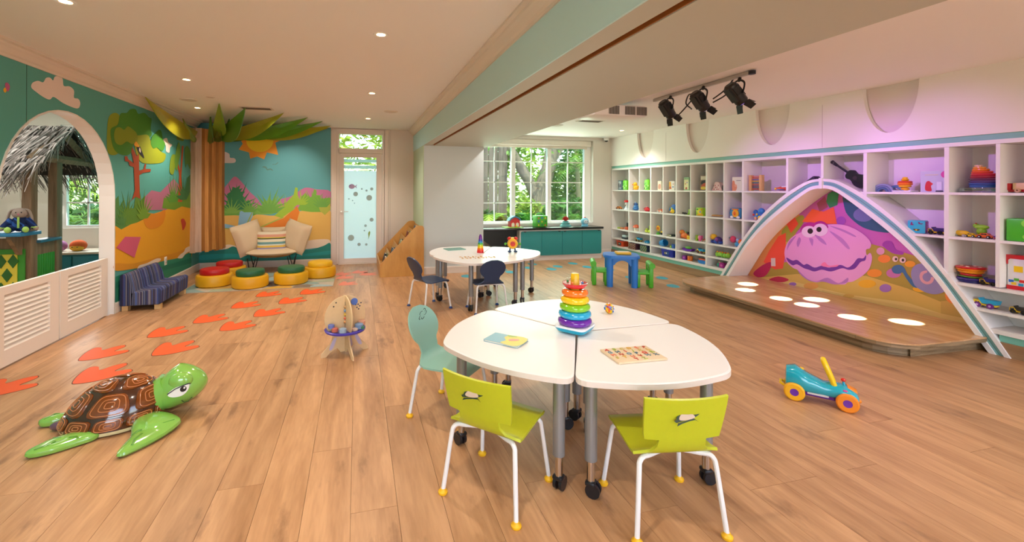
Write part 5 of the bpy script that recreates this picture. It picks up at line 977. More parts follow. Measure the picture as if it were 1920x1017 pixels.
# gable frame and thatch (ridge runs away from the arch)
AP=(6.06,2.0)
for (ya,za),(yb,zb) in (((5.50,1.68),AP),((6.62,1.66),AP),((5.56,1.72),(6.58,1.70))):
    a_=V((-3.27,ya,za)); c_=V((-3.27,yb,zb)); kid(B().use(HW).tube([a_,c_],.045,4,False),'gable_beam',ht,OH)
for k in range(3):
    for ya,za in ((5.5,1.66),(6.62,1.64)): kid(B().use(HW).tube([V((-3.6-.4*k,ya,za)),V((-3.6-.4*k,AP[0],AP[1]-.01))],.03,4,False),'rafter',ht,OH)
kid(B().use(HW).box((-4.0,6.06,1.98),(1.5,.04,.06)),'ridge_beam',ht,OH)
THC=[M('#a8a09a',.9),M('#8a837e',.9),M('#bdb5ae',.9),M('#5c5650',.9),M('#968c84',.9)]
th_=[B().use(m_) for m_ in THC]; rt=random.Random(4)
for side,(ye,ze) in enumerate(((5.26,1.50),(6.82,1.52))):
    sl=V((0,ye-AP[0],ze-(AP[1]+.06))); L0=sl.length; sd=sl.normalized()
    for row in range(7):
        for k in range(110):
            x=-4.9+1.75*k/110+rt.uniform(-.02,.02); s0=L0*(row/7)*.97-.03; Ln=.26+rt.uniform(0,.14)
            if row==6: Ln+=.08
            p0=V((x,AP[0],AP[1]+.07))+sd*max(s0,0)+V((0,0,.012*rt.random()+.02)); d_=(sd+V((rt.uniform(-.22,.22),0,rt.uniform(-.28,.06)-(.25 if row==6 else 0)))).normalized(); p1=p0+d_*Ln; w_=rt.uniform(.006,.013)
            n1=V((w_,0,0)); th_[rt.randrange(5)].add([p0-n1,p0+n1,p1+n1*.3,p1-n1*.3,(p0+p1)/2+V((0,0,.012))],[[0,1,4],[1,2,4],[2,3,4],[3,0,4]])
for k in range(260):  # fringe over the gable end
    side=rt.choice((0,1)); t=rt.random(); ye,ze=((5.26,1.50),(6.82,1.52))[side]
    p0=V((-3.22+rt.uniform(-.12,.06),AP[0]+(ye-AP[0])*t,AP[1]+.08+(ze-AP[1]-.06)*t)); p1=p0+V((rt.uniform(-.02,.10),(ye-AP[0])*.25+rt.uniform(-.05,.05),-.12-rt.uniform(0,.16))); n1=V((0,rt.uniform(.005,.011),0))
    th_[rt.randrange(5)].add([p0-n1,p0+n1,p1+n1*.3,p1-n1*.3],[[0,1,2,3]])
for b in th_:
    o=kid(b,'thatch',ht,OH); o['kind']='stuff'
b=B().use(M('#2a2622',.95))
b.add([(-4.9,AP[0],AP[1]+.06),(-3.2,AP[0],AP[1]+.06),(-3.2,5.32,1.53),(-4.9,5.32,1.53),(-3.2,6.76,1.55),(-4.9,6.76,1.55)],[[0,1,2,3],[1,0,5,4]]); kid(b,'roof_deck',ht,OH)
# low cupboard under the side room window
cp=thing('side_cupboard','low teal cupboard with a cream top under the side room window','cabinet',(-3.75,7.35,0))
B().use(M('#1f7f8c',.45)).box((0,0,.245),(1.7,.44,.47)).build('body',cp); B().use(M('#d8ccb8',.45)).box((0,-.005,.495),(1.74,.47,.03),bev=.004).build('top_board',cp)
for k in range(4): B().use(M('#23879a',.4)).box((-.63+k*.42,-.226,.245),(.40,.016,.42),bev=.004).build('cabinet_door',cp)
# ---- soft toys there
b_=thing('plush_rabbit','grey plush rabbit in navy pyjamas sitting on the hut counter','plush toy',(-3.285,5.40,.943),R(20))
FURG=M('#a99a90',.95,bump=.3,nscale=80); NVY=stripes(['#1d2f5e','#24407c','#1a2a50','#2f5aa0'],60,(1,0,1)); LG=M('#a8d86a',.8)
B().use(FURG).ell((0,0,.19),(.062,.055,.055)).build('head',b_); B().use(NVY).ell((0,0,.085),(.07,.055,.08)).build('body',b_)
for s in (-1,1):
    B().use(FURG).tube(spl([(s*.03,0,.23),(s*.065,0,.215),(s*.085,.0,.15),(s*.088,0,.10)],4,False),[.018,.02,.021,.022,.023,.024,.024,.025,.025,.024,.022,.02,.012],8,flat=.5).build('ear',b_)
    ar_=B().use(NVY).tube([(s*.055,-.01,.13),(s*.095,-.03,.075),(s*.115,-.045,.05)],[.03,.03,.026],9); a2=ar_.build('arm',b_); B().use(LG).torus((s*.115,-.045,.05),.024,.006,12,6).build('cuff',a2); B().use(FURG).ell((s*.125,-.05,.04),.022,10,6).build('paw',a2)
    lg=B().use(NVY).tube([(s*.04,-.02,.05),(s*.06,-.09,.035)],[.036,.034],9).build('leg',b_); B().use(LG).ell((s*.063,-.112,.032),(.026,.018,.030)).build('foot_sole',lg)
B().use(LG).box((0,-.056,.10),(.016,.006,.11)).build('zip_band',b_)
B().use(BLACK).ell((.02,-.05,.2),.006,8,5).ell((-.02,-.05,.2),.006,8,5).build('eyes',b_); B().use(PINK).ell((0,-.056,.18),.006,8,5).build('nose',b_)
for x,c,c2,lb in ((-3.99,'#a06a94','#c080ac','round mauve plush toy on the cupboard under the side window'),(-3.76,'#e0602c','#f0b03c','round orange plush toy on the cupboard under the side window'),(-4.22,'#b09a80','#c8b090','round beige plush toy half hidden behind the hut post')):
    q=thing('plush_ball',lb,'plush toy',(x,7.28,.51),group='round plush toys on the side cupboard')
    B().use(M(c,.95,bump=.2,nscale=60)).ell((0,0,.075),(.10,.085,.078)).build('body',q); B().use(M(c2,.95)).ell((0,-.03,.05),(.085,.062,.052)).build('belly',q)
    B().use(BLACK).ell((-.03,-.088,.06),.007,8,5).ell((.03,-.088,.06),.007,8,5).build('eyes',q)
# ================================================================== turtle sculpture
SHB=M('#74390f',.12,coat=1); SHD=M('#43200e',.15,coat=1); SHL=M('#c87a44',.25,coat=1); TG=M('#84bb50',.14,coat=1); TGD=M('#5a9a34',.2,coat=1)
tu=thing('turtle_sculpture','glossy sea turtle sculpture with brown ringed shell and green flippers on the floor','sculpture',(-1.40,3.06,0),R(6)); tu.scale=(.84,.84,.84)
AX,AY,AZ=.30,.235,.305
def dome(u,v,off=0):
    """shell surface: u around from the head (0) , v 0 rim .. 1 crown"""
    ph=v*pi/2; rr=cos(ph)**.82; x=AX*rr*cos(u); y=AY*rr*sin(u); z=.035+(AZ-.035)*sin(ph)**1.15
    x+=.065*sin(ph); n_=V((x/AX**2,y/AY**2,z/AZ**2)).normalized(); p=V((x,y,z))
    return p+n_*off
vs=[];n=40;mm=14
for i in range(mm+1):
    for k in range(n): vs.append(dome(2*pi*k/n,i/mm))
fs=[[i*n+k,i*n+(k+1)%n,(i+1)*n+(k+1)%n,(i+1)*n+k] for i in range(mm) for k in range(n)]
B().use(SHD).add(vs,fs,True).build('shell',tu)
def scute(u0,u1,v0,v1,cut=.0,crown=False):
    """raised plate with carved rings"""
    uc,vc=(u0+u1)/2,(v0+v1)/2
    def ring(s,k=20):
        out=[]
        for q in range(k):
            a=2*pi*q/k; cx,sy=cos(a),sin(a); e=.5
            px=(abs(cx)**e)*(1 if cx>0 else -1); py=(abs(sy)**e)*(1 if sy>0 else -1)
            vv=vc+(v1-v0)/2*py*s; uu=uc+(u1-u0)/2*px*s*(1-cut*(py*s+1)/2)
            out.append((uu,vv))
        return out
    o=ring(1);vs=[];K=20
    for s,of in ((1.0,.001),(.95,.008),(.6,.0095),(.3,.0095),(0.02,.0095)):
        vs+=[dome(a,b_,of) for a,b_ in ring(s)]
    fs=[[i*K+k,i*K+(k+1)%K,(i+1)*K+(k+1)%K,(i+1)*K+k] for i in range(4) for k in range(K)]+[[4*K+k for k in range(K)]]
    sc=B().use(SHB).add(vs,fs,True).build('shell_plate',tu)
    for s in (.80,.48,.24):
        B().use(SHL).tube([dome(a,b_,.0095) for a,b_ in ring(s,28)],.0026,6,True,closed=True).build('ring_line',sc)
for k in range(10): scute(2*pi*(k+.04)/10+.1,2*pi*(k+.96)/10+.1,.03,.235)
for k in range(6): scute(2*pi*(k+.02)/6,2*pi*(k+.98)/6,.255,.625,.22)
for k in range(3): scute(2*pi*(k+.03)/3+.55,2*pi*(k+.97)/3+.55,.645,.95,.2)
B().use(M('#d8cc9a',.2,coat=1)).lathe([(.0,.012),(.98,.012),(1.0,.03),(.99,.045)],36,sx=AX,sy=AY).build('belly_rim',tu)
hq=MX.Rotation(R(-14),3,'Y')
def headf(p):
    q=V(p); 
    q.x*=1+.12*(q.x>0); q.z*=1-.18*max(0,q.x/.15); q.z-=.10*max(0,-q.x/.13)*.6; return q
hb=B().use(TG).ell((.395,.012,.205),(.165,.135,.15),28,18,f=headf)
hb.tube([(.22,.0,.10),(.27,.01,.14),(.34,.012,.185)],[.10,.115,.12],20); hd_=hb.build('head',tu)
B().use(TG).ell((.425,-.085,.262),(.078,.044,.062),18,11).build('brow',hd_)
T=MX.Translation((.428,-.128,.215)) @ MX.Rotation(R(16),4,'Z') @ MX.Rotation(R(6),4,'X') @ MX.Scale(1.35,4)
B(T).use(WHT).plate(spl([(-.052,-.012),(-.02,.012),(.03,.024),(.044,.022),(.036,-.01),(.01,-.032),(-.03,-.03)],4),.014,(0,.008,0),(1,0,0),(0,0,1),(0,-1,0)).build('eye_white',hd_)
B(T).use(BLACKP).plate(circle(.015,16,.016,.004),.0085,(0,0,0),(1,0,0),(0,0,1),(0,-1,0)).tube([(-.054,-.005,-.008),(-.02,-.008,.014),(.03,-.008,.027),(.048,-.006,.027)],.0028,6).build('pupil',hd_)
B(T).use(WHT).plate(circle(.005,8,.021,.010),.0095,(0,0,0),(1,0,0),(0,0,1),(0,-1,0)).build('eye_glint',hd_)
B(T).use(M('#2a4a1c',.4)).tube([(.01,.0,-.062),(.022,.0,-.076),(.04,.006,-.078),(.058,.018,-.066)],.0024,6).build('smile_line',hd_)
def flipper(outline,name,z0=.008,h=.045,lift=.05):
    c=V((sum(p[0] for p in outline)/len(outline),sum(p[1] for p in outline)/len(outline))); P=spl(outline,4); vs=[]; K=len(P)
    for s,z in ((.93,.0),(1,.3),(.97,.62),(.8,.86),(.5,1),(.05,1.02)):
        for x,y in P: vs.append((c.x+(x-c.x)*s,c.y+(y-c.y)*s,z0+h*z+(lift*max(0,1-abs(y+.02)/.34))*(.3+.7*z)))
    fs=[[i*K+k,i*K+(k+1)%K,(i+1)*K+(k+1)%K,(i+1)*K+k] for i in range(5) for k in range(K)]+[list(range(K))[::-1],[5*K+k for k in range(K)]]
    o=B().use(TG).add(vs,fs,True).build(name,tu)
    rg_=random.Random(len(outline)+int(c.x*100))
    for k in range(4):
        a=2*pi*k/4+.4; q=[]
        for s_,da in ((.25,.0),(.5,.25),(.8,.1)): 
            j=int((a+da)/(2*pi)*K)%K; x=c.x+(P[j][0]-c.x)*s_; y=c.y+(P[j][1]-c.y)*s_
            zt=1.0-(s_-.5)*.45 if s_>.5 else 1.01
            q.append((x,y,z0+h*zt+(lift*max(0,1-abs(y+.02)/.34))*(.3+.7*zt)))
        B().use(TGD).tube(q,.008,6,flat=.35).build('skin_line',o)
FO=[(.16,-.12),(.24,-.07),(.34,-.10),(.44,-.19),(.46,-.25),(.40,-.36),(.32,-.46),(.23,-.54),(.19,-.53),(.19,-.44),(.20,-.33),(.17,-.22)]
flipper(FO,'front_flipper'); flipper([(x,-y) for x,y in FO],'front_flipper')
flipper([(.0,-.19),(-.08,-.17),(-.18,-.18),(-.28,-.23),(-.335,-.30),(-.32,-.355),(-.22,-.35),(-.10,-.30),(-.01,-.25)],'rear_flipper',lift=.02)
flipper([(-.2,.14),(-.3,.16),(-.40,.15),(-.46,.11),(-.44,.06),(-.36,.05),(-.24,.09)],'rear_flipper',lift=.02)
B().use(M('#6a4a5a',.3,coat=1)).ell((-.31,0,.03),(.05,.03,.03)).build('tail',tu)
# ================================================================== floor stickers
PO=[(-.128,-.154),(-.154,-.005),(-.143,.125),(-.087,.12),(-.045,.042),(.014,.109),(.08,.139),(.104,.087),(.067,-.016),(.162,-.009),(.18,-.074),(.032,-.174),(-.088,-.192)]
ORP=M('#ee5a1e',.5); OUT=M('#5a2a12',.6); PKO=M('#ec8468',.5)
def grow(P,d):
    c=V((0,-.02)); return [(x+(x-c.x)/max(V((x-c.x,y-c.y)).length,.01)*d,y+(y-c.y)/max(V((x-c.x,y-c.y)).length,.01)*d) for x,y in P]
def footprint(x,y,ang,s,lb,m_=ORP,line=True):
    t=thing('footprint_sticker',lb,'floor sticker',(x,y,.0003),R(ang),'orange bird footprints on the floor'); P=spl([(a*s,b_*s) for a,b_ in PO],4)
    if line: B().use(OUT).plate(spl(grow([(a*s,b_*s) for a,b_ in PO],.006),4),.0006).build('outline',t)
    B().use(m_).plate(P,.0006,(0,0,.0005 if line else 0)).build('print',t)
for x,y,a,s,lb in ((-2.37,3.80,0,1,'orange bird footprint at the picture edge beside the half doors'),(-1.85,3.91,4,1,'orange bird footprint partly behind the turtle shell'),(-2.065,4.385,2,.95,'orange bird footprint between the half doors and the turtle'),(-1.531,4.37,0,1,'orange bird footprint just beyond the turtle head'),
    (-1.77,4.87,-2,.95,'orange bird footprint fourth from the half doors in the left row'),(-1.17,4.92,-4,.95,'orange bird footprint third in the right row, beyond the turtle'),(-1.51,5.25,-4,.95,'orange bird footprint fifth in the left row'),(-.955,5.35,-4,.95,'orange bird footprint fourth in the right row'),
    (-1.28,5.76,-8,.92,'orange bird footprint in front of the rug, right of the sofa'),(-.775,5.85,-8,.95,'orange bird footprint fifth in the right row before the rug'),(-1.12,6.27,-10,.9,'orange bird footprint at the front edge of the rug'),(-.58,6.28,-10,.95,'orange bird footprint by the right front corner of the rug')):
    footprint(x,y,a,s,lb)
for x,y,a,lb in ((-.12,6.69,-20,'pale orange footprint nearest the book display'),(-.16,7.16,-30,'pale orange footprint beside the rug toward the garden door'),(.06,7.55,-30,'pale orange footprint near the garden door threshold'),(.19,7.35,-30,'pale orange footprint at the foot of the book display'),(-.20,7.45,-30,'pale orange footprint close to the yellow pouf')):
    footprint(x,y,a,.8,lb,PKO,False)
TLP=M('#3a9cae',.5)
for k,(x,y,a,lb) in enumerate(((1.69,6.80,-10,'teal footprint beneath the far table'),(2.43,7.22,0,'teal footprint before the cabinet, far left one'),(2.49,6.96,0,'teal footprint left of the blue play table, near the cabinet'),(3.15,7.6,-5,'teal footprint at the left cabinet door'),(3.28,7.05,-5,'teal footprint in front of the middle cabinet doors'),(2.95,7.25,-5,'teal footprint below the second cabinet door'),(3.5,7.27,-5,'teal footprint below the third cabinet door'),(3.92,7.50,-5,'teal footprint at the right cabinet door'),(4.0,7.1,-8,'teal footprint behind the left green chair'),(4.25,6.8,-10,'teal footprint behind the blue play table'),(4.2,6.1,-15,'teal footprint just behind the right green chair'),(4.66,5.95,-20,'teal footprint right of the blue table, the farther one'),(4.43,5.42,-25,'teal footprint right of the blue table, by the stage corner'))):
    t=thing('webbed_footprint_sticker',lb,'floor sticker',(x,y,.0003),R(a-90),'teal footprints on the floor')
    P=[(-.10,-.03),(-.11,.03),(-.05,.075),(.03,.085),(.09,.07),(.10,.05),(.12,.045),(.11,.03),(.135,.01),(.11,-.005),(.125,-.03),(.095,-.04),(.07,-.075),(-.02,-.08),(-.07,-.06)]
    B().use(TLP).plate(spl(P,3),.0008).build('print',t)
# ================================================================== toys on the tables
rs=thing('ring_stacker','tall rainbow ring stacker on a white and cyan rocking base','toy',(1.243,2.346,.5605),R(38))
b=B().use(CYAN); vs=[]
q0=rrect(.165,.165,.03); q1=rrect(.18,.18,.03); K=len(q0)
b.add([(x*.55,y*.55,0) for x,y in q0]+[(x*1.0,y*1.0,.012) for x,y in q0]+[(x*1.06,y*1.06,.034) for x,y in q1],[[i*K+k,i*K+(k+1)%K,(i+1)*K+(k+1)%K,(i+1)*K+k] for i in range(2) for k in range(K)]+[list(range(K))[::-1]],True); b.build('rocker',rs)
B().use(M('#f4f2f6',.25)).plate([(x*1.05,y*1.05) for x,y in q1],.012,(0,0,.033)).build('base_plate',rs)
for k,(c,r) in enumerate((('#6a1fa0',.099),('#18a8d8',.095),('#86c81e',.089),('#fcc812',.083),('#f87a1c',.077))):
    B().use(M(c,.18,coat=.6)).torus((0,0,.066+k*.0415),r-.022,.022,32,12,flat=.98).build('ring',rs)
tp=B().use(M('#d81e28',.2,coat=.5)).lathe([(.02,.258),(.058,.262),(.071,.278),(.073,.288),(.066,.283),(.02,.272)],28).build('top_dish',rs)
B().use(mix_glass('clear_dome','#ffffff',.86)).lathe([(.07,.287),(.066,.30),(.05,.312),(.026,.316)],24).build('clear_cover',tp)
B().use(M('#f6c21c',.25)).lathe([(.0,.03),(.03,.03),(.026,.27),(.024,.335),(.02,.342),(0,.343)],18).build('post',rs)
for k,c in enumerate(('#5a2a9a','#1ca04a','#f07a1c','#2a7fd0')): B().use(M(c,.3)).ell((.045*cos(1.6*k),.045*sin(1.6*k),.291),.008,8,5).build('bead',tp)
ba=thing('rattle_ball','small multicoloured rattle ball on the near petal table','toy',(1.648,2.63,.5605)); 
B().use(M('#f4a01c',.35)).ell((0,0,.034),.030,16,10).build('core',ba)
for k,(c,ax) in enumerate((('#2a6fc8',(0,40,0)),('#f6c81c',(60,20,0)),('#e8502c',(100,60,0)),('#3a8ad8',(-30,20,40)),('#f6d21c',(20,110,0)))):
    B().use(M(c,.3)).torus((0,0,.034),.030,.0045,24,8,axis=(MX.Rotation(R(ax[0]),3,'X') @ MX.Rotation(R(ax[1]),3,'Y') @ MX.Rotation(R(ax[2]),3,'Z'))).build('band',ba)
for k in range(6): 
    a=k*1.9; p=V((cos(a)*cos(k-2.5),sin(a)*cos(k-2.5),sin(k*1.3))).normalized()*.031; B().use(M(['#2a6fc8','#f0f0f0','#d8261c'][k%3],.3)).ell((p.x,p.y,p.z+.034),.007,8,5).build('dot',ba)
bk_=thing('board_book','small picture book with a beach scene on its cover on the near table','book',(.795,2.285,.5605),R(-47)); 
B().use(M('#e8e2d4',.6)).box((0,0,.006),(.20,.128,.009)).build('pages',bk_)
cv=B().use(M('#8ab4c4',.35)).box((0,0,.0115),(.206,.134,.002)).box((0,0,.001),(.206,.134,.002)).box((-.102,0,.006),(.002,.134,.012)).build('cover',bk_)
B().use(M('#e4d46a',.4)).plate(spl([(-.0,-.066),(.1,-.066),(.1,.066),(.0,.066),(-.02,.02),(.01,-.02)],3),.0006,(0,0,.0125)).build('sand_print',cv); B().use(M('#9ab45a',.4)).plate(spl([(.0,.04),(.04,.06),(.02,.066),(-.02,.06)],3),.0006,(0,0,.0131)).build('palm_print',cv)
B().use(M('#e09a8a',.4)).plate(spl([(.03,-.02),(.07,.01),(.06,.03),(.02,.01)],3),.0006,(0,0,.0133)).build('shape_print',cv)
pz=thing('alphabet_puzzle','wooden alphabet puzzle board with coloured letters on the near table','puzzle',(1.349,1.935,.5605),R(-2)); B().use(M('#e0c8a4',.5,noise=.06)).box((0,0,.005),(.265,.18,.010),bev=.002).build('board',pz)
LC=['#c83a2c','#d8a83c','#6a8a9a','#a8b44c','#e07a5a','#4a6a7a','#c8b060','#b8401c']
for k,ch in enumerate('ABCDEFGHIJKLMNOPQRSTUVWXYZ'):
    r_i,c_i=divmod(k,6) if k<24 else (4,k-24+2); 
    vs,fs=text(ch,.034,.0015); T=MX.Translation((-.107+.043*c_i,.068-.034*r_i,.0115)) @ MX.Rotation(R((k*37)%30-15),4,'Z')
    B(T).use(M(LC[(k*3)%8],.45)).add(vs,fs).build('letter',pz)
sc_=thing('stacking_cups','rainbow tower of stacking cups on the far table','toy',(1.565,5.53,.5605))
for k,c in enumerate(('#d81e2c','#e8402c','#f07a1c','#f6c81c','#b8d02c','#3aa84a','#2a8ac8','#3a4ab0','#7a2a9a','#6a1a8a')):
    r=.046-.0028*k; z=.022*k; B().use(M(c,.25)).lathe([(0,z),(r,z),(r-.0015,z+.019),(r-.004,z+.021),(0,z+.021)],20).build('cup',sc_)
B().use(M('#6a1a8a',.25)).ell((0,0,.225),.016,10,6).build('top_knob',sc_)
ck=thing('alarm_clock_toy','yellow alarm clock toy with red bells and blue feet on the far table','toy',(1.985,5.46,.5605),R(-14))
RX=MX.Rotation(R(90),3,'X')
B(MX.Translation((0,0,.115)) @ MX.Rotation(R(90),4,'X')).use(M('#f2b41c',.3)).lathe([(0,-.03),(.06,-.03),(.068,-.02),(.068,.02),(.06,.032),(.05,.034),(.048,.03),(0,.03)],24).build('body',ck)
B(MX.Translation((0,-.031,.115)) @ MX.Rotation(R(90),4,'X')).use(M('#d8321c',.35)).lathe([(0,0),(.034,0),(.034,.004),(0,.006)],18).build('dial',ck)
for s in (-1,1):
    B().use(RED).ell((s*.045,0,.185),(.026,.024,.02),12,7,rot=MX.Rotation(R(s*35),3,'Y')).build('bell',ck); B().use(GRN).tube([(s*.065,0,.12),(s*.085,-.005,.115)],.008,8).ell((s*.095,-.008,.112),(.016,.014,.018),10,6).build('hand',ck)
    B().use(NAVY).tube([(s*.03,0,.06),(s*.036,0,.02)],.010,8).ell((s*.04,-.012,.014),(.026,.034,.014),12,6).build('foot',ck); B().use(BLACK).ell((s*.012,-.038,.128),.006,8,5).build('eye',ck)
B().use(M('#f6d85a',.3)).box((0,0,.188),(.04,.02,.022),bev=.005).build('handle',ck)
tag(B().use(M('#8ab4a8',.5)).box((1.30,5.90,.565),(.26,.19,.010),rz=R(10)).use(M('#6f9a90',.5)).box((1.30,5.90,.571),(.25,.18,.002),rz=R(10)).build('flat_book'),'thin grey green book lying on the far table','book')
lw=thing('wooden_letters','scatter of small wooden letters and pieces on the far table','toy',(1.42,5.16,.5605))
for k in range(24):
    vs,fs=text('ABEFHKLNRSTZ'[k%12],.035,.003); T=MX.Translation((-.20+.05*(k%9)+.01*(k%2),-.07+.06*(k//9),.004)) @ MX.Rotation(R((k*53)%360),4,'Z'); B(T).use(WOODL).add(vs,fs).build('letter',lw)
# ================================================================== bead maze drum
bm_=thing('activity_centre','round wooden activity centre with crossing discs and a blue tray on the floor','toy',(-.095,3.86,0),R(20))
PLY=M('#e4c496',.5,noise=.06,nscale=30)
disc=[(.175*cos(R(a)),.315+.175*sin(R(a))) for a in range(-40,221,10)]
prof=disc+[(-.10,.16),(-.13,.10),(-.20,.03),(-.205,.0),(-.16,.0),(-.13,.03),(-.07,.06),(-.04,.02),(.04,.02),(.07,.06),(.13,.03),(.16,.0),(.205,.0),(.20,.03),(.13,.10),(.10,.16)]
hole1=[(-.02-.1*cos(R(a))*.9,.345+.10*sin(R(a))) for a in range(-30,100,15)]+[(-.02,.285)]
hole2=[(-x,z) for x,z in hole1]
o=B().use(PLY).plate(prof,.010,(0,.005,0),(1,0,0),(0,0,1),(0,-1,0)).build('disc_panel',bm_); o2=B().use(PLY).plate(prof,.010,(.005,0,0),(0,1,0),(0,0,1),(-1,0,0)).build('disc_panel',bm_)
B().use(M('#4a3fb0',.3)).lathe([(.0,.195),(.150,.195),(.165,.198),(.168,.212),(.158,.218),(.15,.212),(0,.205)],30).build('tray',bm_)
for k,(c,x,y,z,r) in enumerate((('#7a9ac0',.09,-.08,.235,.036),('#e0a890',.13,-.04,.25,.03),('#9ab0c8',-.06,-.12,.235,.03),('#c86a5a',-.11,-.07,.235,.026),('#6a7ac0',-.13,-.04,.26,.026),('#4a8a6a',.11,-.10,.225,.02),('#e8c8b0',.05,-.1,.215,.024))): B().use(M(c,.4)).lathe([(0,-r*.6),(r,-r*.5),(r,r*.5),(r*.6,r*.7),(0,r*.7)],14,(x,y,z)).build('block',bm_)
B().use(M('#5a7ac8',.4)).tube([(.075,-.006,.43),(.075,-.012,.43)],.03,16).build('gear',o); 
for k in range(5): B().use(M(['#e09a5a','#d86a4a','#e8c04a','#7a9ac0','#c89a6a'][k],.4)).ell((-.008,-.02,.27+.032*k),.012,10,6).build('bead',o2)
B().use(M('#8a7a6a',.3)).tube([(-.008,-.02,.22),(-.008,-.02,.44)],.002,6).build('bead_wire',o2)
for k,(x,z) in enumerate(((.11,.40),(.125,.385),(.10,.375),(.135,.41),(.09,.40),(.115,.36),(-.1,.41),(-.08,.44))): B().use(M('#3a3a5a' if k<6 else '#2a2a2a',.5)).plate(circle(.0065,8,x,z),.001,(0,-.005,0),(1,0,0),(0,0,1),(0,-1,0)).build('dot',o)
for x in (-.09,.09,.03): B().use(M('#c8bcd8',.5)).plate(spl([(x-.01,.14),(x+.015,.14),(x*1.4+.02,.06),(x*1.4-.01,.06)],3),.001,(0,-.005,0),(1,0,0),(0,0,1),(0,-1,0)).build('painted_wave',o)
# ================================================================== ride-on toy
rd=thing('ride_on_toy','turquoise and purple ride on toy with orange wheels and yellow handle','ride-on toy',(2.955,2.235,0),R(-50))
b=B().use(M('#12a4b8',.16,coat=.6))
secs=[(-.175,.12,.03,.04),(-.168,.13,.06,.07),(-.12,.137,.076,.076),(-.05,.115,.074,.058),(.03,.098,.062,.042),(.10,.102,.07,.044),(.15,.10,.075,.042),(.19,.085,.066,.034),(.205,.07,.045,.02)]
vs=[];K=16
for x,zc,hw,hh in secs:
    for k in range(K): a=2*pi*k/K; c_,s_=cos(a),sin(a); vs.append((x,hw*(abs(c_)**.7)*(1 if c_>0 else -1),zc+hh*(abs(s_)**.7)*(1 if s_>0 else -1)))
fs=[[i*K+k,i*K+(k+1)%K,(i+1)*K+(k+1)%K,(i+1)*K+k] for i in range(len(secs)-1) for k in range(K)]+[list(range(K))[::-1],[(len(secs)-1)*K+k for k in range(K)]]
b.add(vs,fs,True).build('seat_body',rd)
B().use(M('#5a1f8a',.3)).box((.02,0,.066),(.33,.10,.05),bev=.012).build('chassis',rd); B().use(M('#d8d4d0',.5)).box((.0,-.0515,.066),(.11,.002,.02)).build('label_plate',rd)
for x,c,s in ((-.125,'#f2b01c',-1),(-.125,'#f2b01c',1),(.145,'#f08a1c',-1),(.145,'#f08a1c',1)):
    w_=B(MX.Translation((x,s*.07,.058)) @ MX.Rotation(R(90),4,'X')).use(M(c,.3)).lathe([(.024,-.02),(.05,-.02),(.058,-.012),(.058,.012),(.05,.02),(.024,.02)],26).build('wheel',rd)
    B(MX.Translation((x,s*.07,.058)) @ MX.Rotation(R(90),4,'X')).use(PUR).lathe([(0,-.018),(.025,-.019),(.025,.019),(0,.018)],16).build('hub',w_)
B().use(M('#f6c812',.25)).tube(spl([(.09,-.030,.12),(.06,-.034,.20),(.035,-.028,.265),(.028,0,.285),(.035,.028,.265),(.06,.034,.20),(.09,.030,.12)],4,False),.016,10).build('handle',rd)
hq_=B().use(M('#f08a1c',.3)).box((.172,-.0,.128),(.055,.07,.012),bev=.005,rot=MX.Rotation(R(25),3,'Y')).build('front_panel',rd)
rk=B().use(RED).ell((.13,.0,.175),(.014,.014,.011),12,7).build('button_knob',rd); B().use(CYAN).cyl((.135,0,.13),(.13,0,.168),.006,n=8).build('stalk',rk)
B().use(LIME).box((-.13,.0,.193),(.05,.05,.012),bev=.005).build('rear_button',rd); B().use(YEL).ell((-.085,.03,.185),(.016,.016,.012),10,6).build('yellow_knob',rd); B().use(YEL).tube([(-.17,-.04,.07),(-.20,-.03,.085),(-.20,.03,.085),(-.17,.04,.07)],.008,8).build('rear_bumper',rd)
B().use(M('#c83a8a',.3)).ell((.135,-.06,.125),(.016,.01,.008),10,6).build('pink_dial',rd); B().use(M('#f08a1c',.3)).ell((.205,-.03,.07),(.012,.018,.012),10,6).build('headlight',rd)
# ================================================================== toys on the shelves (front of each toy faces the room)
ZR={1:1.383,2:.977,3:.567,4:.368,5:.214}
DV=[8.345,7.733,7.397,7.056,6.717,6.384,6.052,5.712,5.376,5.043,4.384]
def T_(name,label,cat,row,y,x=5.44,a=0,hw=.085):
    if y>4.4:   # set into its own cube, near the front edge
        x=5.372; y*=x/5.45; dv=DV if row<=3 else DV[:-1:2]
        for hi,lo in zip(dv,dv[1:]):
            if lo<y<=hi: y=min(max(y,lo+.018+hw),hi-.018-hw) if hi-lo>2*hw+.04 else (lo+hi)/2
    return thing(name,label,cat,(x,y,ZR[row]),R(-90+a))
PF=((1,0,0),(0,0,1),(0,-1,0))   # a print on the face that looks at the room
def pr(b,poly,m_,yf,t=.002,z0=0): return b.use(m_).plate(poly,t,(0,yf,0),*PF,z0=z0)
def carton(label,row,y,w,h,d,c,prints,x=5.46,a=0,name='game_box'):
    t=T_(name,label,'box',row,y,x,a,max(w/2+.012,.03)); B().use(M(c,.45)).box((0,0,h/2),(w,d,h)).build('carton',t)
    for i,(cc,poly) in enumerate(prints): pr(B(),poly,M(cc,.5),-d/2,.0015,.0006*i).build('front_print',t)
    return t
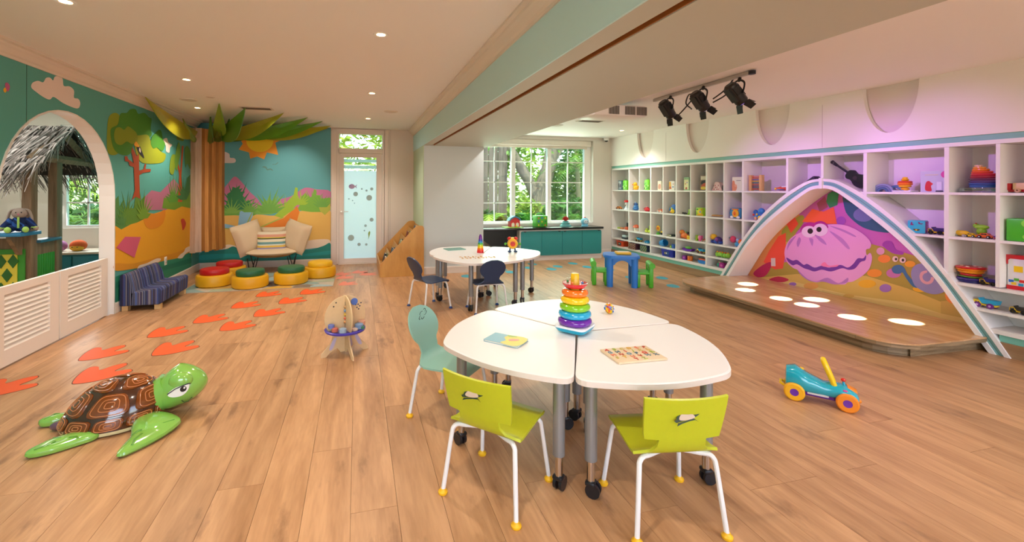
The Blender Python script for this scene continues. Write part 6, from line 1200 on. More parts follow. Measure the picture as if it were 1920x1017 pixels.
def zbag(label,row,y,x=5.45,w=.12,h=.20):
    t=T_('zip_bag',label,'bag',row,y,x,8); b=B().use(M('#7cd02c',.35)); 
    b.box((0,0,h/2),(w,.07,h),bev=.02); b.build('body',t)
    for k in range(10): 
        xx=-.045+.03*(k%4); zz=.03+.045*(k//4)+.01*(k%2); pr(B(),spl([(xx-.01,zz-.015),(xx+.006,zz-.01),(xx+.01,zz+.016),(xx-.004,zz+.01)],2),M(['#2f8a34','#e8f4b0','#3fa04a'][k%3],.4),-.035,.0015).build('bag_print',t)
    B().use(M('#4a9a2c',.4)).tube([(-w/2+.01,0,h),(w/2-.01,0,h)],.006,8).build('zip_top',t); B().use(M('#4a9a2c',.4)).tube([(-.02,0,h),(-.015,0,h+.025),(.015,0,h+.025),(.02,0,h)],.004,6).build('strap',t)
def wheels(t,xs,r,w,c,hub=None,z=None):
    for x in xs:
        for s in (-1,1):
            o=B(MX.Translation((x,s*w,r)) @ MX.Rotation(R(90),4,'X')).use(M(c,.4)).lathe([(r*.3,-.008),(r*.85,-.009),(r,-.004),(r,.004),(r*.85,.009),(r*.3,.008)],14).build('wheel',t)
            if hub: B(MX.Translation((x,s*w,r)) @ MX.Rotation(R(90),4,'X')).use(M(hub,.4)).lathe([(0,-.0085),(r*.4,-.009),(r*.4,.009),(0,.0085)],10).build('hub',o)
def car(label,row,y,L,c,wc='#1a1a1c',x=5.40,a=0,name='toy_car',hub='#d8d8d0',eyes=False):
    t=T_(name,label,'toy',row,y,x,a); h=L*.38; wd=L*.24; z=L*.1
    P=spl([(-L/2,z+.0),(-L/2,z+h*.5),(-L*.32,z+h*.6),(-L*.2,z+h),(L*.16,z+h),(L*.3,z+h*.6),(L/2,z+h*.45),(L/2,z)],3)
    B().use(M(c,.3)).plate(P,wd*2,(0,wd,0),*PF).build('body',t)
    wn=B(); pr(wn,[(-L*.24,z+h*.62),(-L*.15,z+h*.9),(L*.0,z+h*.9),(0,z+h*.62)],M('#2a3844',.2),-wd,.001); pr(wn,[(L*.03,z+h*.62),(L*.03,z+h*.9),(L*.13,z+h*.9),(L*.22,z+h*.62)],M('#2a3844',.2),-wd,.001); wn.build('side_window',t)
    wheels(t,(-L*.3,L*.3),L*.14,wd,wc,hub); return t
def dumper(label,row,y,L,c,bed,wc,x=5.40,a=0,hub=None,face=False,name='dump_truck'):
    t=T_(name,label,'toy',row,y,x,a); w=L*.2
    B().use(M(c,.35)).box((-L*.28,0,L*.26),(L*.36,w*2,L*.32),bev=L*.05).box((.02*L,0,L*.17),(L*.9,w*1.6,L*.1),bev=L*.02).build('cab',t)
    B().use(M(bed,.35)).plate([(-L*.08,L*.25),(L*.48,L*.25),(L*.54,L*.48),(-L*.16,L*.48),(-L*.18,L*.54),(-L*.24,L*.54),(-L*.2,L*.44)],w*2.1,(0,w*1.05,0),*PF).build('tipping_bed',t)
    wheels(t,(-L*.26,L*.26),L*.15,w*1.05,wc,hub)
    if face:
        for s in (-1,1): B().use(BLACK).ell((-L*.27+s*L*.06,-w-.001,L*.31),(L*.02,.003,L*.03),8,5).build('eye',t)
        B().use(BLACK).tube([(-L*.35,-w-.001,L*.24),(-L*.27,-w-.003,L*.21),(-L*.19,-w-.001,L*.24)],L*.01,6).build('smile',t)
    else: pr(B(),[(-L*.40,L*.28),(-L*.40,L*.38),(-L*.2,L*.38),(-L*.2,L*.28)],M('#30404c',.2),-w,.001).build('side_window',t)
def cubetoy(label,row,y,s,c,faces,x=5.43,a=12,side=None,name='shape_cube'):
    t=T_(name,label,'toy',row,y,x,a); B().use(M(c,.35)).box((0,0,s/2),(s,s,s),bev=s*.06).build('body',t)
    q=s/100
    for i,(cc,poly) in enumerate(faces): pr(B(),[(px*q,pz*q) for px,pz in poly],M(cc,.4),-s/2,.003,.0005*i).build('shape',t)
    if side:
        sd=B().use(M(side,.35)).box((s*.5,0,s/2),(.006,s*.86,s*.86),bev=.002); sd.build('side_panel',t)
        for k in range(3): B().use(M('#e8d0e0',.4)).ell((s*.505,-.02*0+s*.2*(k-1),s*(.3+.2*k)),(.004,s*.08,s*.08),10,6).build('side_knob',t)
    return t
def blob(label,row,y,parts,x=5.42,a=0,name='toy_animal',cat='toy'):
    """a toy of rounded pieces: (part name, colour, centre, radii)"""
    t=T_(name,label,cat,row,y,x,a)
    for n_,c,p,r in parts: B().use(M(c,.35)).ell(p,r,14,8).build(n_,t)
    return t
def tray(label,row,y,w,h,d,c,pc,x=5.41,name='storage_bin'):
    t=T_(name,label,'bin',row,y,x); o=rrect(w,d,.02,3); i_=rrect(w*.88,d*.84,.02,3); K=len(o)
    vs=[(a*.88,b_*.88,0) for a,b_ in o]+[(a,b_,h) for a,b_ in o]+[(a,b_,h) for a,b_ in i_]+[(a*.86,b_*.86,.01) for a,b_ in i_]
    B().use(M(c,.4)).add(vs,[[r_*K+k,r_*K+(k+1)%K,(r_+1)*K+(k+1)%K,(r_+1)*K+k] for r_ in range(3) for k in range(K)]+[list(range(K))[::-1],[3*K+k for k in range(K)]]).build('tub',t)
    B().use(M(c,.4)).tube([(a*1.02,b_*1.03,h) for a,b_ in o],.005,6,closed=True).build('rim',t)
    if pc:
        pr(B(),rrect(w*.42,h*.62,.01,3,0,h*.48),M(pc,.5),-d*.47,.003).build('label_card',t)
        for k in range(3): pr(B(),circle(h*.10,10,-w*.12+w*.12*k,h*.48),M(['#d8b040','#e8e0d0','#3a6ab0'][k],.5),-d*.47-.003,.001).build('card_print',t)
    rn=random.Random(int(y*100))
    for k in range(5): B().use(M(rn.choice(['#e8e4dc','#d83a2c','#f0c030','#3a8ad0','#58a83c']),.4)).box((-w*.3+w*.15*k,rn.uniform(-.03,.03),h*.86),(.045,.05,.04),rz=rn.uniform(0,3),bev=.006).build('loose_toy',t)
# --- top row
t=carton('grey blue puzzle box leaning in the top left cube by the window wall',1,8.26,.16,.20,.05,'#5a7484',[('#c8d0d0',[(-.06,.03),(.06,.03),(.06,.18),(-.06,.18)]),('#4a3a6a',spl([(0,.05),(.05,.06),(.05,.13),(.01,.12)],3)),('#2a3a34',spl([(-.05,.05),(-.02,.05),(-.02,.14),(-.05,.13)],3))],a=-10)
zbag('bright green patterned zip bag beside the puzzle box, top left cube',1,8.08); zbag('bright green patterned zip bag alone in the third top cube',1,7.37)
blob('yellow toy duck in the second top cube',1,7.79,[('body','#f0b41c',(0,0,.05),(.065,.05,.05)),('head','#f4bc24',(-.01,-.01,.115),(.042,.04,.042)),('beak','#e8781c',(-.035,-.045,.108),(.018,.018,.01)),('tail','#e8a81c',(.06,0,.07),(.022,.02,.016)),('eye','#1a1a1a',(-.005,-.05,.125),(.005,.004,.006))],name='toy_duck')
carton('cream picture box in the fourth top cube',1,6.99,.10,.17,.06,'#d8ccb4',[('#c88a70',spl([(-.03,.03),(.03,.03),(.035,.1),(0,.12),(-.03,.09)],3)),('#e8dcc8',circle(.018,10,0,.13))])
t=carton('yellow and white toy carton in the fifth top cube',1,6.66,.12,.16,.07,'#e0d8cc',[('#e0a428',[(-.06,.02),(-.005,.02),(-.02,.15),(-.06,.15)]),('#b84a3a',circle(.022,10,-.03,.045)),('#4a6a9a',circle(.014,10,.03,.06)),('#c04a4a',circle(.010,10,.035,.11))],a=6)
carton('tall pale green game box in the sixth top cube',1,6.31,.12,.22,.05,'#8aa878',[('#d8cc94',[(-.05,.02),(.05,.02),(.05,.18),(-.05,.18)]),('#a83a1c',circle(.022,12,.0,.035)),('#7a9a5a',[(-.05,.185),(.05,.185),(.05,.21),(-.05,.21)]),('#c88a5a',circle(.014,10,-.02,.11)),('#8a6aa0',circle(.012,10,.02,.13))])
carton('dark picture game box in the seventh top cube',1,5.91,.14,.245,.07,'#7a5a48',[('#d8c8b0',[(-.06,.17),(.06,.17),(.06,.23),(-.06,.23)]),('#241c1c',spl([(-.05,.10),(.05,.10),(.05,.16),(-.04,.155)],3)),('#c04a24',spl([(-.05,.06),(.03,.07),(.04,.12),(-.02,.11)],3)),('#d8b83a',spl([(-.05,.02),(.02,.02),(.02,.06),(-.05,.06)],3))],a=10)
t=T_('patterned_purse','pink patterned toy purse in the eighth top cube','toy',1,5.65); B().use(M('#e0b8b0',.6)).plate(spl([(-.085,.0),(.085,0),(.07,.06),(.045,.12),(-.03,.13),(-.06,.06)],3),.07,(0,.035,0),*PF).build('body',t)
for k in range(12): pr(B(),circle(.008,8,-.05+.028*(k%4),.02+.03*(k//4)),M(['#c03a4a','#f0e0dc','#8a2a3a'][k%3],.5),-.035,.0012).build('spot',t)
B().use(M('#3a2420',.5)).box((.10,0,.04),(.04,.04,.08),bev=.008).build('handle_grip',t)
carton('white hardback story box with an orange figure in the ninth top cube',1,5.27,.17,.20,.06,'#e6e2cc',[('#e0906a',spl([(-.083,.0),(-.03,.0),(-.01,.06),(-.04,.10),(-.05,.14),(-.08,.14)],3)),('#e8a888',circle(.02,10,-.03,.075)),('#6a6a6a',[(-.02,.145),(.05,.145),(.05,.152),(-.02,.152)])],x=5.44,a=8)
t=T_('wooden_abacus','wooden rack of coloured bars standing in the wide top cube','toy',1,4.98,5.46,6)
for x in (-.075,.075): B().use(WOODL).box((x,0,.11),(.035,.06,.22),bev=.003).build('post',t)
for k,c in enumerate(('#c03a2c','#4a5a6a','#6a3a5a','#b8443c','#3a6a7a','#d8b03a','#7a5aa0','#c84a3a','#d86a5a')): B().use(M(c,.4)).box((0,-.005,.025+.022*k),(.10,.03,.013),bev=.003).build('bar',t)
t=T_('toy_plane','small multicoloured toy plane in the wide top cube','toy',1,4.57,5.42,0); B().use(M('#d84a3c',.35)).tube([(-.11,0,.03),(-.05,0,.032),(.06,0,.034),(.11,0,.04)],[.012,.026,.028,.01],12).build('fuselage',t); B().use(BLU).box((0,0,.02),(.05,.18,.01),bev=.003).build('wing',t); B().use(WHT).box((.02,0,.055),(.08,.04,.02),bev=.008).build('canopy',t); B().use(YEL).ell((-.11,0,.03),(.02,.018,.018)).build('nose',t); B().use(PUR).plate([(.07,.04),(.12,.04),(.12,.085)],.008,(0,.004,0),*PF).build('tail_fin',t)
def guitar(label,y,pts,c):
    t=T_('toy_guitar',label,'guitar',1,y,5.40); a,b_=V(pts[0]),V(pts[1]); d=(b_-a); ang=math.atan2(d.z,d.x); L=d.length
    T=MX.Translation(a) @ MX.Rotation(-ang,4,'Y') 
    bd=spl([(0,-.055),(.07,-.07),(.13,-.045),(.18,-.055),(.21,-.03),(.21,.03),(.18,.055),(.13,.045),(.07,.07),(0,.055),(-.02,0)],3)
    B(T).use(c).plate(bd,.045,(0,.02,0),*PF).build('body',t); B(T).use(BLACK).box((.30,-.005,0),(L-.18,.016,.022),bev=.004).build('neck',t); B(T).use(BLACK).plate([(L*.98-.04,-.012),(L+.03,-.022),(L+.05,.02),(L*.98-.04,.014)],.014,(0,.0,0),*PF).build('head_stock',t)
    B(T).use(M('#3a2a34',.4)).plate(circle(.022,12,.11,0),.001,(0,-.025,0),*PF).build('sound_hole',t)
    for k in range(4): B(T).use(M('#8a8480',.3,.6)).tube([(L,-.012,-.014+.009*k),(L,-.02,-.014+.009*k)],.003,6).build('tuning_peg',t)
guitar('black toy guitar leaning head up right of the arch top',3.78,[(.20,0,.085),(-.12,0,.33)],BLACKP)
tq=T_('toy_keyboard','dark toy keyboard lying on the slope left of the arch top','toy',1,4.22,5.42); B(MX.Translation((0,0,.10)) @ MX.Rotation(R(-34),4,'Y')).use(M('#2a2030',.4)).box((0,0,0),(.26,.10,.04),bev=.01).build('body',tq); B(MX.Translation((0,0,.10)) @ MX.Rotation(R(-34),4,'Y')).use(M('#d8d0d8',.4)).box((0,-.02,.021),(.22,.04,.004)).build('key_row',tq)
t=T_('toy_rainbow','small blue grey wooden rainbow arch beside the yellow stacker','toy',1,3.40,5.43); 
for k,c in enumerate(('#8a94b0','#6a7a9a','#4a6a8a')): B().use(M(c,.45)).plate([((.10-.024*k)*cos(R(a)),(.085-.02*k)*sin(R(a))) for a in range(0,181,15)]+[((.079-.024*k)*cos(R(a)),(.068-.02*k)*sin(R(a))) for a in range(180,-1,-15)],.05,(-.02,.025,0),*PF).build('arch_piece',t)
B().use(M('#4a7090',.4)).tube(spl([(.06,0,.05),(.10,-.01,.055),(.14,-.01,.03),(.17,-.02,.015)],3,False),.016,8).build('tail_piece',t)
t=T_('ring_toy','yellow and orange ring toy on a white rocker, beside the picture carton','toy',1,3.235,5.43); B().use(WHT).box((0,0,.008),(.16,.12,.014),bev=.006).build('base',t)
for z,r,c in ((.03,.035,'#f0a81c'),(.06,.048,'#f2b424'),(.082,.058,'#f0781c'),(.10,.056,'#d84a24'),(.125,.03,'#f2b01c')): B().use(M(c,.3)).torus((0,0,z),r-.012,.013,20,8).build('ring',t)
B().use(YEL).lathe([(0,.01),(.022,.01),(.02,.15),(0,.155)],12).build('post',t)
carton('pale picture carton printed with a red toy and pink disc beside the yellow stacker',1,2.985,.235,.205,.06,'#c8ccd4',[('#d02a24',spl([(-.075,.015),(-.03,.012),(-.035,.06),(-.02,.08),(-.04,.10),(-.05,.11),(-.07,.10),(-.08,.06)],3)),('#d84a9a',circle(.035,14,.075,.17)),('#f0c0dc',circle(.014,10,.08,.172)),('#e4e8e8',[(.01,.02),(.05,.02),(.05,.1),(.01,.1)]),('#30343c',[(.0,.004),(.06,.004),(.055,.016),(.005,.016)]),('#d8a0b8',circle(.013,10,.085,.09)),('#e0d8b0',[(-.08,.165),(.02,.165),(.02,.172),(-.08,.172)])],x=5.45)
t=T_('sail_stacker','glossy rainbow sail shaped stacker on a clear block in the top row','toy',1,2.655,5.42); B().use(mix_glass('acrylic_block','#c8dce4',.7)).box((0,0,.022),(.25,.13,.042),bev=.004).build('clear_block',t)
ez=.044; W_0=.105
for k,c in enumerate(('#3a6aa8','#2f4f98','#4a2a6a','#6a1f4a','#a01c3a','#c8203a','#d8442c','#ec7c1c','#f09a24','#f2c490')):
    r=W_0*(.86,.98,1.03,1.0,.92,.82,.70,.57,.43,.26)[k]; h=.021 if k<8 else .017; B().use(M(c,.15,coat=.6)).lathe([(r*.9,ez),(r,ez+h*.5),(r*.92,ez+h),(0,ez+h)],20,((.0,.008,.014,.014,.010,.004,-.004,-.012,-.02,-.028)[k],0,0),sy=.6).build('sail_layer',t); ez+=h
t=T_('wooden_truck','red and natural wood toy truck cut by the picture edge, top cube','toy',1,2.36,5.42); B().use(M('#e0b88c',.5)).box((.02,0,.055),(.22,.09,.055),bev=.004).build('body',t); B().use(M('#b81e24',.4)).box((-.115,0,.05),(.03,.095,.06),bev=.006).box((.0,0,.018),(.24,.07,.02)).build('chassis',t); wheels(t,(-.06,.08),.02,.045,'#c8a070')
# --- second row
car('small orange toy car in the second row, by the window wall',2,8.33,.12,'#d87a1c',a=10)
t=T_('toy_lighthouse','red and white toy lighthouse in the second row, by the window wall','toy',2,8.06); B().use(M('#e8ecf0',.4)).lathe([(0,0),(.05,0),(.045,.03),(.03,.035),(.028,.15),(0,.15)],16).build('tower',t); B().use(RED).lathe([(.03,.15),(.05,.155),(.048,.185),(.02,.20),(0,.20)],16).build('roof',t)
for k in range(4): B().use(M(['#2a4a8a','#8a5a2a','#2a2a3a','#c8a03a'][k],.4)).ell((-.02+.014*k,-.028,.05+.02*k),(.01,.005,.014),8,5).build('window_spot',t)
blob('blue round bodied toy in the second row, second cube',2,7.80,[('base','#2f6aa8',(0,0,.035),(.075,.055,.035)),('middle','#3a7ab8',(0,0,.075),(.055,.045,.04)),('top','#2a5a9a',(0,0,.12),(.042,.04,.035)),('cap','#1c2a4a',(-.005,-.02,.128),(.028,.028,.018)),('knob','#c8d8e8',(-.02,0,.158),(.014,.014,.014))],name='stacking_toy')
blob('red glossy toy teapot in the second row, third cube',2,7.38,[('body','#d01e28',(0,0,.035),(.07,.05,.04)),('lid','#d8606a',(-.01,0,.075),(.035,.03,.015)),('spout','#c81a24',(-.075,0,.05),(.03,.014,.014))],name='toy_teapot')
car('orange toy car with white wheels in the second row, fourth cube',2,6.99,.13,'#d8663a','#f0ece4',hub='#3a3a3a')
blob('blue and yellow activity toy in the second row, fifth cube',2,6.67,[('back_panel','#2a6ab0',(0,.02,.08),(.07,.03,.08)),('yellow_face','#f0cc2c',(.02,-.02,.04),(.035,.03,.038)),('orange_beak','#e8941c',(.0,-.045,.03),(.02,.014,.012)),('small_disc','#d8d04a',(-.01,-.015,.085),(.02,.014,.02)),('blue_ear','#3a8ad0',(-.06,0,.06),(.02,.02,.05))],name='activity_toy')
blob('little dark bug toy in the second row, sixth cube',2,6.40,[('body','#24242c',(0,0,.018),(.03,.022,.018)),('head','#1c1c24',(-.04,0,.02),(.018,.016,.016)),('tail','#30303a',(.035,0,.016),(.016,.016,.014))],name='toy_bug')
blob('lime green frog toy in the second row, sixth cube',2,6.25,[('body','#9cd02c',(0,0,.03),(.03,.028,.03)),('head','#a8d83a',(.0,-.01,.07),(.022,.02,.022)),('foot','#8abc24',(-.02,-.02,.01),(.016,.016,.01))],name='toy_frog')
cubetoy('green and yellow activity cube in the second row, seventh cube',2,5.98,.13,'#a0cc2c',[('#e8d83a',circle(30,14,0,50)),('#8a9ab0',circle(14,12,10,50)),('#e8a01c',[(-45,5),(45,5),(45,25),(-20,22)]),('#3a8a3a',circle(10,10,-30,80)),('#e87a1c',circle(9,10,30,82))],name='activity_cube')
tag(B().use(WOODL).box((5.42,5.65,.992),(.10,.18,.014),rz=.1,bev=.003).use(M('#e8b83a',.5)).box((5.42,5.65,1.002),(.08,.15,.006),rz=.1).build('wooden_board_game'),'flat yellow wooden board toy in the second row, eighth cube','toy')
t=T_('musical_clock','round animal faced musical toy in blue, orange and yellow, second row, ninth cube','toy',2,5.31,5.43,6); B().use(M('#3a8ab8',.35)).plate(rrect(.17,.15,.04,4,0,.08),.06,(0,.03,0),*PF).build('body',t); pr(B(),circle(.05,16,.01,.075,.056),M('#f2b01c',.35),-.03,.012).build('face_disc',t); B().use(M('#e86a1c',.35)).ell((0,-.045,.075),(.02,.012,.03),10,6).build('nose',t); B().use(M('#e87a1c',.35)).box((0,-.03,.135),(.11,.02,.018),bev=.006).build('top_bar',t); B().use(WHT).ell((-.05,-.035,.02),(.025,.02,.02)).ell((.05,-.035,.02),(.025,.02,.02)).build('paws',t); B().use(CYAN).ell((-.08,-.01,.075),(.022,.02,.03)).build('ear',t)
t=blob('blue elephant shaped activity toy beside the arch, second row',2,4.93,[('body','#2a78c8',(0,0,.06),(.085,.045,.06)),('head','#3a8ad8',(.03,0,.13),(.045,.04,.042)),('ear','#2468b0',(-.05,-.01,.10),(.035,.03,.045)),('yellow_dial','#f4c81c',(.045,-.045,.035),(.032,.012,.032)),('red_button','#d83a2c',(-.055,-.042,.075),(.016,.010,.016)),('peach_dial','#e8a878',(-.02,-.045,.03),(.022,.010,.022)),('yellow_button','#f0c02c',(.0,-.045,.085),(.014,.008,.014))],name='activity_elephant')
cubetoy('turquoise and purple shape sorting cube right of the arch, second row',2,3.11,.125,'#3ab0c8',[('#8a1a6a',[(-34,62),(-16,62),(-16,70),(-22,72),(-24,90),(-30,84)]),('#8a1a6a',spl([(10,88),(14,74),(32,72),(36,80),(22,78),(18,88)],2)),('#5a3a10',spl([(-20,32),(20,32),(10,20),(-6,20)],2)),('#e8b01c',circle(6,8,0,26))],x=5.40,a=20,side='#9a1f8a')
dumper('black and yellow tractor with a purple bed beside the turquoise cube',2,2.955,.13,'#e8c01c','#3a2a6a','#18181a',x=5.39)
t=T_('toy_banana_car','yellow banana shaped toy car, left end of the row of little cars','toy',2,2.785,5.40); B().use(M('#e8b41c',.35)).ell((0,0,.03),(.055,.03,.026),14,8,f=lambda p:V((p.x,p.y,p.z+.15*p.x*p.x/.055))).build('body',t); wheels(t,(-.03,.03),.012,.028,'#b8b0a0')
car('small yellow taxi toy in the row of little cars',2,2.715,.075,'#f0c81c',x=5.39,name='toy_taxi')
blob('lime green toy dinosaur behind the little cars',2,2.665,[('base','#e8742c',(0,0,.014),(.04,.03,.014)),('body','#8ac82c',(0,0,.055),(.034,.03,.036)),('back','#9ad83a',(.0,0,.095),(.05,.028,.022)),('head','#8ac82c',(-.035,0,.105),(.022,.02,.02)),('eye','#c83a2c',(-.03,-.015,.125),(.006,.006,.006))],x=5.43,name='toy_dinosaur')
car('small orange toy truck in the row of little cars',2,2.615,.095,'#e8682c',x=5.38,name='toy_pickup')
car('small blue and red toy truck at the right end of the little cars',2,2.535,.07,'#2f6ac0','#b8202c',x=5.39,name='toy_lorry')
cubetoy('green activity cube with shape windows at the picture edge, second row',2,2.375,.19,'#4ab82c',[('#8ad84a',circle(22,16,18,80,18)),('#e8a878',[(8,78),(22,88),(34,82),(20,72)]),('#c8281c',[(6,44),(40,44),(40,58),(6,58)]),('#8ad84a',circle(20,16,20,22,14)),('#1a3a5a',circle(9,12,22,22)),('#f0f0e0',circle(4,8,24,22))],x=5.42,a=4,side='#4ab82c',name='activity_cube')
# --- third row
t=T_('flat_train','flat green and orange wooden train on the third row, by the window wall','toy',3,8.27); B().use(M('#a0b83a',.45)).box((-.04,0,.014),(.09,.05,.026),bev=.004).build('engine',t); B().use(M('#d87a3a',.45)).box((.06,0,.016),(.08,.05,.03),bev=.004).build('wagon',t)
t=T_('toy_signal','brown and black toy signal tower on the third row, by the window wall','toy',3,8.03); B().use(M('#c8542c',.45)).box((0,0,.03),(.09,.06,.06),bev=.006).build('base',t); B().use(M('#2a2220',.45)).box((.015,0,.10),(.035,.035,.09),bev=.004).build('tower',t)
t=T_('mushroom_house','orange capped mushroom house toy on the third row','toy',3,7.72); B().use(M('#ece4d0',.45)).lathe([(0,0),(.045,0),(.05,.04),(.038,.07),(0,.07)],16).build('stem',t); B().use(M('#d8582c',.4)).lathe([(.035,.065),(.07,.075),(.06,.105),(.03,.125),(0,.13)],18).build('cap',t)
for k in range(5): B().use(M('#f0e0c0',.4)).ell((.055*sin(k-2),-.055*cos((k-2)*.8),.095),.010,8,5).build('spot',t)
blob('yellow green toy snail on the third row',3,7.46,[('body','#c8d03a',(0,0,.03),(.045,.03,.03)),('shell','#a8b82c',(.01,0,.06),(.03,.03,.028))],name='toy_snail')
blob('tall yellow green toy giraffe on the third row',3,7.30,[('body','#c0d83a',(0,0,.035),(.035,.03,.035)),('neck','#c8dc44',(.01,0,.085),(.014,.014,.04)),('head','#d0e04c',(0,0,.125),(.024,.018,.016))],name='toy_giraffe')
t=T_('sunflower_toy','toy sunflower with an orange face in a green pot on the third row','toy',3,7.08); B().use(M('#5ab83c',.4)).lathe([(0,0),(.03,0),(.036,.035),(0,.035)],14).tube([(0,0,.03),(0,0,.09)],.007,8).build('pot',t)
for k in range(10): B().use(M('#f0b81c',.4)).ell((.038*cos(.628*k),-.005,.115+.038*sin(.628*k)),(.018,.008,.018),8,5).build('petal',t)
B().use(M('#d86a1c',.4)).ell((0,-.012,.115),(.026,.012,.026)).build('face',t)
blob('little black and yellow bee toy on the third row',3,6.96,[('body','#1c1c20',(0,0,.03),(.035,.028,.03)),('stripe','#e8c02c',(.005,0,.055),(.03,.026,.02)),('head','#28282c',(-.025,-.01,.05),(.016,.016,.016))],name='toy_bee')
tag(B().use(BLACKP).box((5.42,6.65,.584),(.13,.15,.030),rz=-.08,bev=.003).use(M('#c8c4a0',.6)).box((5.354,6.65,.584),(.003,.13,.02),rz=-.08).build('toy_case'),'flat black toy case on the third row','case')
blob('orange spotted toy dinosaur on the third row',3,6.42,[('body','#e8782c',(0,0,.055),(.085,.045,.05)),('head','#f0883a',(-.05,-.01,.105),(.045,.04,.04)),('leg','#d8601c',(-.06,0,.02),(.025,.035,.02)),('leg','#d8601c',(.05,0,.02),(.025,.035,.02)),('dark_cap','#3a2420',(.07,0,.10),(.022,.022,.022)),('green_fin','#5a9a3a',(.03,0,.11),(.02,.012,.014)),('yellow_eye','#f4d04a',(-.05,-.045,.11),(.014,.006,.014))],name='toy_dinosaur')
cubetoy('small yellow block beside the orange dinosaur, third row',3,6.26,.06,'#f0cc2c',[('#d8a81c',circle(22,12,0,50))],name='toy_block')
t=T_('letter_blocks','lime and pink upright letter blocks on the third row','toy',3,6.09,5.42,6); B().use(LIME).box((-.04,0,.045),(.04,.05,.09),bev=.006).build('green_block',t); B().use(PINK).box((.04,-.02,.045),(.05,.05,.09),bev=.006).build('pink_block',t); B().use(M('#e8c8a0',.4)).box((.005,-.01,.06),(.03,.04,.05),bev=.004).build('cream_block',t)
car('tiny red and cream toy car on the third row',3,5.93,.09,'#c86a54','#b8a89a')
blob('yellow and blue toy elephant on the third row',3,5.70,[('body','#4a2a7a',(.04,0,.06),(.07,.045,.05)),('head','#f4bc24',(-.04,-.01,.10),(.055,.045,.045)),('leg','#2a4ab0',(-.055,0,.025),(.035,.04,.025)),('leg','#2a5ac0',(.01,-.01,.03),(.035,.04,.03)),('leg','#2a4ab0',(.085,0,.025),(.03,.04,.025)),('purple_dial','#8a3a9a',(.05,-.045,.07),(.025,.010,.025)),('eye','#2a1a10',(-.045,-.052,.11),(.006,.004,.007))],name='toy_elephant')
blob('pink, orange and light blue rattle toy beside the arch on the third row',3,5.31,[('pink_ball','#e0406a',(-.06,0,.10),(.045,.04,.05)),('orange_ball','#f06a1c',(.075,0,.075),(.04,.035,.04)),('blue_cup','#3a9ad0',(.03,0,.035),(.055,.045,.035)),('pale_link','#a0b8e0',(.02,0,.09),(.03,.02,.03)),('teal_ear','#6ab0b0',(-.11,0,.115),(.022,.018,.014))],name='rattle_toy')
t=T_('stacking_burger','layered food stacking toy with red and yellow tops on the third row','toy',3,2.725,5.41)
for z,r,c,h in ((.0,.085,'#2a2a6a',.022),(.022,.095,'#3a2a7a',.02),(.045,.08,'#5a8a34',.014),(.060,.072,'#c8302c',.02),(.085,.085,'#f09a1c',.022),(.108,.098,'#e8901c',.016),(.124,.10,'#c81e28',.018)): B().use(M(c,.3)).lathe([(0,z),(r*.9,z),(r,z+h*.5),(r*.92,z+h),(0,z+h)],24).build('layer',t)
for k in range(4): B().use(M('#f0d8c0',.4)).ell((.06*cos(1.6*k),.06*sin(1.6*k),.143),(.014,.014,.006),8,5).build('seed',t)
dumper('black and yellow toy tractor with a purple bed on the third row',3,2.59,.12,'#e8c02c','#2f2a7a','#141416',x=5.38)
t=T_('block_bag','clear topped white and red bag of building blocks at the picture edge','bag',3,2.365,5.40,4); B().use(M('#e6e2e4',.3)).box((0,0,.135),(.235,.07,.27),bev=.025).build('body',t); B().use(M('#c8202c',.3)).plate([(-.115,.21),(.115,.225),(.12,.29),(-.125,.29)],.06,(0,.03,0),*PF).build('red_band',t); B().use(M('#c8202c',.3)).plate([(-.11,.0),(.11,0),(.112,.03),(-.112,.035)],.074,(0,.037,0),*PF).build('red_hem',t)
pr(B(),[(-.07,.15),(-.02,.15),(-.02,.20),(-.07,.20)],M('#f0c81c',.35),-.036,.002).build('yellow_print',t); pr(B(),circle(.04,18,.04,.215,.026),M('#f4f4f8',.35),-.036,.004).build('badge',t)
vs,fs=text('B',.045,.001); B(MX.Translation((.035,-.042,.215)) @ MX.Rotation(R(90),4,'X')).use(M('#1f3a9a',.4)).add(vs,fs).build('lettering',t)
for k,(x,z,c) in enumerate(((-.085,.07,'#2f6ac0'),(-.055,.085,'#58b03c'),(-.025,.075,'#d8302c'),(.01,.07,'#f0b41c'),(-.07,.05,'#e8c02c'),(-.03,.045,'#2fa0c0'),(.05,.09,'#c03a8a'),(.07,.06,'#58b03c'))): pr(B(),[(x-.014,z-.01),(x+.014,z-.01),(x+.014,z+.012),(x-.014,z+.012)],M(c,.35),-.036,.0025).build('block_print',t)
# --- fourth row
t=T_('toy_toaster','white and black toy toaster on the fourth row','toy',4,8.10); B().use(M('#3a3a40',.4)).box((0,0,.02),(.15,.08,.035),bev=.008).build('base',t); B().use(M('#d8e4e4',.3)).box((0,0,.06),(.14,.075,.05),bev=.016).build('shell',t); B().use(M('#5a7a84',.4)).box((0,-.038,.035),(.12,.004,.02)).build('front_band',t)
dumper('yellow and blue dump truck on the fourth row near the window wall',4,7.64,.15,'#f0c42c','#2a9ac8','#3a2a20',hub='#c87a3a',face=True)
t=car('small bright blue toy van on the fourth row',4,7.37,.11,'#2a9ad0','#2080b0',name='toy_van')
t=T_('toy_bucket','round blue toy bucket lying on the fourth row','toy',4,6.90); B(MX.Translation((.0,0,.062)) @ MX.Rotation(R(80),4,'Y')).use(M('#1f8ad0',.35)).lathe([(0,-.06),(.045,-.06),(.06,.0),(.062,.06),(.052,.06),(.04,-.04),(0,-.04)],20).build('bucket',t); B().use(M('#a8d0e8',.3)).torus((-.05,0,.075),.035,.005,16,6,axis=MX.Rotation(R(70),3,'Y')).build('handle',t); B().use(M('#123a6a',.4)).ell((-.045,-.02,.05),(.02,.02,.02)).build('inner_ball',t)
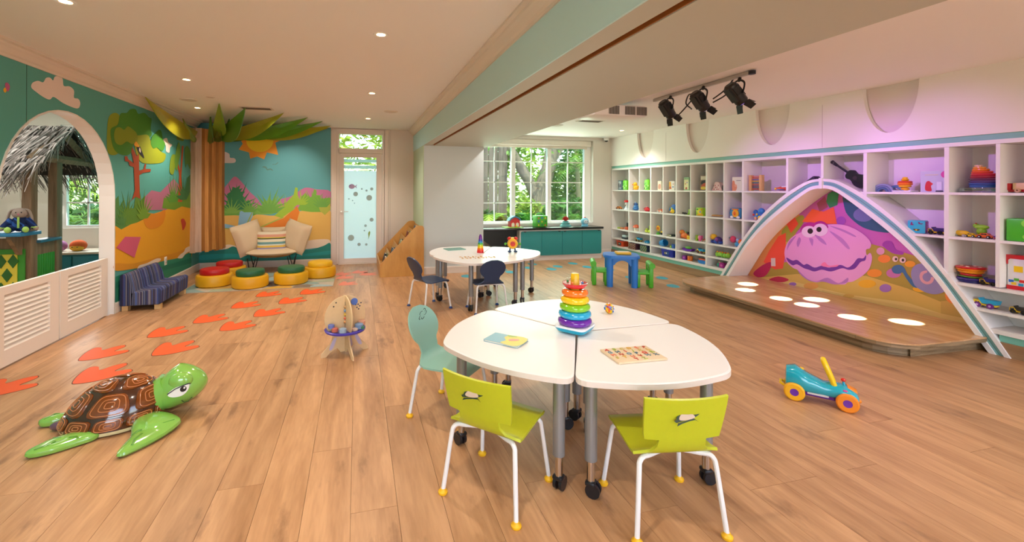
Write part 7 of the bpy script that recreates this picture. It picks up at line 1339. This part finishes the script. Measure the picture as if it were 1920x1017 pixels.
t=T_('toy_cup','small blue cup with a lime block on the fourth row','toy',4,6.66); B().use(M('#3a6ac0',.35)).lathe([(0,0),(.026,0),(.03,.07),(.024,.07),(.02,.02),(0,.02)],14,(.01,0,0)).build('cup',t); B().use(LIME).box((-.045,0,.02),(.03,.03,.04),bev=.004).build('lime_block',t)
t=T_('toy_boat','purple and green toy boat on the fourth row','toy',4,6.28); B().use(PUR).plate(spl([(-.10,.045),(-.08,.005),(.08,.005),(.10,.045),(.0,.038)],3),.07,(0,.035,0),*PF).build('hull',t); B().use(M('#6ac03a',.35)).ell((-.005,0,.055),(.07,.035,.022)).build('deck',t)
dumper('yellow and blue dump truck on the fourth row beside the purple boat',4,6.00,.15,'#f0c42c','#2a9ac8','#5a2a20',hub='#a03a6a',face=True)
t=T_('toy_caterpillar','green toy caterpillar with orange knobs near the arch foot','toy',4,5.52)
for k in range(5): o=B().use(M(['#8ac83a','#9ad03c','#7cc034'][k%3],.35)).ell((-.10+.05*k,0,.038+.006*sin(k*2)),(.036,.035,.036)).build('segment',t); B().use(M(['#f0a01c','#e8601c'][k%2],.35)).ell((-.10+.05*k,-.005,.078),(.016,.014,.012),8,6).build('knob',t)
dumper('yellow and sky blue smiling dump truck on the fourth row right of the arch',4,2.605,.155,'#f4d02c','#2aa8d0','#6a1f7a',x=5.37,hub='#c8a0c8',face=True)
dumper('black and yellow toy truck just inside the picture edge, fourth row',4,2.40,.12,'#e8c020','#2a2a2a','#141416',x=5.37)
# --- bottom row
tray('orange and grey storage bin on the bottom row by the window wall',5,8.16,.24,.11,.2,'#d8481c','#3a4038'); 
def basket(label,y,w,cols):
    t=T_('woven_basket',label,'basket',5,y,5.42); B().use(M(cols[0],.7)).plate([(-w/2,.0),(w/2,0),(w*.52,.12),(-w*.52,.12)],.20,(0,.10,0),*PF).build('body',t)
    for k in range(int(w/.02)):
        for j in range(5):
            x=-w/2+.012+.02*k
            if x<w/2-.008: pr(B(),[(x-.007,.014+.022*j),(x,.004+.022*j),(x+.007,.014+.022*j),(x,.024+.022*j)],M(cols[1+(k+2*j)%(len(cols)-1)],.6),-.1,.002).build('weave_patch',t)
basket('purple and yellow woven basket on the bottom row',7.72,.24,('#4a2030','#d8c04a','#a02848','#e8dcc0','#3a2a4a')); basket('blue and green woven basket on the bottom row',7.36,.20,('#22304a','#8ab83a','#d8d45a','#4a6aa0'))
tray('deep blue storage bin with a picture label on the bottom row',5,6.78,.30,.125,.2,'#1f2fa8','#2a4a7a')
cubetoy('small purple block on the bottom row',5,6.36,.07,'#8a2a9a',[('#c86ac0',circle(24,12,0,50))],name='toy_block')
t=T_('toy_drum','small orange toy drum on the bottom row','toy',5,6.22); B().use(ORG).lathe([(0,0),(.04,0),(.042,.07),(.036,.078),(0,.078)],18).build('shell',t); B().use(M('#f4a04a',.4)).torus((0,0,.07),.04,.004,18,6).build('hoop',t)
t=T_('toy_boat','orange and blue toy boat on the bottom row','toy',5,5.93); B().use(BLU).plate(spl([(-.09,.05),(-.07,.005),(.08,.005),(.10,.05)],3),.08,(0,.04,0),*PF).build('hull',t); B().use(M('#e8582c',.35)).box((.0,0,.065),(.17,.08,.025),bev=.008).build('deck',t)
blob('teal toy pot with a cream lid at the foot of the arch, bottom row',5,5.62,[('pot','#1f8a7a',(0,0,.035),(.045,.04,.036)),('lid','#d8d0a0',(0,0,.075),(.016,.016,.016))],name='toy_pot')
cubetoy('magenta block at the foot of the arch, bottom row',5,5.50,.075,'#b02a8a',[('#d86ab8',circle(24,12,0,50))],name='toy_block')
# --- toys on the worktop under the window
def wt(name,label,x,y=8.12): return thing(name,label,'toy',(x,y,.642))
t=wt('toy_barn','red and blue toy barn with an arched roof on the worktop',2.98); B().use(M('#c8302c',.4)).box((0,0,.075),(.20,.14,.13)).build('walls',t); B().use(M('#3a7a9a',.4)).plate([(-.13,.13),(-.09,.19),(0,.23),(.09,.19),(.13,.13),(.11,.13),(.07,.17),(0,.20),(-.07,.17),(-.11,.13)],.16,(0,.08,0),*PF).build('roof',t); B().use(M('#c8302c',.4)).plate([(-.1,.13),(.1,.13),(.06,.175),(0,.2),(-.06,.175)],.13,(0,.065,0),*PF).build('gable',t)
for x in (-.045,.045): pr(B(),[(x-.03,.02),(x+.03,.02),(x+.03,.08),(x,.10),(x-.03,.08)],M('#e8dcc8',.4),-.07,.004).build('barn_doorway',t)
B().use(M('#8ac03a',.4)).box((-.04,-.03,.006),(.36,.26,.012),bev=.004).build('grass_base',t); B().use(M('#e8b43a',.4)).ell((.02,-.08,.03),(.02,.02,.02)).build('toy_animal',t)
t=wt('activity_cube','green bead and shape cube standing before the middle window sash',3.53); B().use(M('#4aa82c',.4)).box((0,0,.115),(.24,.2,.22),bev=.012).build('body',t)
for k in range(9): pr(B(),circle(.022,12,-.07+.07*(k%3),.045+.07*(k//3)) if k%2 else [(-.09+.07*(k%3),.028+.07*(k//3)),(-.05+.07*(k%3),.028+.07*(k//3)),(-.07+.07*(k%3),.065+.07*(k//3))],M(['#d8b83a','#2a7a3a','#c8602c','#2f7a9a'][k%4],.4),-.1,.003).build('shape',t)
B().use(M('#5ab83a',.4)).tube(spl([(-.08,0,.22),(-.06,0,.26),(.06,0,.26),(.08,0,.22)],4,False),.008,8).build('top_wire',t)
t=wt('toy_volcano','teal stepped toy with a fuzzy red top on the worktop',4.09); B().use(M('#4a8a8a',.4)).lathe([(0,0),(.12,0),(.11,.03),(.085,.04),(.08,.075),(.06,.085),(.055,.11),(0,.11)],20).build('stepped_base',t)
fz=B().use(M('#b82a1c',.7)); rf=random.Random(2)
for k in range(60):
    a=rf.uniform(0,2*pi); b_=rf.uniform(0,1.3); fz.tube([(0,0,.11),(.075*cos(a)*sin(b_),.06*sin(a)*sin(b_),.12+.085*cos(b_))],[.012,.004],5)
fz.build('fuzzy_top',t)
t=wt('toy_robot_clock','pale blue round toy with a face on the worktop, by the right window sash',4.52); B().use(M('#6ab0cc',.35)).lathe([(0,0),(.07,0),(.065,.03),(.05,.035),(0,.035)],18).build('foot_base',t); B().use(M('#7abcd4',.35)).ell((0,0,.095),(.085,.06,.075)).build('body',t); B().use(M('#c8d8e0',.35)).ell((0,-.045,.09),(.05,.022,.045)).build('face',t); B().use(M('#3a3a5a',.4)).ell((-.02,-.068,.10),.008,8,5).ell((.02,-.068,.10),.008,8,5).build('eyes',t); B().use(M('#c8503a',.4)).ell((0,0,.17),(.025,.02,.016)).build('top_button',t)
# ================================================================== the garden outside
GRASS=M('#6f8a34',.95,noise=.3,nscale=3)
struct(B().use(GRASS).box((0,21,-.12),(60,24.6,.2)),'ground','garden lawn outside the windows','ground')
def leafmat(c1,c2):
    mt=M(c1,.45); key=('leaf',c1,c2)
    if key in MATS: return MATS[key]
    mt=bpy.data.materials.new('foliage'); mt.use_nodes=True; n=mt.node_tree.nodes; l=mt.node_tree.links; p=n['Principled BSDF']; p.inputs['Roughness'].default_value=.4
    tc=n.new('ShaderNodeTexCoord'); nz=n.new('ShaderNodeTexNoise'); nz.inputs['Scale'].default_value=6; cr=n.new('ShaderNodeValToRGB'); cr.color_ramp.elements[0].position=.35; cr.color_ramp.elements[1].position=.65
    cr.color_ramp.elements[0].color=lin(c1); cr.color_ramp.elements[1].color=lin(c2); l.new(tc.outputs['Object'],nz.inputs[0]); l.new(nz.outputs[0],cr.inputs[0]); l.new(cr.outputs[0],p.inputs['Base Color'])
    t=n.new('ShaderNodeBsdfTranslucent'); l.new(cr.outputs[0],t.inputs[0]); mx=n.new('ShaderNodeMixShader'); mx.inputs[0].default_value=.35; l.new(p.outputs[0],mx.inputs[1]); l.new(t.outputs[0],mx.inputs[2]); l.new(mx.outputs[0],n['Material Output'].inputs[0])
    MATS[key]=mt; return mt
LM=[leafmat('#3f6a1c','#7a9a34'),leafmat('#2a5a20','#5a8a30'),leafmat('#7a9a2c','#b8c850'),leafmat('#1f4a1c','#4a7a2c')]
def bush(label,c,r,n,k,size=.12,name='garden_bush',cat='bush'):
    b=B().use(LM[k]); rn=random.Random(int(c[0]*31+c[1]*17+n))
    for i in range(n):
        d=V((rn.gauss(0,1),rn.gauss(0,1),rn.gauss(0,1))).normalized()*rn.uniform(.55,1)
        p=V((c[0]+d.x*r[0],c[1]+d.y*r[1],c[2]+d.z*r[2])); 
        if p.z<.02: p.z=.02+rn.random()*.1
        a=V((rn.gauss(0,1),rn.gauss(0,1),rn.gauss(0,.6))).normalized()*size*rn.uniform(.6,1.3); s=a.cross(V((rn.gauss(0,1),rn.gauss(0,1),rn.gauss(0,1)))).normalized()*size*.3
        b.add([p-a,p+s,p+a,p-s],[[0,1,2,3]])
    tag(b.build(name),label,cat)
def palm(label,x,y,h,n,L,k,seed,group=None):
    t=thing('palm_plant',label,'palm',(x,y,0),0,group); rn=random.Random(seed); TR=M('#8a7a5a',.9,noise=.2,nscale=8)
    B().use(TR).tube([(0,0,0),(.05,0,h*.5),(0,0,h)],[.09,.07,.06],9).build('trunk',t)
    for i in range(n):
        a=2*pi*i/n+rn.uniform(-.3,.3); e=rn.uniform(.3,1.25); LL=L*rn.uniform(.75,1.1); b=B().use(LM[k]); mid=[]
        for q in range(9):
            s=q/8; mid.append(V((cos(a)*LL*s*cos(e)*(1.1-.1*s),sin(a)*LL*s*cos(e),h+LL*s*sin(e)-LL*.75*s*s)))
        b.tube(mid,[.014-.0012*q for q in range(9)],5)
        for q in range(1,9):
            for sub in (0,.5):
                p=mid[q]-(mid[q]-mid[q-1])*sub; tg=(mid[q]-mid[q-1]).normalized(); sd=tg.cross(V((0,0,1))).normalized(); ll=L*.30*(1-abs(q/8-.45)*.9)
                for s in (-1,1):
                    e_=p+(sd*s+tg*.7+V((0,0,-.25))).normalized()*ll; w_=tg*.022; b.add([p-w_,p+w_,e_],[[0,1,2]])
        b.build('frond',t)
FW=wood('#6e5e54','#4a3c34',.85,(9,9,1),per_object=.15)
fc=thing('garden_fence','tall weathered board fence seen through the left window sash','fence',(3.0,11.2,0))
for k in range(14): B().use(FW).box((-.9+.135*k,.02*(k%2),1.35+.03*(k%3)),(.125,.022,2.7)).build('fence_board',fc)
for z in (.4,2.2): B().use(FW).box((-.02,.05,z),(1.9,.04,.09)).build('fence_rail',fc)
BARK=M('#7c6c5c',.95,noise=.3,nscale=7,bump=.6)
gt=thing('garden_tree','big forked garden tree with grey bark beyond the window','tree',(5.0,11.6,0))
B().use(BARK).tube([(0,0,0),(.02,0,.8),(.05,0,1.25),(.30,0,2.0),(.55,0,3.2),(.7,0,4.4)],[.28,.24,.22,.2,.17,.12],12).build('trunk',gt)
B().use(BARK).tube([(.02,0,1.0),(-.25,.1,1.6),(-.7,.1,2.3),(-1.2,.0,3.0),(-1.6,0,4)],[.17,.15,.14,.12,.08],10).build('branch',gt); B().use(BARK).tube([(.35,0,2.1),(.7,.2,2.5),(1.3,.3,3.4)],[.12,.1,.07],9).build('branch',gt)
cw=B().use(LM[0]); rn=random.Random(8)
for i in range(1500):
    p=V((rn.gauss(-.2,1.2),rn.gauss(.2,.7),rn.uniform(2.3,4.6))); a=V((rn.gauss(0,1),rn.gauss(0,1),rn.gauss(0,.5))).normalized()*.09; s=a.cross(V((rn.gauss(0,1),rn.gauss(0,1),1))).normalized()*.035; cw.add([p-a,p+s,p+a,p-s],[[0,1,2,3]])
cw.build('crown',gt)
palm('slim palm close to the right window sash',5.9,11.0,2.0,11,1.3,0,1); palm('pale palm with wide fronds before the board fence',3.0,10.0,.5,11,1.15,2,2); palm('low dark palm in the middle of the window garden',3.9,9.8,.35,10,.9,3,3); palm('bright palm low at the right of the window garden',5.2,9.9,.5,10,1.0,0,4); palm('tall palm behind the garden tree',6.9,13.0,3.0,12,1.6,1,5)
palm('arching palm outside the side room window',-5.0,9.6,.7,12,1.3,0,6); palm('second palm outside the side room window, set farther back',-6.3,11.2,1.3,12,1.5,2,7)
bush('dense bush low behind the left window sash',(3.0,10.3,.35),(.7,.4,.5),900,3,.13); bush('mid green bush low behind the middle window sash',(4.3,10.6,.4),(.7,.4,.45),900,1,.12); bush('yellow green bush behind the middle window sash',(4.35,10.9,.75),(.5,.35,.4),600,2,.11); bush('dark bush low behind the right window sash',(5.4,10.5,.5),(.9,.5,.7),1100,1,.12)
bush('leafy bush right of the garden tree',(6.3,12.0,1.2),(1.1,.6,1.1),1500,0,.13); bush('tall leafy hedge plant far behind the right sash',(8.0,14.0,1.7),(1.8,.8,1.9),1800,3,.17); bush('tall hedge plant far behind the garden tree',(5.2,15.0,1.7),(1.9,.8,2.0),1800,2,.17)
bush('hedge plant above the board fence',(3.0,12.6,2.5),(1.8,.7,.9),1500,0,.14); bush('leafy hedge plant seen through the fanlight of the garden door',(.1,12.5,2.3),(1.8,.8,1.6),2000,2,.15); bush('hedge plant low outside the garden door',(.0,11.5,.7),(1.4,.5,.8),1200,0,.13)
bush('hedge plant outside the side room window',(-5.8,12.2,1.2),(1.8,.7,1.6),1800,0,.15); bush('dark bush low outside the side room window',(-5.0,10.4,.5),(1.0,.5,.6),1000,3,.13)
